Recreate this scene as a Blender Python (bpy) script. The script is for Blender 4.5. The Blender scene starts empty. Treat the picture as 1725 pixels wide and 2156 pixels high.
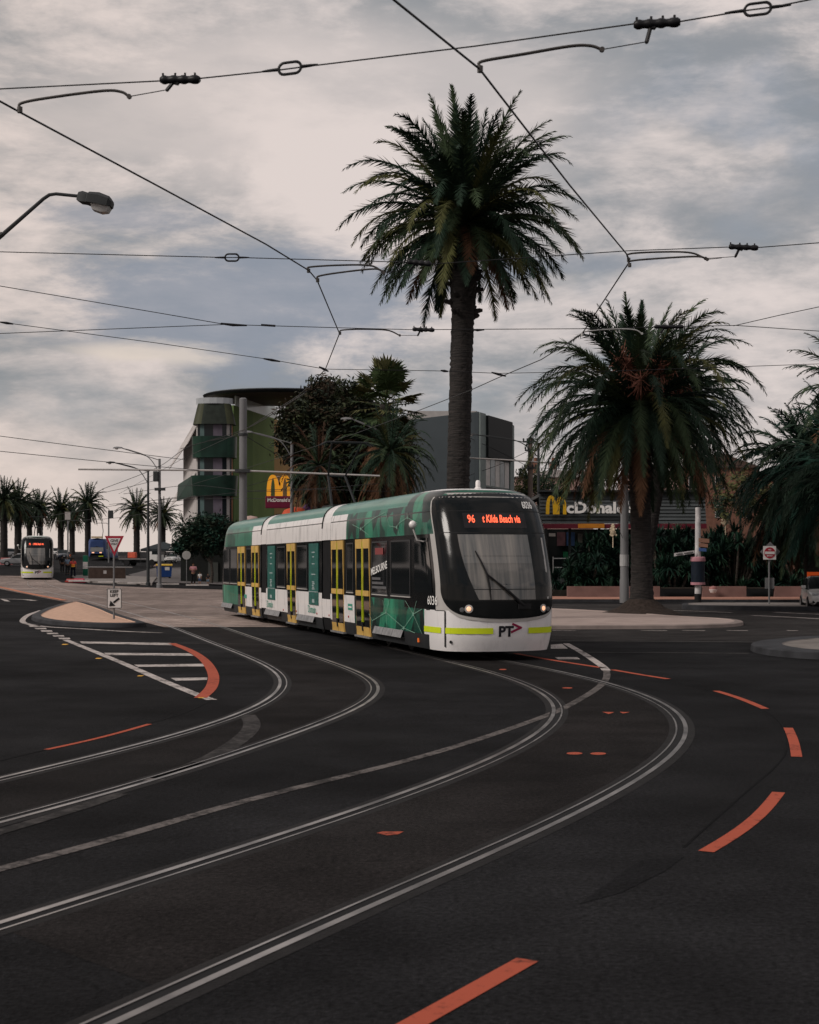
import bpy, bmesh, math, random
from mathutils import Vector, Matrix, noise
random.seed(7)
C = bpy.context.scene.collection
F = 3000.0; CX = 862.5; HZ = 1186.0; CAM = 2.05
PI = math.pi
rad = math.radians

# ---------------------------------------------------------------- terrain
RP = [(-500, 0), (72, 0), (95, .22), (115, .62), (160, 1.1), (210, 1.65), (300, 3.0), (400, 3.2), (9000, 3.2)]
def rise(Y):
    for (a, za), (b, zb) in zip(RP, RP[1:]):
        if Y <= b:
            return za + (zb - za) * (Y - a) / (b - a)
    return RP[-1][1]
def gz(X, Y):
    h = min(1.5, max(0.0, (2 - X) / 32.0))
    r = (rise(Y - 6) + rise(Y) + rise(Y + 6)) / 3
    return r * h
def PX(x, y, Y):                      # a photograph pixel taken to a chosen distance
    return Vector(((x - CX) / F * Y, Y, CAM + (HZ - y) / F * Y))
def G(x, y, dz=0.0):                  # a photograph pixel taken down to the ground
    Y = 4.0
    if y > HZ + 1 and F * CAM / (y - HZ) < 66:
        Y = F * CAM / (y - HZ)
    else:
        Y = 60.0
        while Y < 600:
            p = PX(x, y, Y)
            if p.z <= gz(p.x, p.y): break
            Y += .25
    p = PX(x, y, Y)
    return Vector((p.x, p.y, gz(p.x, p.y) + dz))
def GY(x, Y, dz=0.0):
    X = (x - CX) / F * Y
    return Vector((X, Y, gz(X, Y) + dz))

# ---------------------------------------------------------------- materials
def s2l(c):
    if isinstance(c, str):
        c = [int(c[i:i + 2], 16) / 255 for i in (0, 2, 4)]
        c = [x / 12.92 if x <= .04045 else ((x + .055) / 1.055) ** 2.4 for x in c]
    return tuple(c)
MATS = {}
def mat(name, col, rough=.6, metal=0.0, spec=.2, var=.12, scale=3.0, bump=0.0, bscale=40.0, emit=None, estr=1.0, coat=0.0, stretch=None, ior=1.45):
    if name in MATS: return MATS[name]
    m = bpy.data.materials.new(name); m.use_nodes = True
    nt = m.node_tree; N = nt.nodes; L = nt.links
    b = N['Principled BSDF']
    c = s2l(col)
    b.inputs['Roughness'].default_value = rough
    b.inputs['Metallic'].default_value = metal
    b.inputs['Specular IOR Level'].default_value = spec
    b.inputs['IOR'].default_value = ior
    b.inputs['Coat Weight'].default_value = coat
    b.inputs['Coat Roughness'].default_value = .05
    tc = N.new('ShaderNodeTexCoord'); mp = N.new('ShaderNodeMapping')
    L.new(tc.outputs['Object'], mp.inputs['Vector'])
    if stretch: mp.inputs['Scale'].default_value = stretch
    if var > 0:
        nz = N.new('ShaderNodeTexNoise'); nz.inputs['Scale'].default_value = scale; nz.inputs['Detail'].default_value = 5
        L.new(mp.outputs['Vector'], nz.inputs['Vector'])
        rp = N.new('ShaderNodeValToRGB')
        rp.color_ramp.elements[0].position = .3; rp.color_ramp.elements[1].position = .7
        rp.color_ramp.elements[0].color = (*[x * (1 - var) for x in c], 1)
        rp.color_ramp.elements[1].color = (*[min(1, x * (1 + var)) for x in c], 1)
        L.new(nz.outputs['Fac'], rp.inputs['Fac']); L.new(rp.outputs['Color'], b.inputs['Base Color'])
    else:
        b.inputs['Base Color'].default_value = (*c, 1)
    if bump > 0:
        n2 = N.new('ShaderNodeTexNoise'); n2.inputs['Scale'].default_value = bscale; n2.inputs['Detail'].default_value = 3
        L.new(mp.outputs['Vector'], n2.inputs['Vector'])
        bp = N.new('ShaderNodeBump'); bp.inputs['Strength'].default_value = bump; bp.inputs['Distance'].default_value = .02
        L.new(n2.outputs['Fac'], bp.inputs['Height']); L.new(bp.outputs['Normal'], b.inputs['Normal'])
    if emit is not None:
        b.inputs['Emission Color'].default_value = (*s2l(emit), 1)
        b.inputs['Emission Strength'].default_value = estr
    MATS[name] = m
    return m

def asphalt(name, col, var2=.35, rough=.86):
    m = bpy.data.materials.new(name); m.use_nodes = True
    nt = m.node_tree; N = nt.nodes; L = nt.links; b = N['Principled BSDF']
    c = s2l(col)
    tc = N.new('ShaderNodeTexCoord')
    def nz(scale, detail=4, st=None):
        n = N.new('ShaderNodeTexNoise'); n.inputs['Scale'].default_value = scale; n.inputs['Detail'].default_value = detail
        if st:
            mp = N.new('ShaderNodeMapping'); mp.inputs['Scale'].default_value = st
            L.new(tc.outputs['Object'], mp.inputs['Vector']); L.new(mp.outputs['Vector'], n.inputs['Vector'])
        else: L.new(tc.outputs['Object'], n.inputs['Vector'])
        return n.outputs['Fac']
    def ramp(f, p0, p1, v0, v1):
        r = N.new('ShaderNodeMapRange'); r.inputs['From Min'].default_value = p0; r.inputs['From Max'].default_value = p1
        r.inputs['To Min'].default_value = v0; r.inputs['To Max'].default_value = v1; L.new(f, r.inputs['Value']); return r.outputs['Result']
    def mul(a, b_):
        n = N.new('ShaderNodeMath'); n.operation = 'MULTIPLY'; L.new(a, n.inputs[0]); L.new(b_, n.inputs[1]); return n.outputs[0]
    big = ramp(nz(.16, 3), .35, .65, 1 - var2, 1 + var2)
    mid = ramp(nz(1.1, 7), .3, .7, .68, 1.36)
    fine = ramp(nz(26, 4), .32, .72, .5, 1.6)
    grain = ramp(nz(75, 2), .60, .72, 1.0, 2.6)
    vor = N.new('ShaderNodeTexVoronoi'); vor.feature = 'DISTANCE_TO_EDGE'; vor.inputs['Scale'].default_value = .33
    ws = N.new('ShaderNodeTexNoise'); ws.inputs['Scale'].default_value = 1.2; ws.inputs['Detail'].default_value = 5
    L.new(tc.outputs['Object'], ws.inputs['Vector'])
    mx = N.new('ShaderNodeMix'); mx.data_type = 'VECTOR'; mx.inputs['Factor'].default_value = .55
    L.new(tc.outputs['Object'], mx.inputs[4]); L.new(ws.outputs['Color'], mx.inputs[5]); L.new(mx.outputs[1], vor.inputs['Vector'])
    crack = ramp(vor.outputs['Distance'], .0, .004, .62, 1.0)
    # patched lanes: large irregular areas of older and newer surfacing
    vp = N.new('ShaderNodeTexVoronoi'); vp.inputs['Scale'].default_value = .11; L.new(mx.outputs[1], vp.inputs['Vector'])
    sc_ = N.new('ShaderNodeSeparateColor'); L.new(vp.outputs['Color'], sc_.inputs[0])
    patchy = ramp(sc_.outputs[0], 0, 1, .74, 1.28)
    spots = ramp(nz(3.2, 3), .66, .74, 1.0, .62)
    val = mul(mul(mul(mul(big, mid), mul(fine, grain)), crack), mul(patchy, spots))
    mc = N.new('ShaderNodeMix'); mc.data_type = 'RGBA'; mc.blend_type = 'MULTIPLY'; mc.inputs['Factor'].default_value = 1
    mc.inputs[6].default_value = (*c, 1); L.new(val, mc.inputs[7]); L.new(mc.outputs[2], b.inputs['Base Color'])
    L.new(ramp(nz(.5, 4), .3, .7, rough - .1, rough + .12), b.inputs['Roughness'])
    b.inputs['Specular IOR Level'].default_value = .06
    bp = N.new('ShaderNodeBump'); bp.inputs['Strength'].default_value = .8; bp.inputs['Distance'].default_value = .012
    L.new(nz(45, 4), bp.inputs['Height']); L.new(bp.outputs['Normal'], b.inputs['Normal'])
    return m

def paint(name, col, worn, scale=14.0, under=(.02, .019, .019)):      # road paint with worn holes
    m = bpy.data.materials.new(name); m.use_nodes = True
    nt = m.node_tree; N = nt.nodes; L = nt.links; b = N['Principled BSDF']
    tc = N.new('ShaderNodeTexCoord'); n = N.new('ShaderNodeTexNoise'); n.inputs['Scale'].default_value = scale; n.inputs['Detail'].default_value = 8
    n.inputs['Roughness'].default_value = .75
    L.new(tc.outputs['Object'], n.inputs['Vector'])
    r = N.new('ShaderNodeValToRGB'); r.color_ramp.elements[0].position = worn - .06; r.color_ramp.elements[1].position = worn + .12
    c = s2l(col)
    r.color_ramp.elements[0].color = (*[u * .5 + v * .12 for u, v in zip(under, c)], 1); r.color_ramp.elements[1].color = (*c, 1)
    n2 = N.new('ShaderNodeTexNoise'); n2.inputs['Scale'].default_value = 2.2; n2.inputs['Detail'].default_value = 4; L.new(tc.outputs['Object'], n2.inputs['Vector'])
    ad = N.new('ShaderNodeMath'); ad.operation = 'MULTIPLY_ADD'; ad.inputs[1].default_value = .55; ad.inputs[2].default_value = -.275; L.new(n2.outputs['Fac'], ad.inputs[0])
    a2 = N.new('ShaderNodeMath'); a2.operation = 'ADD'; L.new(n.outputs['Fac'], a2.inputs[0]); L.new(ad.outputs[0], a2.inputs[1])
    L.new(a2.outputs[0], r.inputs['Fac']); L.new(r.outputs['Color'], b.inputs['Base Color'])
    b.inputs['Roughness'].default_value = .8; b.inputs['Specular IOR Level'].default_value = .1
    return m

def leafmat(name, col, var=.35, rough=.55):
    m = mat(name, col, rough=rough, var=var, scale=1.3, spec=.1)
    return m

# ---------------------------------------------------------------- mesh builder
def catmull(pts, n=8, closed=False):
    pts = [Vector(p) for p in pts]
    if len(pts) < 3: return pts
    out = []
    m = len(pts)
    rng = range(m if closed else m - 1)
    for i in rng:
        p1 = pts[i]; p2 = pts[(i + 1) % m]
        p0 = pts[i - 1] if (i > 0 or closed) else p1 * 2 - p2
        p3 = pts[(i + 2) % m] if (i + 2 < m or closed) else p2 * 2 - p1
        for k in range(n):
            t = k / n
            out.append(.5 * ((2 * p1) + (p2 - p0) * t + (2 * p0 - 5 * p1 + 4 * p2 - p3) * t * t + (3 * p1 - p0 - 3 * p2 + p3) * t ** 3))
    if not closed: out.append(pts[-1])
    return out

class MB:
    def __init__(s): s.v = []; s.f = []; s.m = []
    def face(s, pts, mi=0):
        k = len(s.v); s.v += [Vector(p) for p in pts]; s.f.append(tuple(range(k, k + len(pts)))); s.m.append(mi)
    def grid(s, rows, mi=0, closed=False):
        k = len(s.v); w = len(rows[0])
        for r in rows: s.v += [Vector(p) for p in r]
        for i in range(len(rows) - 1):
            for j in range(w if closed else w - 1):
                j2 = (j + 1) % w
                s.f.append((k + i * w + j, k + i * w + j2, k + (i + 1) * w + j2, k + (i + 1) * w + j))
                s.m.append(mi(i, j) if callable(mi) else mi)
    def box(s, c, sz, mi=0, M=None, taper=1.0):
        c = Vector(c); x, y, z = sz[0] / 2, sz[1] / 2, sz[2] / 2
        P = [Vector((a * x * (taper if d > 0 else 1), b * y * (taper if d > 0 else 1), d * z)) for d in (-1, 1) for a, b in ((-1, -1), (1, -1), (1, 1), (-1, 1))]
        if M is not None: P = [M @ p for p in P]
        k = len(s.v); s.v += [c + p for p in P]
        for f in ((3, 2, 1, 0), (4, 5, 6, 7), (0, 1, 5, 4), (1, 2, 6, 5), (2, 3, 7, 6), (3, 0, 4, 7)):
            s.f.append(tuple(k + i for i in f)); s.m.append(mi)
    def rbox(s, c, sz, mi=0, bev=.02, M=None):          # box with bevelled edges
        bm = bmesh.new(); bmesh.ops.create_cube(bm, size=1)
        for v in bm.verts: v.co = Vector((v.co.x * sz[0], v.co.y * sz[1], v.co.z * sz[2]))
        bmesh.ops.bevel(bm, geom=bm.edges[:], offset=bev, segments=2, affect='EDGES', profile=.5)
        k = len(s.v)
        bm.verts.index_update()
        for v in bm.verts: s.v.append(Vector(c) + (M @ v.co if M is not None else v.co))
        for f in bm.faces: s.f.append(tuple(k + v.index for v in f.verts)); s.m.append(mi)
        bm.free()
    def tube(s, pts, r, n=8, mi=0, caps=True):
        pts = [Vector(p) for p in pts]
        rs = r if isinstance(r, (list, tuple)) else [r] * len(pts)
        rows = []; up = None
        for i, p in enumerate(pts):
            d = (pts[min(i + 1, len(pts) - 1)] - pts[max(i - 1, 0)])
            if d.length < 1e-9: d = Vector((0, 0, 1))
            d.normalize()
            if up is None: up = d.orthogonal().normalized()
            up = (up - d * up.dot(d))
            up = up.normalized() if up.length > 1e-6 else d.orthogonal().normalized()
            b = d.cross(up)
            rows.append([p + (up * math.cos(2 * PI * j / n) + b * math.sin(2 * PI * j / n)) * rs[i] for j in range(n)])
        s.grid(rows, mi, closed=True)
        if caps:
            s.face(rows[0][::-1], mi); s.face(rows[-1], mi)
    def lathe(s, prof, c=(0, 0, 0), n=16, mi=0, M=None):
        c = Vector(c); rows = []
        for r, z in prof:
            row = [Vector((r * math.cos(2 * PI * j / n), r * math.sin(2 * PI * j / n), z)) for j in range(n)]
            rows.append([c + (M @ p if M is not None else p) for p in row])
        s.grid(rows, mi, closed=True)
        s.face(rows[0][::-1], mi); s.face(rows[-1], mi)
    def prism(s, poly, vec, mi=0, mi_side=None):
        poly = [Vector(p) for p in poly]; vec = Vector(vec)
        s.face(poly[::-1], mi); s.face([p + vec for p in poly], mi)
        n = len(poly)
        for i in range(n):
            a, b = poly[i], poly[(i + 1) % n]
            s.face([a, b, b + vec, a + vec], mi if mi_side is None else mi_side)
    def build(s, name, mats, parent=None, loc=None, world=False, smooth=False, angle=40, merge=False):
        me = bpy.data.meshes.new(name)
        off = Vector((0, 0, 0))
        if loc is not None: off = Vector(loc)
        if world and parent is not None: off = Vector(parent.get('_base', parent.location))
        me.from_pydata([v - off for v in s.v], [], s.f)
        if not isinstance(mats, (list, tuple)): mats = [mats]
        for m in mats: me.materials.append(m)
        me.polygons.foreach_set('material_index', s.m)
        if merge or smooth:
            bm = bmesh.new(); bm.from_mesh(me)
            bmesh.ops.remove_doubles(bm, verts=bm.verts[:], dist=.0004)
            bmesh.ops.recalc_face_normals(bm, faces=bm.faces[:])
            if smooth:
                for f in bm.faces: f.smooth = True
                for e in bm.edges:
                    if len(e.link_faces) == 2 and e.calc_face_angle(0) > rad(angle): e.smooth = False
            bm.to_mesh(me); bm.free()
        me.update()
        o = bpy.data.objects.new(name, me); C.objects.link(o)
        if loc is not None: o.location = Vector(loc)
        if parent is not None: o.parent = parent
        return o

def tag(o, label=None, cat=None, group=None, kind=None):
    if label: o['label'] = label
    if cat: o['category'] = cat
    if group: o['group'] = group
    if kind: o['kind'] = kind
    return o
def thing(name, label, cat, loc=(0, 0, 0), rz=0.0, group=None):
    o = bpy.data.objects.new(name, None); C.objects.link(o)
    o.empty_display_size = .3
    o.location = Vector(loc); o.rotation_euler = (0, 0, rz)
    return tag(o, label, cat, group)
def copy_thing(root, loc, rz, label, group=None, scale=None):
    r = root.copy(); C.objects.link(r); r.location = Vector(loc); r.rotation_euler = (0, 0, rz)
    r['label'] = label
    if group: r['group'] = group
    if scale: r.scale = scale
    for ch in list(root.children):
        c = ch.copy(); C.objects.link(c); c.parent = r
        for g in list(ch.children):
            d = g.copy(); C.objects.link(d); d.parent = c
    return r
def structure(o, label): return tag(o, label, None, None, 'structure')

def text2d(body, size, shear=0.0, bold=0.0, space=1.0):
    """flat lettering: a list of 2-D points and faces, centred"""
    cu = bpy.data.curves.new('txt', 'FONT'); cu.body = body; cu.size = size; cu.shear = shear; cu.offset = bold
    cu.space_character = space; cu.align_x = 'CENTER'; cu.align_y = 'CENTER'; cu.resolution_u = 3
    ob = bpy.data.objects.new('txt', cu); C.objects.link(ob)
    bpy.context.view_layer.update()
    me = bpy.data.meshes.new_from_object(ob.evaluated_get(bpy.context.evaluated_depsgraph_get()))
    v = [Vector((p.co.x, p.co.y)) for p in me.vertices]; f = [tuple(p.vertices) for p in me.polygons]
    bpy.data.objects.remove(ob); bpy.data.curves.remove(cu); bpy.data.meshes.remove(me)
    return v, f
def text_mb(body, size, fn, mi=0, **kw):
    """lettering carried onto a surface by fn(x, y)"""
    mb = MB(); v, f = text2d(body, size, **kw)
    mb.v = [Vector(fn(p.x, p.y)) for p in v]; mb.f = f; mb.m = [mi] * len(f)
    return mb

def drape(name, poly, m, dz, label=None, cuts=0, kind='structure'):
    """a flat sheet laid on the ground"""
    bm = bmesh.new()
    vs = [bm.verts.new((p[0], p[1], 0)) for p in poly]
    f = bm.faces.new(vs)
    bmesh.ops.triangulate(bm, faces=[f])
    if cuts:
        for _ in range(12):
            es = [e for e in bm.edges if e.calc_length() > cuts]
            if not es: break
            bmesh.ops.subdivide_edges(bm, edges=es, cuts=1)
            bmesh.ops.triangulate(bm, faces=bm.faces[:])
    for v in bm.verts: v.co.z = gz(v.co.x, v.co.y) + dz
    bmesh.ops.recalc_face_normals(bm, faces=bm.faces[:])
    for f in bm.faces:
        if f.normal.z < 0: f.normal_flip()
    me = bpy.data.meshes.new(name); bm.to_mesh(me); bm.free(); me.materials.append(m)
    o = bpy.data.objects.new(name, me); C.objects.link(o)
    if kind: structure(o, label)
    return o

def ribbon(pts, offs, dz=0.0):
    """rows of points running beside a line on the ground, at the given offsets to its left"""
    rows = []
    for i, p in enumerate(pts):
        d = pts[min(i + 1, len(pts) - 1)] - pts[max(i - 1, 0)]; d.z = 0; d.normalize()
        n = Vector((-d.y, d.x, 0))
        rows.append([Vector((p.x + n.x * o, p.y + n.y * o, gz(p.x, p.y) + z + dz)) for o, z in offs])
    return rows
def resample(pts, step):
    out = [pts[0]]; acc = 0
    for a, b in zip(pts, pts[1:]):
        L = (b - a).length
        if L < 1e-6: continue
        d = step - acc
        while d <= L:
            out.append(a + (b - a) * (d / L)); d += step
        acc = (acc + L) % step if L + acc >= step else acc + L
    out.append(pts[-1])
    return out
def resample(pts, step):
    cum = [0.0]
    for a, b in zip(pts, pts[1:]): cum.append(cum[-1] + (b - a).length)
    n = max(2, int(cum[-1] / step)); out = []; j = 0
    for i in range(n + 1):
        t = cum[-1] * i / n
        while j < len(pts) - 2 and cum[j + 1] < t: j += 1
        L = cum[j + 1] - cum[j]
        out.append(pts[j].lerp(pts[j + 1], (t - cum[j]) / L if L > 1e-9 else 0))
    return out
def smooth_line(px, step=.35, it=60):
    p = resample(catmull([G(*q) for q in px], 10), step)
    for _ in range(it):
        p = [p[0]] + [(p[i - 1] + p[i] * 2 + p[i + 1]) / 4 for i in range(1, len(p) - 1)] + [p[-1]]
    return p

# ---------------------------------------------------------------- camera
cam = bpy.data.cameras.new('camera'); camo = bpy.data.objects.new('camera', cam); C.objects.link(camo)
cam.sensor_fit = 'HORIZONTAL'; cam.sensor_width = 36; cam.lens = 36 * F / 1725
cam.shift_y = (HZ - 1078) / 1725
cam.clip_start = .1; cam.clip_end = 9000
camo.location = (0, 0, CAM); camo.rotation_euler = (rad(90), 0, 0)
cam.dof.use_dof = True; cam.dof.focus_distance = 29.5; cam.dof.aperture_fstop = 6.3
bpy.context.scene.camera = camo

# ---------------------------------------------------------------- sky and sun
SUN_EL, SUN_AZ = rad(38), rad(-118)        # azimuth measured from the view direction, clockwise
w = bpy.data.worlds.new("World"); bpy.context.scene.world = w; w.use_nodes = True
nt = w.node_tree; N = nt.nodes; L = nt.links
for n in list(N): N.remove(n)
out = N.new('ShaderNodeOutputWorld'); bg = N.new('ShaderNodeBackground'); L.new(bg.outputs[0], out.inputs[0])
bg.inputs['Strength'].default_value = .1
sky = N.new('ShaderNodeTexSky'); sky.sky_type = 'NISHITA'; sky.sun_disc = False
sky.sun_elevation = SUN_EL; sky.sun_rotation = SUN_AZ; sky.air_density = 1.2; sky.dust_density = 2.5
tc = N.new('ShaderNodeTexCoord')
sep = N.new('ShaderNodeSeparateXYZ'); L.new(tc.outputs['Generated'], sep.inputs[0])
def math_(op, a, b=None, clamp=False):
    n = N.new('ShaderNodeMath'); n.operation = op; n.use_clamp = clamp
    for i, x in enumerate((a, b)):
        if x is None: continue
        if isinstance(x, (int, float)): n.inputs[i].default_value = x
        else: L.new(x, n.inputs[i])
    return n.outputs[0]
def rng(f, a, b, c=0.0, d=1.0, smooth=True):
    r = N.new('ShaderNodeMapRange'); r.interpolation_type = 'SMOOTHSTEP' if smooth else 'LINEAR'
    r.inputs['From Min'].default_value = a; r.inputs['From Max'].default_value = b
    r.inputs['To Min'].default_value = c; r.inputs['To Max'].default_value = d
    L.new(f, r.inputs['Value']); return r.outputs['Result']
dz_ = math_('MAXIMUM', sep.outputs['Z'], 0.0); dzp = math_('ADD', dz_, .42)
# cloud layer: the view direction carried up to a flat sheet overhead
u = math_('DIVIDE', sep.outputs['X'], dzp); v_ = math_('DIVIDE', sep.outputs['Y'], dzp)
cmb = N.new('ShaderNodeCombineXYZ'); L.new(u, cmb.inputs[0]); L.new(v_, cmb.inputs[1])
def cloudnoise(scale, loc, rot, st, detail, dist, rough=.55):
    mp = N.new('ShaderNodeMapping'); mp.inputs['Location'].default_value = loc; mp.inputs['Rotation'].default_value = (0, 0, rot); mp.inputs['Scale'].default_value = st
    L.new(cmb.outputs[0], mp.inputs['Vector'])
    n = N.new('ShaderNodeTexNoise'); n.inputs['Scale'].default_value = scale; n.inputs['Detail'].default_value = detail
    n.inputs['Roughness'].default_value = rough; n.inputs['Distortion'].default_value = dist
    L.new(mp.outputs[0], n.inputs['Vector']); return n.outputs['Fac']
def mixc(f, a, b):
    n = N.new('ShaderNodeMix'); n.data_type = 'RGBA'
    if isinstance(f, (int, float)): n.inputs[0].default_value = f
    else: L.new(f, n.inputs[0])
    for i, x in ((6, a), (7, b)):
        if isinstance(x, tuple): n.inputs[i].default_value = (*x, 1)
        else: L.new(x, n.inputs[i])
    return n.outputs[2]
n1 = cloudnoise(2.3, (3.1, 1.7, 0), rad(25), (1, 1, 1), 6, .25, .5)
n3 = cloudnoise(.9, (1.2, 5.0, 0), 0, (1, 1, 1), 2, 0)
def dirnoise(scale, st, loc, detail, rough, dist, rot=0.0):
    mp = N.new('ShaderNodeMapping'); mp.inputs['Location'].default_value = loc; mp.inputs['Scale'].default_value = st; mp.inputs['Rotation'].default_value = (0, rot, 0)
    L.new(tc.outputs['Generated'], mp.inputs['Vector'])
    n = N.new('ShaderNodeTexNoise'); n.inputs['Scale'].default_value = scale; n.inputs['Detail'].default_value = detail
    n.inputs['Roughness'].default_value = rough; n.inputs['Distortion'].default_value = dist
    L.new(mp.outputs[0], n.inputs['Vector']); return n.outputs['Fac']
n2 = dirnoise(7.0, (.8, .8, 2.1), (2.3, 1.1, .4), 9, .61, .3, rad(14))
n4 = dirnoise(18.0, (.7, .7, 2.4), (5.3, 4.1, 2.4), 8, .66, .2, rad(-10))
dens = math_('ADD', math_('ADD', math_('MULTIPLY', n1, .42), math_('MULTIPLY', n2, .40)), math_('MULTIPLY', n4, .18))
K = 8.3
bright = tuple(K * x for x in s2l('dacfcb')); grey = tuple(K * x for x in s2l('888d92')); blue = tuple(K * x for x in s2l('8c929d'))
low = tuple(K * x for x in s2l('d9ccc5'))
body = mixc(rng(dens, .42, .585), grey, bright)
# thinner, bluer gaps between the banks of cloud
gap = math_('MULTIPLY', rng(n1, .47, .36), rng(n3, .62, .38))
skyd = mixc(.75, sky.outputs[0], blue)
body = mixc(math_('MULTIPLY', gap, .85), body, skyd)
# a bank of blue-grey cloud low in the west (ahead and to the left) with a ragged rim
def bank(dx, dy, dz, wx, wz, amt, col, base):
    ax = math_('DIVIDE', math_('SUBTRACT', sep.outputs['X'], dx), wx); az = math_('DIVIDE', math_('SUBTRACT', sep.outputs['Z'], dz), wz)
    d = math_('SQRT', math_('ADD', math_('MULTIPLY', ax, ax), math_('MULTIPLY', az, az)))
    d = math_('ADD', d, math_('MULTIPLY', math_('ADD', math_('SUBTRACT', n2, .5), math_('MULTIPLY', math_('SUBTRACT', n4, .5), .5)), 3.0))
    ahead = rng(sep.outputs['Y'], .2, .6)
    return mixc(math_('MULTIPLY', math_('MULTIPLY', rng(d, 1.15, .35), ahead), amt), base, col)
body = bank(-.13, 1, .175, .17, .048, .8, tuple(K * x for x in s2l('8b93a1')), body)
body = bank(-.20, 1, .232, .09, .014, .7, tuple(K * x for x in s2l('8d939f')), body)
body = bank(.13, 1, .205, .07, .008, .55, tuple(K * x for x in s2l('8c929d')), body)
body = bank(.30, 1, .36, .22, .07, .7, tuple(K * x for x in s2l('8f9297')), body)
body = bank(.24, 1, .24, .13, .035, .5, tuple(K * x for x in s2l('94969b')), body)
body = bank(-.22, 1, .41, .2, .03, .5, tuple(K * x for x in s2l('98938f')), body)
body = bank(-.05, 1, .30, .22, .05, .6, bright, body)
body = bank(-.19, 1, .142, .06, .010, .8, tuple(K * x for x in s2l('d9cec4')), body)
# brighter, hazier towards the horizon
body = mixc(rng(sep.outputs['Z'], .13, -.01), body, low)
warm = mixc(rng(sep.outputs['X'], .05, -.55), (1, 1, 1), (1.06, 1.0, .94))
mm = N.new('ShaderNodeMix'); mm.data_type = 'RGBA'; mm.blend_type = 'MULTIPLY'; mm.inputs[0].default_value = 1
L.new(body, mm.inputs[6]); L.new(warm, mm.inputs[7])
L.new(mm.outputs[2], bg.inputs['Color'])

sl = bpy.data.lights.new('sun', 'SUN'); sl.energy = 1.75; sl.angle = rad(18); sl.color = (1, .93, .86)
so = bpy.data.objects.new('sun', sl); C.objects.link(so)
sd = Vector((math.sin(SUN_AZ) * math.cos(SUN_EL), math.cos(SUN_AZ) * math.cos(SUN_EL), math.sin(SUN_EL)))
so.rotation_euler = sd.to_track_quat('Z', 'Y').to_euler()
sc = bpy.context.scene
sc.view_settings.view_transform = 'Standard'; sc.view_settings.look = 'None'; sc.view_settings.exposure = .32; sc.view_settings.gamma = 1
sc.cycles.max_bounces = 6; sc.cycles.transparent_max_bounces = 8

# ---------------------------------------------------------------- ground
A_MAIN = asphalt('asphalt', (.0098, .0097, .0106), .40)
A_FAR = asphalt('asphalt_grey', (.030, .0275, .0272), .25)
CONC = asphalt('track_concrete', (.215, .172, .155), .18, .9)
xs = [-2500, -900, -400, -220, -150] + [-120 + 3 * i for i in range(61)] + [80, 120, 250, 600, 2500]
ys = [-60, -20, 0, 10, 20, 30, 40, 50, 60] + [64 + 4 * i for i in range(92)] + [480, 600, 1000, 2500, 6000]
mb = MB(); mb.grid([[(x, y, gz(x, y)) for x in xs] for y in ys], lambda i, j: 0)
g = mb.build('ground', A_MAIN, smooth=True, angle=180); structure(g, 'dark grey asphalt of the wide road junction')

def poly(px, name, m, dz, label, cuts=0): return drape(name, [G(x, y) for x, y in px], m, dz, label, cuts)
poly([(345, 1321), (520, 1320.5), (690, 1321), (690, 1275), (640, 1262), (560, 1250), (470, 1242), (330, 1238), (200, 1232), (130, 1227), (104, 1214), (45, 1213), (-60, 1212), (-60, 1228), (0, 1240), (60, 1252), (156, 1271), (256, 1297), (306, 1311)],
     'tram_lane', CONC, .008, 'pale pinkish concrete bed of the tram tracks in front of the street', 4)
# lighter asphalt of the side street on the right
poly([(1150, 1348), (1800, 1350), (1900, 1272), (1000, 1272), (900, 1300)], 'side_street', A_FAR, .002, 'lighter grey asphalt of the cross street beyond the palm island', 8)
poly([(560, 1236), (320, 1228), (270, 1212), (330, 1196), (480, 1196)], 'pavement', mat('paving_grey', (.11, .1, .1), rough=.85, var=.2, scale=1.0, bump=.2), .09, 'grey pavement corner below the green apartment building', 5)

# rails: a polished head, a dark groove and a narrow lip, let into the road
STEEL = mat('rail_steel', (.36, .335, .32), rough=.36, metal=1, var=.6, scale=1.6, stretch=(1, 1, 1))
GROOVE = mat('rail_groove', (.012, .012, .013), rough=.9, var=.2)
SETT = mat('rail_bed', (.0125, .0115, .0118), rough=.8, var=.35, scale=5, bump=.4)
def rail(px, label, lip_left):
    p = smooth_line(px)
    s = -1 if lip_left else 1
    prof = [(-.16, .0022), (-.078, .005), (-.074, .0095), (-.022, .0095), (-.018, -.02), (.05, -.02), (.054, .009), (.074, .009), (.078, .005), (.15, .0022)]
    rows = ribbon(p, [(o * s, z) for o, z in prof])
    mi = [2, 2, 0, 1, 1, 1, 0, 2, 2]
    rows2 = [[v for v in r] for r in rows]
    # the groove floor lies above the road sheet so that it is not buried
    for r in rows2:
        for k in (4, 5): r[k].z += .0235
    m = MB(); m.grid(rows2, lambda i, j: mi[j])
    return structure(m.build('tram_rail', [STEEL, GROOVE, SETT], smooth=True, angle=30), label)
RA = [(-160, 1680), (0, 1640), (250, 1585), (400, 1544), (500, 1511), (565, 1484), (600, 1454), (606, 1436), (594, 1419), (560, 1399), (500, 1374), (440, 1351), (380, 1327), (320, 1305), (250, 1284), (170, 1262), (100, 1246), (62, 1234), (60, 1224)]
RB = [(-160, 1772), (0, 1736), (150, 1694), (300, 1652), (450, 1604), (600, 1551), (700, 1516), (770, 1486), (803, 1461), (807, 1449), (795, 1434), (750, 1414), (650, 1379), (550, 1349), (475, 1323), (400, 1301), (300, 1277), (200, 1255), (130, 1240), (98, 1230), (94, 1222)]
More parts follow.
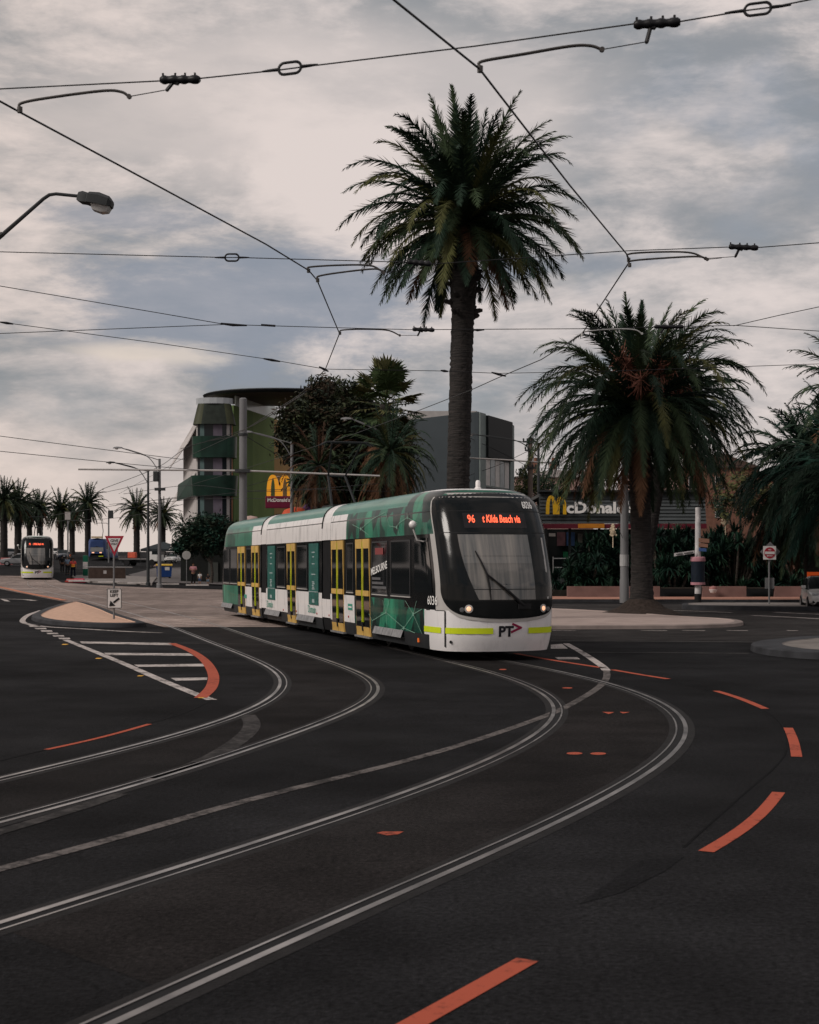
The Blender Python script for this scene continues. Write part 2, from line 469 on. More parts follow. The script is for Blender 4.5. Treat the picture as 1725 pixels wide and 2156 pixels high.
RC = [(-200, 2015), (0, 1955), (200, 1890), (400, 1825), (600, 1762), (862, 1676), (1012, 1616), (1112, 1571), (1172, 1528), (1194, 1503), (1191, 1489), (1177, 1473), (1142, 1453), (1082, 1429), (1012, 1409), (930, 1390), (820, 1362), (700, 1334), (600, 1311), (520, 1293), (440, 1275)]
RD = [(0, 2255), (200, 2156), (350, 2085), (600, 1977), (862, 1866), (1012, 1806), (1162, 1738), (1312, 1661), (1402, 1606), (1446, 1563), (1456, 1535), (1442, 1508), (1402, 1480), (1337, 1456), (1262, 1433), (1162, 1411), (1062, 1392), (930, 1366), (800, 1339), (690, 1315), (600, 1296), (520, 1279)]
rail(RA, 'inner rail of the left curving tram track, beside the hatched triangle', True)
rail(RB, 'outer rail of the left curving tram track', False)
rail(RC, 'inner rail of the track in front of the near tram', True)
rail(RD, 'outermost rail sweeping in front of the near tram', False)

BED = asphalt('track_bed', (.0118, .0104, .0104), .34)
for L_, R_, lab_ in ((RA[1:13], RB[1:15], 'slightly browner asphalt between the rails of the left track'), (RC[1:17], RD[2:17], 'slightly browner asphalt between the rails of the near tram track')):
    bm_l = catmull([G(*q) for q in L_], 4); bm_r = catmull([G(*q) for q in R_], 4)
    m = MB(); n_ = 60
    def at_(pts, t): k = t * (len(pts) - 1); i = min(int(k), len(pts) - 2); return pts[i].lerp(pts[i + 1], k - i)
    m.grid([[Vector((p.x, p.y, .0016)) for p in (at_(bm_l, k / n_), at_(bm_l, k / n_).lerp(at_(bm_r, k / n_), .5), at_(bm_r, k / n_))] for k in range(n_ + 1)])
    structure(m.build('track_bed', BED), lab_)
# ---------------------------------------------------------------- road markings
WHITE = paint('road_white', (.46, .41, .39), .41)
WORN = paint('road_white_worn', (.13, .115, .11), .46)
FAINT = paint('road_white_faint', (.055, .050, .049), .50, 9)
ORANGE = paint('road_orange', (.36, .078, .045), .335, 11)
YEL = paint('road_yellow', (.6, .33, .06), .3)
def line(px, wdt, m, label, dz=.0042, step=.3, name='road_marking', it=6):
    p = smooth_line(px, step, it)
    mbx = MB(); mbx.grid(ribbon(p, [(-wdt / 2, dz), (wdt / 2, dz)]))
    return structure(mbx.build(name, m), label)
def patch(px, m, label, dz=.0042): return drape('road_marking', [G(x, y) for x, y in px], m, dz, label)
line([(-60, 1846), (0, 1831), (250, 1764), (500, 1691), (700, 1641), (862, 1601), (1012, 1556), (1162, 1503), (1212, 1478), (1258, 1450), (1278, 1428), (1277, 1412)], .13, WORN, 'long faded white line curving between the two tracks')
line([(1277, 1412), (1270, 1404), (1232, 1378), (1192, 1355)], .17, WHITE, 'fresh white end of the long line beside the tram nose')
line([(-60, 1770), (0, 1754), (100, 1721), (215, 1690), (255, 1672)], .15, FAINT, 'faint old line at the left edge of the photo')
line([(330, 1640), (420, 1609), (500, 1563), (532, 1533), (533, 1520), (520, 1506)], .22, FAINT, 'faint curved smear of old white paint between the left rails')
line([(318, 1645), (360, 1630), (425, 1606)], .17, WORN, 'short worn white dash against the left outer rail')
line([(137, 1347), (250, 1393), (330, 1428), (420, 1465), (446, 1474)], .17, WHITE, 'long white edge of the hatched triangle')
for k, q in enumerate([[(168, 1351), (172, 1355), (366, 1359), (360, 1354)], [(219, 1375), (226, 1379.5), (408, 1381), (399, 1376)], [(282, 1400), (291, 1404.5), (430, 1403.5), (427, 1398)], [(360, 1428), (370, 1434), (436, 1432), (437, 1427)]]):
    patch(q, WHITE, ['thin top bar of the hatched triangle', 'second white bar of the hatched triangle', 'third white bar of the hatched triangle', 'shortest bar of the hatched triangle, near its tip'][k])
line([(362, 1355), (400, 1370), (430, 1390), (447, 1414), (450, 1432), (443, 1452), (422, 1470)], .2, ORANGE, 'thick orange curve closing the hatched triangle', dz=.0065)
line([(97, 1579), (180, 1562), (260, 1541), (315, 1525)], .075, ORANGE, 'thin orange stroke left of the left track')
line([(-60, 1227), (0, 1237), (49, 1248), (100, 1258), (136, 1265)], .35, paint('road_orange_faded', (.5, .2, .12), .35), 'faded orange line running up to the sandy island', dz=.03)
for k in range(6):
    x = 72 + k * 12.5; y = 1318.5 + k * 5.2
    patch([(x - 12, y - 1.4), (x + 12, y - 1.4), (x + 14, y + 1.4), (x - 9, y + 1.4)], WHITE, 'small white dash in the row leading to the hatched triangle').__setitem__('group', 'row of small white dashes')
line([(88, 1285), (62, 1294), (48, 1305), (54, 1313), (98, 1320), (171, 1324), (268, 1330), (342, 1332.5)], .2, WHITE, 'white line wrapped round the sandy traffic island')
line([(-20, 1261), (0, 1261.5), (50, 1262), (72, 1265)], .35, WHITE, 'white turn arrow cut by the left edge of the photo')
patch([(0, 1261), (14, 1263), (22, 1267.5), (10, 1266)], WHITE, 'barb of the white turn arrow at the left edge', .006)
line([(120, 1350.5), (300, 1353), (500, 1356), (712, 1359)], .06, WORN, 'thin pale joint line across the left track', dz=.0032)
for k, (x, y) in enumerate([(137, 1357.5), (208, 1387), (296, 1424), (424, 1470)]):
    patch([(x - 8, y + .8), (x - 4, y - 1.2), (x + 8, y - .8), (x + 2, y + 1)], YEL, 'tiny yellow marker beside the white edge of the hatched triangle', .008).__setitem__('group', 'tiny yellow markers along the triangle')
ow = .115
line([(800, 2196), (905, 2140), (1020, 2072), (1111, 2022)], .125, ORANGE, 'nearest orange dash, cut by the bottom edge')
line([(1487, 1794), (1560, 1752), (1612, 1706), (1640, 1669)], ow, ORANGE, 'long orange dash on the outer curve, right of the middle')
line([(1660, 1533), (1672, 1560), (1678, 1594)], ow, ORANGE, 'short orange dash at the tightest point of the outer curve')
line([(1508, 1455), (1560, 1471), (1612, 1493)], ow, ORANGE, 'orange dash on the outer curve above the tightest one')
line([(1290, 1410.5), (1350, 1421), (1407, 1430)], .13, ORANGE, 'thin orange dash right of the white line end')
line([(1085, 1376), (1150, 1388), (1272, 1407)], .14, ORANGE, 'thin orange line from under the tram nose')
patch([(793, 1755), (806, 1752), (850, 1752), (838, 1758), (815, 1760)], ORANGE, 'torn orange patch between the rails of the right track')
def blob(cx_, cy_, a, b, label, m=ORANGE): patch([(cx_ + a * math.cos(t * PI / 6), cy_ + b * math.sin(t * PI / 6)) for t in range(12)][::-1], m, label)
blob(1210, 1587, 17, 2.6, 'left one of the two orange oval dots'); blob(1260, 1587.5, 17, 2.6, 'right one of the two orange oval dots')
patch([(1268, 1499.5), (1294, 1500), (1282, 1504)], ORANGE, 'left one of the two small orange arrowheads'); patch([(1305, 1499.5), (1327, 1500), (1312, 1503)], ORANGE, 'right one of the two small orange arrowheads')
blob(1195, 1449, 11, 1.3, 'small orange dab above the arrowheads'); blob(1059, 1410, 8, 1.2, 'small orange dab beside the rail under the tram nose')
# thin tarred seams and patches
TAR = mat('tar', (.0045, .0045, .005), rough=.7, var=.2, spec=.04)
line([(1440, 1785), (1490, 1740), (1580, 1660), (1655, 1590), (1650, 1530), (1600, 1490), (1500, 1455), (1400, 1432)], .02, TAR, 'dark sawn seam following the outer orange dashes', dz=.0032, name='road_seam')
line([(0, 1602), (100, 1578), (250, 1540), (380, 1505), (450, 1472)], .03, TAR, 'dark sawn seam near the thin orange stroke', dz=.0032, name='road_seam')
poly([(1220, 1905), (1300, 1845), (1350, 1812), (1440, 1805), (1400, 1835), (1310, 1880)], 'road_patch', asphalt('asphalt_patch', (.0070, .0070, .0078), .15), .003, 'smooth dark patch of asphalt in the right foreground')
# right side
line([(1160, 1349.5), (1300, 1350), (1450, 1351), (1612, 1352)], .5, FAINT, 'upper row of worn cobbles across the right side street')
line([(1227, 1373.5), (1400, 1374.5), (1577, 1376)], .3, FAINT, 'lower row of worn cobbles across the right side street')
for x0, x1 in ((1163, 1212), (1350, 1405), (1437, 1485), (1530, 1575), (1657, 1680)):
    line([(x0, 1327.5), ((x0 + x1) / 2, 1327.7), (x1, 1328)], .16, WHITE, 'short white dash along the palm island kerb').__setitem__('group', 'white dashes along the palm island')
patch([(1160, 1358), (1184, 1356), (1196, 1366), (1160, 1366)], WHITE, 'white block beside the lower right corner of the tram'); patch([(1168, 1384), (1216, 1384), (1222, 1388.5), (1176, 1388.5)], WHITE, 'white bar on the road under the right corner of the tram')
line([(1394, 1284.5), (1470, 1287), (1541, 1290)], .2, WHITE, 'thin white line behind the palm island')
line([(1633, 1289.3), (1680, 1291.5), (1760, 1295)], .4, WHITE, 'thick white line in front of the white car')
line([(1584, 1296), (1660, 1299.5), (1760, 1305)], .3, WHITE, 'second white line nearer than the thick one by the car')
line([(1412, 1298), (1440, 1299), (1470, 1302)], .25, WHITE, 'short white line at the mound of the shorter palm')

# ---------------------------------------------------------------- islands
KERB = mat('kerb_stone', (.032, .033, .037), rough=.75, var=.35, scale=2, bump=.3)
def island(name, label, px, topm, h, inset, smooth_n=6, kerbm=KERB, dome=0.0):
    p = [G(x, y) for x, y in px]
    p = [q for q in catmull(p, smooth_n, closed=True)]
    c = sum(p, Vector()) / len(p)
    a = sum(p[i].x * p[(i + 1) % len(p)].y - p[(i + 1) % len(p)].x * p[i].y for i in range(len(p)))
    if a < 0: p = p[::-1]
    def off(d, z):
        o = []
        for i, q in enumerate(p):
            t = (p[(i + 1) % len(p)] - p[i - 1]); t.z = 0; t.normalize(); n = Vector((-t.y, t.x, 0))
            o.append(Vector((q.x + n.x * d, q.y + n.y * d, gz(q.x, q.y) + z)))
        return o
    m = MB()
    rings = [off(0, -.05), off(.02, h * .85), off(.05, h), off(inset - .01, h + .005), off(inset, h + .006)]
    m.grid(rings, 0, closed=True)
    m.grid([off(inset, h + .006), off(inset + .02, h - .015)], 1, closed=True)
    r = off(inset + .02, h - .015); cc = sum(r, Vector()) / len(r) + Vector((0, 0, dome))
    last = r
    for k in range(1, 5):
        t = k / 5
        nr = [q.lerp(cc, t) + Vector((0, 0, dome * (1 - (1 - t) ** 2) - dome * t)) for q in r]
        m.grid([last, nr], 1, closed=True); last = nr
    kk = len(m.v); m.v += last + [cc]
    for i in range(len(last)): m.f.append((kk + i, kk + (i + 1) % len(last), kk + len(last))); m.m.append(1)
    o = m.build(name, [kerbm, topm], smooth=True, angle=35)
    return structure(o, label)
SAND = mat('sand_fill', (.50, .325, .24), rough=.9, var=.16, scale=5, bump=.3, bscale=25)
island('traffic_island', 'kerbed traffic island filled with pale orange gravel under the give way sign',
       [(66, 1305), (80, 1294), (105, 1284), (140, 1274), (176, 1273.5), (220, 1287), (256, 1302), (300, 1316), (303, 1320), (244, 1321.5), (171, 1320), (98, 1314)], SAND, .14, .34, 8, dome=.06)
PAVE = mat('island_paving', (.34, .27, .245), rough=.9, var=.13, scale=1.2, bump=.3, bscale=18)
island('traffic_island', 'broad pale paved island around the two tall palms',
       [(760, 1322), (1000, 1326), (1162, 1325.5), (1362, 1324.5), (1462, 1323.5), (1545, 1320), (1566, 1315), (1532, 1309), (1430, 1303), (1340, 1296), (1200, 1288), (1060, 1284), (900, 1284), (780, 1296)], PAVE, .12, .3, 6, kerbm=mat('kerb_pale', (.22, .18, .165), rough=.85, var=.2, scale=2), dome=.05)
island('traffic_island', 'small dark kerbed island with a pale slab at the right edge',
       [(1580, 1369), (1600, 1362), (1642, 1357), (1700, 1352), (1790, 1350), (1880, 1356), (1910, 1370), (1850, 1386), (1740, 1389), (1650, 1384), (1600, 1377)], mat('slab_pale', (.16, .143, .132), rough=.85, var=.3, scale=1.5), .16, .72, 5)
island('median_strip', 'long low kerbed strip with the striped post and the no entry sign',
       [(1436, 1281), (1450, 1278), (1560, 1277.5), (1700, 1278), (1800, 1279), (1830, 1286), (1700, 1287.5), (1560, 1285.5), (1450, 1283.5)], mat('strip_paving', (.2, .18, .17), rough=.85, var=.15), .2, .3, 3)
RED = mat('red_paving', (.34, .17, .125), rough=.85, var=.2, scale=1.5)
p0 = [GY(950, 76.5), GY(1850, 74.5), GY(1850, 81), GY(950, 83)]
mbx = MB(); mbx.prism(p0, (0, 0, .14), 0, 1)
structure(mbx.build('footpath', [RED, KERB]), 'reddish brick footpath on the far side of the side street')
# ================================================================ trams
def facets(name, cols, scale, lines, st=(1, 1, 1), lw=.012, spec=.5):
    """green printed wrap: shards of several greens with a thin pale network on it"""
    m = bpy.data.materials.new(name); m.use_nodes = True
    nt = m.node_tree; N = nt.nodes; L = nt.links; b = N['Principled BSDF']
    tc = N.new('ShaderNodeTexCoord'); mp = N.new('ShaderNodeMapping'); mp.inputs['Scale'].default_value = st; mp.inputs['Rotation'].default_value = (0, rad(8), 0)
    L.new(tc.outputs['Object'], mp.inputs['Vector'])
    v = N.new('ShaderNodeTexVoronoi'); v.inputs['Scale'].default_value = scale; v.inputs['Randomness'].default_value = 1
    L.new(mp.outputs[0], v.inputs['Vector'])
    sp = N.new('ShaderNodeSeparateColor'); L.new(v.outputs['Color'], sp.inputs[0])
    r = N.new('ShaderNodeValToRGB'); r.color_ramp.interpolation = 'CONSTANT'
    e = r.color_ramp.elements
    while len(e) < len(cols): e.new(.5)
    for i, c in enumerate(cols): e[i].position = i / len(cols); e[i].color = (*s2l(c), 1)
    L.new(sp.outputs[0], r.inputs[0])
    nz = N.new('ShaderNodeTexNoise'); nz.inputs['Scale'].default_value = 2.2; nz.inputs['Detail'].default_value = 6
    mp2 = N.new('ShaderNodeMapping'); mp2.inputs['Scale'].default_value = (1.6, 1.6, .45); L.new(tc.outputs['Object'], mp2.inputs[0]); L.new(mp2.outputs[0], nz.inputs['Vector'])
    rr = N.new('ShaderNodeMapRange'); rr.inputs['From Min'].default_value = .3; rr.inputs['From Max'].default_value = .7; rr.inputs['To Min'].default_value = .62; rr.inputs['To Max'].default_value = 1.35
    L.new(nz.outputs['Fac'], rr.inputs['Value'])
    mu = N.new('ShaderNodeMix'); mu.data_type = 'RGBA'; mu.blend_type = 'MULTIPLY'; mu.inputs[0].default_value = 1
    L.new(r.outputs[0], mu.inputs[6]); L.new(rr.outputs[0], mu.inputs[7])
    last = mu.outputs[2]
    if lines:
        v2 = N.new('ShaderNodeTexVoronoi'); v2.feature = 'DISTANCE_TO_EDGE'; v2.inputs['Scale'].default_value = scale * .62
        mp3 = N.new('ShaderNodeMapping'); mp3.inputs['Location'].default_value = (3.3, 0, 1.9); mp3.inputs['Scale'].default_value = (1, .0, 1); L.new(tc.outputs['Object'], mp3.inputs[0]); L.new(mp3.outputs[0], v2.inputs['Vector'])
        lt = N.new('ShaderNodeMath'); lt.operation = 'LESS_THAN'; lt.inputs[1].default_value = lw; L.new(v2.outputs['Distance'], lt.inputs[0])
        ml = N.new('ShaderNodeMath'); ml.operation = 'MULTIPLY'; ml.inputs[1].default_value = .75; L.new(lt.outputs[0], ml.inputs[0])
        mx = N.new('ShaderNodeMix'); mx.data_type = 'RGBA'; L.new(ml.outputs[0], mx.inputs[0]); L.new(last, mx.inputs[6]); mx.inputs[7].default_value = (*s2l(lines), 1)
        last = mx.outputs[2]
    L.new(last, b.inputs['Base Color']); b.inputs['Roughness'].default_value = .3; b.inputs['Coat Weight'].default_value = .15; b.inputs['Specular IOR Level'].default_value = .35
    return m
T_GREEN = facets('tram_green_wrap', ['04241f', '06352c', '0c5542', '041d1a', '126650', '084236', '267a5e'], 2.1, None, (1, .02, .62))
T_PALE = facets('tram_pale_green_wrap', ['266652', '1d5546', '357a63', '2b6d58', '184a3d'], 1.3, None, (1, .02, .5))
T_ROOFG = mat('tram_roof_green', '3f7566', rough=.3, var=.15, scale=1.2, coat=.4)
def streaked(name, col, dirt):
    m = bpy.data.materials.new(name); m.use_nodes = True
    nt = m.node_tree; N = nt.nodes; L = nt.links; b = N['Principled BSDF']
    tc = N.new('ShaderNodeTexCoord'); mp = N.new('ShaderNodeMapping'); mp.inputs['Scale'].default_value = (3.2, 3.2, .55); L.new(tc.outputs['Object'], mp.inputs[0])
    n = N.new('ShaderNodeTexNoise'); n.inputs['Scale'].default_value = 1.6; n.inputs['Detail'].default_value = 8; n.inputs['Roughness'].default_value = .68; L.new(mp.outputs[0], n.inputs['Vector'])
    r = N.new('ShaderNodeValToRGB'); r.color_ramp.elements[0].position = .30; r.color_ramp.elements[1].position = .47
    c = s2l(col); r.color_ramp.elements[0].color = (*[x * dirt for x in c], 1); r.color_ramp.elements[1].color = (*c, 1)
    L.new(n.outputs['Fac'], r.inputs[0]); L.new(r.outputs[0], b.inputs['Base Color']); b.inputs['Roughness'].default_value = .38; b.inputs['Coat Weight'].default_value = .3
    return m
T_WHITE = streaked('tram_white', (.76, .73, .72), .5)
T_NOSE = streaked('tram_nose_white', (.74, .72, .72), .86)
T_SILVER = mat('tram_silver', (.40, .385, .37), rough=.4, var=.08, scale=2)
T_SKIRT = mat('tram_skirt', (.022, .024, .026), rough=.5, var=.25, scale=3)
T_STEP = mat('tram_bogie_cover', (.20, .20, .205), rough=.5, var=.25, scale=6)
T_GLASS = mat('tram_glass', (.003, .005, .006), rough=.04, var=0, spec=.6, ior=1.75)
T_BLACK = mat('tram_black_gloss', (.0035, .0048, .0055), rough=.13, var=0, spec=.28)
T_RUBBER = mat('tram_rubber', (.012, .012, .013), rough=.7, var=.2)
T_YELLOW = mat('tram_door_yellow', (.53, .335, .095), rough=.42, var=.14, scale=4)
T_LIME = mat('tram_lime', (.56, .66, .02), rough=.4, var=.04)
T_WTXT = mat('tram_lettering_white', (.75, .74, .72), rough=.5, var=0)
T_POSTER = mat('tram_poster_teal', (.015, .10, .085), rough=.35, var=.25, scale=5)
T_LED = mat('tram_led', (.1, .01, .005), rough=.5, var=0, emit=(1.0, .13, .06), estr=1.5)
T_LAMP = mat('tram_lamp', (.6, .4, .3), rough=.2, var=0, emit=(1, .50, .28), estr=.8)
T_PINKLAMP = mat('tram_pink_glow', (.4, .1, .12), rough=.3, var=0, emit=(1, .16, .22), estr=1.1)

DPT = [(0, 0), (.3, .012), (.6, .055), (.9, .17), (1.08, .30), (1.2, .46), (1.275, .72), (1.312, 1.05), (1.325, 1.54)]
DC = catmull([Vector((r, d, 0)) for r, d in DPT], 6)
def plan(t):                                # t 0..1 from the nose centre round to the side
    k = t * (len(DC) - 1); i = min(int(k), len(DC) - 2); p = DC[i].lerp(DC[i + 1], k - i); return p.x, p.y
def interp(tab, z):
    if z <= tab[0][0]: return tab[0][1]
    for (a, va), (b, vb) in zip(tab, tab[1:]):
        if z <= b:
            t = (z - a) / (b - a); return va + (vb - va) * t
    return tab[-1][1]
ACZ = [(.2, -.10), (.28, -.07), (.5, 0), (.9, .03), (1.3, .03), (1.6, .01), (1.9, -.07), (2.2, -.18), (2.66, -.37), (3.0, -.56), (3.17, -.66), (3.35, -.76), (3.48, -.87), (3.58, -1.02), (3.65, -1.25), (3.69, -1.6), (3.71, -2.0)]
WZ = [(.2, .955), (.28, .97), (.5, .99), (.9, 1), (2.66, 1), (3.0, .995), (3.17, .985), (3.3, .965), (3.42, .93), (3.52, .875), (3.6, .80), (3.66, .70), (3.69, .6), (3.71, .5)]
def S(t, z, sgn=1, off=0.0):
    r, d = plan(t); w_ = interp(WZ, z); a = interp(ACZ, z) - d
    if off:
        r2, d2 = plan(min(1, t + .02)); r1, d1 = plan(max(0, t - .02))
        n = Vector((r2 - r1, d2 - d1)); n = Vector((n.x, n.y)); n.normalize()
        a += n.x * off; r += n.y * off
    return Vector((a, -sgn * r * w_, z))
def t_of_r(r):
    lo, hi = 0.0, 1.0
    for _ in range(30):
        m_ = (lo + hi) / 2
        if plan(m_)[0] < r: lo = m_
        else: hi = m_
    return lo
def t_of_d(d):
    lo, hi = 0.0, 1.0
    for _ in range(30):
        m_ = (lo + hi) / 2
        if plan(m_)[1] < d: lo = m_
        else: hi = m_
    return lo
def SR(r, z, off=.01):                       # front surface by sideways position (positive = photo's left)
    return S(t_of_r(abs(r)), z, 1 if r >= 0 else -1, off)
def aX(x):                                   # photo column on the near side of the tram -> metres along it
    Y = 9.78 / ((x - CX) / F + .3065); return (29.4 - Y) / .956
def c1(cx): return aX((500 + cx * .26667) * .8423)
def c2(cx): return aX((900 + cx * .28986) * .8423)

ZR = [.20, .36, .52, .72, .95, 1.06, 1.22, 1.6, 2.0, 2.4, 2.68, 2.85, 3.0, 3.15, 3.18, 3.25, 3.34, 3.42, 3.50, 3.58, 3.64, 3.68, 3.71]
def cab(flip, a_join, front=True):
    """rounded end shell between the nose and a_join"""
    m = MB(); a0 = flip[0]; sg = flip[1]
    ts = [0, .12, .25, .37, .5, .58, .66, .74, .80, .86, .92, .96, 1.0]
    rows = []
    for z in ZR:
        row = []
        for s_ in (1, -1):
            seq = ts[::-1] if s_ == 1 else ts[1:]
            pts = []
            for t in seq:
                p = S(t, z, s_); p.x = a0 + sg * p.x; pts.append(p)
            e = Vector((a_join, -s_ * 1.325 * interp(WZ, z), z))
            pts = [e] + pts if s_ == 1 else pts + [e]
            row += pts
        rows.append(row)
    n = len(rows[0])
    def mi(i, j):
        z = (ZR[i] + ZR[i + 1]) / 2
        jj = min(j, n - 2 - j)                # 0 = joining strip, then round to the nose
        if 3.14 < z < 3.19: return 2
        if front:
            if z < .5 and jj <= 2: return 4
            if z < 1.08: return 0 if jj == 0 else 1
            if z < 2.7: return 2 if jj < 5 else 3
            if z > 3.63: return 1
            return 0
        if z < .5: return 4
        if 1.22 < z < 2.69: return 2
        return 0 if z < 3.3 else 5
    m.grid(rows, mi)
    last = rows[-1]; half = n // 2
    for j in range(half): m.face([last[j], last[j + 1], last[n - 2 - j], last[n - 1 - j]], 1 if front else 5)
    return m
def section(a0, a1, breaks_up, breaks_lo):
    """straight car body; breaks = list of (a, material) from front a0 back to a1"""
    m = MB()
    cuts = sorted({a0, a1, *[b for b, _ in breaks_up + breaks_lo if b < 90]}, reverse=True)
    def mt(br, a):
        r = br[0][1]
        for b, k in br:
            if a < b: r = k
        return r
    for s_ in (1, -1):
        rows = [[Vector((a, -s_ * 1.325 * interp(WZ, z), z)) for a in cuts] for z in ZR]
        def mi(i, j):
            z = (ZR[i] + ZR[i + 1]) / 2; a = (cuts[j] + cuts[j + 1]) / 2
            if 3.14 < z < 3.19: return 2
            if z < .5: return 4
            if 1.22 < z < 2.69: return 2
            if z > 3.3: return 5
            return mt(breaks_up if z > 2 else breaks_lo, a)
        m.grid(rows, mi)
    zt = ZR[-1]; wt = 1.325 * interp(WZ, zt)
    m.face([(a0, -wt, zt), (a0, wt, zt), (a1, wt, zt), (a1, -wt, zt)], 5)
    for a in (a0, a1):
        m.face([(a, -1.325 * interp(WZ, z), z) for z in ZR] + [(a, 1.325 * interp(WZ, z), z) for z in ZR[::-1]], 2)
    return m
SM = [T_GREEN, T_NOSE, T_BLACK, T_SILVER, T_SKIRT, T_ROOFG, T_PALE, T_WHITE]
RS = 1.325
def side(a, z, off=.012): return Vector((a, -(RS * interp(WZ, z) + off), z))

def side_patch(pts, off, mi=0, mb=None):
    mb = mb or MB(); mb.face([side(a, z, off) for a, z in pts], mi); return mb
def slab(mb, a0, a1, z0, z1, o0, o1, mi=0):
    P = [side(a0, z0, o0), side(a1, z0, o0), side(a1, z1, o0), side(a0, z1, o0)]
    Q = [side(a0, z0, o1), side(a1, z0, o1), side(a1, z1, o1), side(a0, z1, o1)]
    mb.face(Q, mi)
    for i in range(4):
        j = (i + 1) % 4; mb.face([P[i], P[j], Q[j], Q[i]], mi)
def make_tram(loc, heading, label, number, group):
    t = thing('tram', label, 'tram', loc, heading, group)
    A1f, A1b = c1(1225), c1(1145); A2f, A2b = A1b, c1(622); A3f = c1(574); REAR = -28.6
    P = lambda name, mb, mats, par=t, **k: mb.build(name, mats, par, **k)
    nose = P('cab', cab((0, 1), -3.0), SM, smooth=True, angle=35)
    s1 = P('body_section', section(-3.0, A1f, [(99, 0), (c1(1372), 7)], [(99, 0), (c1(1450), 7)]), SM, smooth=True, angle=30)
    s2 = P('body_section', section(A2f, A2b, [(99, 7)], [(99, 7)]), SM, smooth=True, angle=30)
    s3 = P('body_section', section(A3f, REAR + 3.0, [(99, 7), (c1(488), 6)], [(99, 7), (c1(416), 6)]), SM, smooth=True, angle=30)
    P('cab', cab((REAR, -1), REAR + 3.0, False), [T_PALE, T_PALE, T_BLACK, T_SILVER, T_SKIRT, T_ROOFG], smooth=True, angle=35)
    # gangways: dark bellows below, pale cover above
    for f, b in ((A1f, A1b), (A2b, A3f)):
        m = MB(); L_ = abs(f - b); n = 7
        for s_ in (1, -1):
            rows = []
            for z in ZR:
                rows.append([Vector((f + (b - f) * k / (2 * n), -s_ * (1.325 * interp(WZ, z) - (.03 if k % 2 == 0 else .075)) , z)) for k in range(2 * n + 1)])
            m.grid(rows, 0)
        zt = 3.62; m.face([(f, -1.0, zt), (f, 1.0, zt), (b, 1.0, zt), (b, -1.0, zt)], 0)
        gb = P('gangway', m, T_RUBBER)
        for zs in ([2.69, 2.85, 3.0, 3.17, 3.3, 3.42, 3.5, 3.58, 3.64, 3.68, 3.71], [.55, .72, .95, 1.06]):
            rr = [[side(f - .02 + (b - f + .04) * k, z, .0) for k in (0, .5, 1)] for z in zs]
            if len(zs) > 5: rr += [[Vector((p.x, -p.y, p.z)) for p in r] for r in rr[::-1]]
            m = MB(); m.grid(rr, 0); P('gangway_cover', m, T_WHITE, gb)
        m = MB()
        prof = [side(b + .06, z, .014) for z in (3.02, 3.17, 3.3, 3.42, 3.5, 3.58, 3.64, 3.68, 3.71)]
        m.tube(prof + [Vector((p.x, -p.y, p.z)) for p in prof[::-1]], .022, 6, 0)
        P('gangway_seal', m, T_RUBBER, gb)
    # underframe and wheels
    m = MB(); m.box((-7.5, 0, .36), (11, 2.2, .3)); m.box((-15.5, 0, .36), (6, 2.2, .3)); m.box((-24, 0, .36), (7, 2.2, .3))
    uf = P('underframe', m, T_SKIRT)
    for a in (-4.2, -6.1, -8.6 - .6, -13, -15, -18.2, -22.2, -24.2):
        for s_ in (1, -1):
            m = MB(); Mx = Matrix.Rotation(rad(90), 3, 'X'); m.lathe([(.05, -.06), (.30, -.06), (.33, -.04), (.33, .05), (.30, .06), (.05, .06)], (a, s_ * .74, .33), 18, 0, Mx)
            P('wheel', m, T_SKIRT, smooth=True, angle=30)
    # front: black glass face, silver rim, windscreen
    ZF = [.89 + (3.585 - .89) * (k / 60) ** 2 for k in range(61)]
    def wt(z, z0=.89, z1=1.55, tw=.70, p=2.3):
        q = 1.0
        if z < z1: q = max(0.0, 1 - ((z1 - z) / (z1 - z0)) ** p) ** (1 / p)
        if z > 3.42: q = min(q, max(0, 1 - ((z - 3.42) / .25) ** 2.4))
        return tw * q
    def face_patch(zs, wf, off, n=26):
        rows = []
        for z in zs:
            w_ = wf(z)
            if isinstance(w_, (int, float)): w_ = (w_, -w_)
            row = []
            for k in range(n + 1):
                t_ = w_[0] + (w_[1] - w_[0]) * k / n
                row.append(S(abs(t_), z, 1 if t_ >= 0 else -1, off))
            rows.append(row)
        m = MB(); m.grid(rows); return m
    rim = P('front_rim', face_patch([.82 + (3.57 - .82) * (k / 60) ** 2 for k in range(61)], lambda z: wt(z, .82, 1.58, .725), .007), T_SILVER, smooth=True, angle=60)
    ff = P('front_fascia', face_patch(ZF, wt, .014), T_BLACK, smooth=True, angle=60)
    tr = lambda r: t_of_r(abs(r)) * (1 if r >= 0 else -1)
    def blw(z):
        k = (2.66 - z) / 1.37
        return (tr(.90 - .30 * k ** 2.2), tr(-.63 - .03 * k))
    zb = [1.29 + 1.37 * k / 24 for k in range(25)]
    ws_ = P('windscreen', face_patch(zb, blw, .016), painted_reflection_mat('windscreen_painted_reflection', .045, .17), smooth=True, angle=60)  # grey streaks of reflected sky are painted into the glass colour
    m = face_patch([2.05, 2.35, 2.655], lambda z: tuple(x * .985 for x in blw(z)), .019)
    P('sun_visor', m, painted_reflection_mat('visor_painted_reflection', .075, .20), ws_, smooth=True)  # visor band, coloured with the same painted reflection streaks
    m = face_patch([1.50, 1.515], lambda z: blw(z), .020); P('screen_edge', m, T_BLACK, ws_)
    m = face_patch([1.3, 1.9, 2.3, 2.6], lambda z: (tr(-.98), tr(-1.03)), .016, 3); P('screen_reflector', m, T_SILVER, ws_)
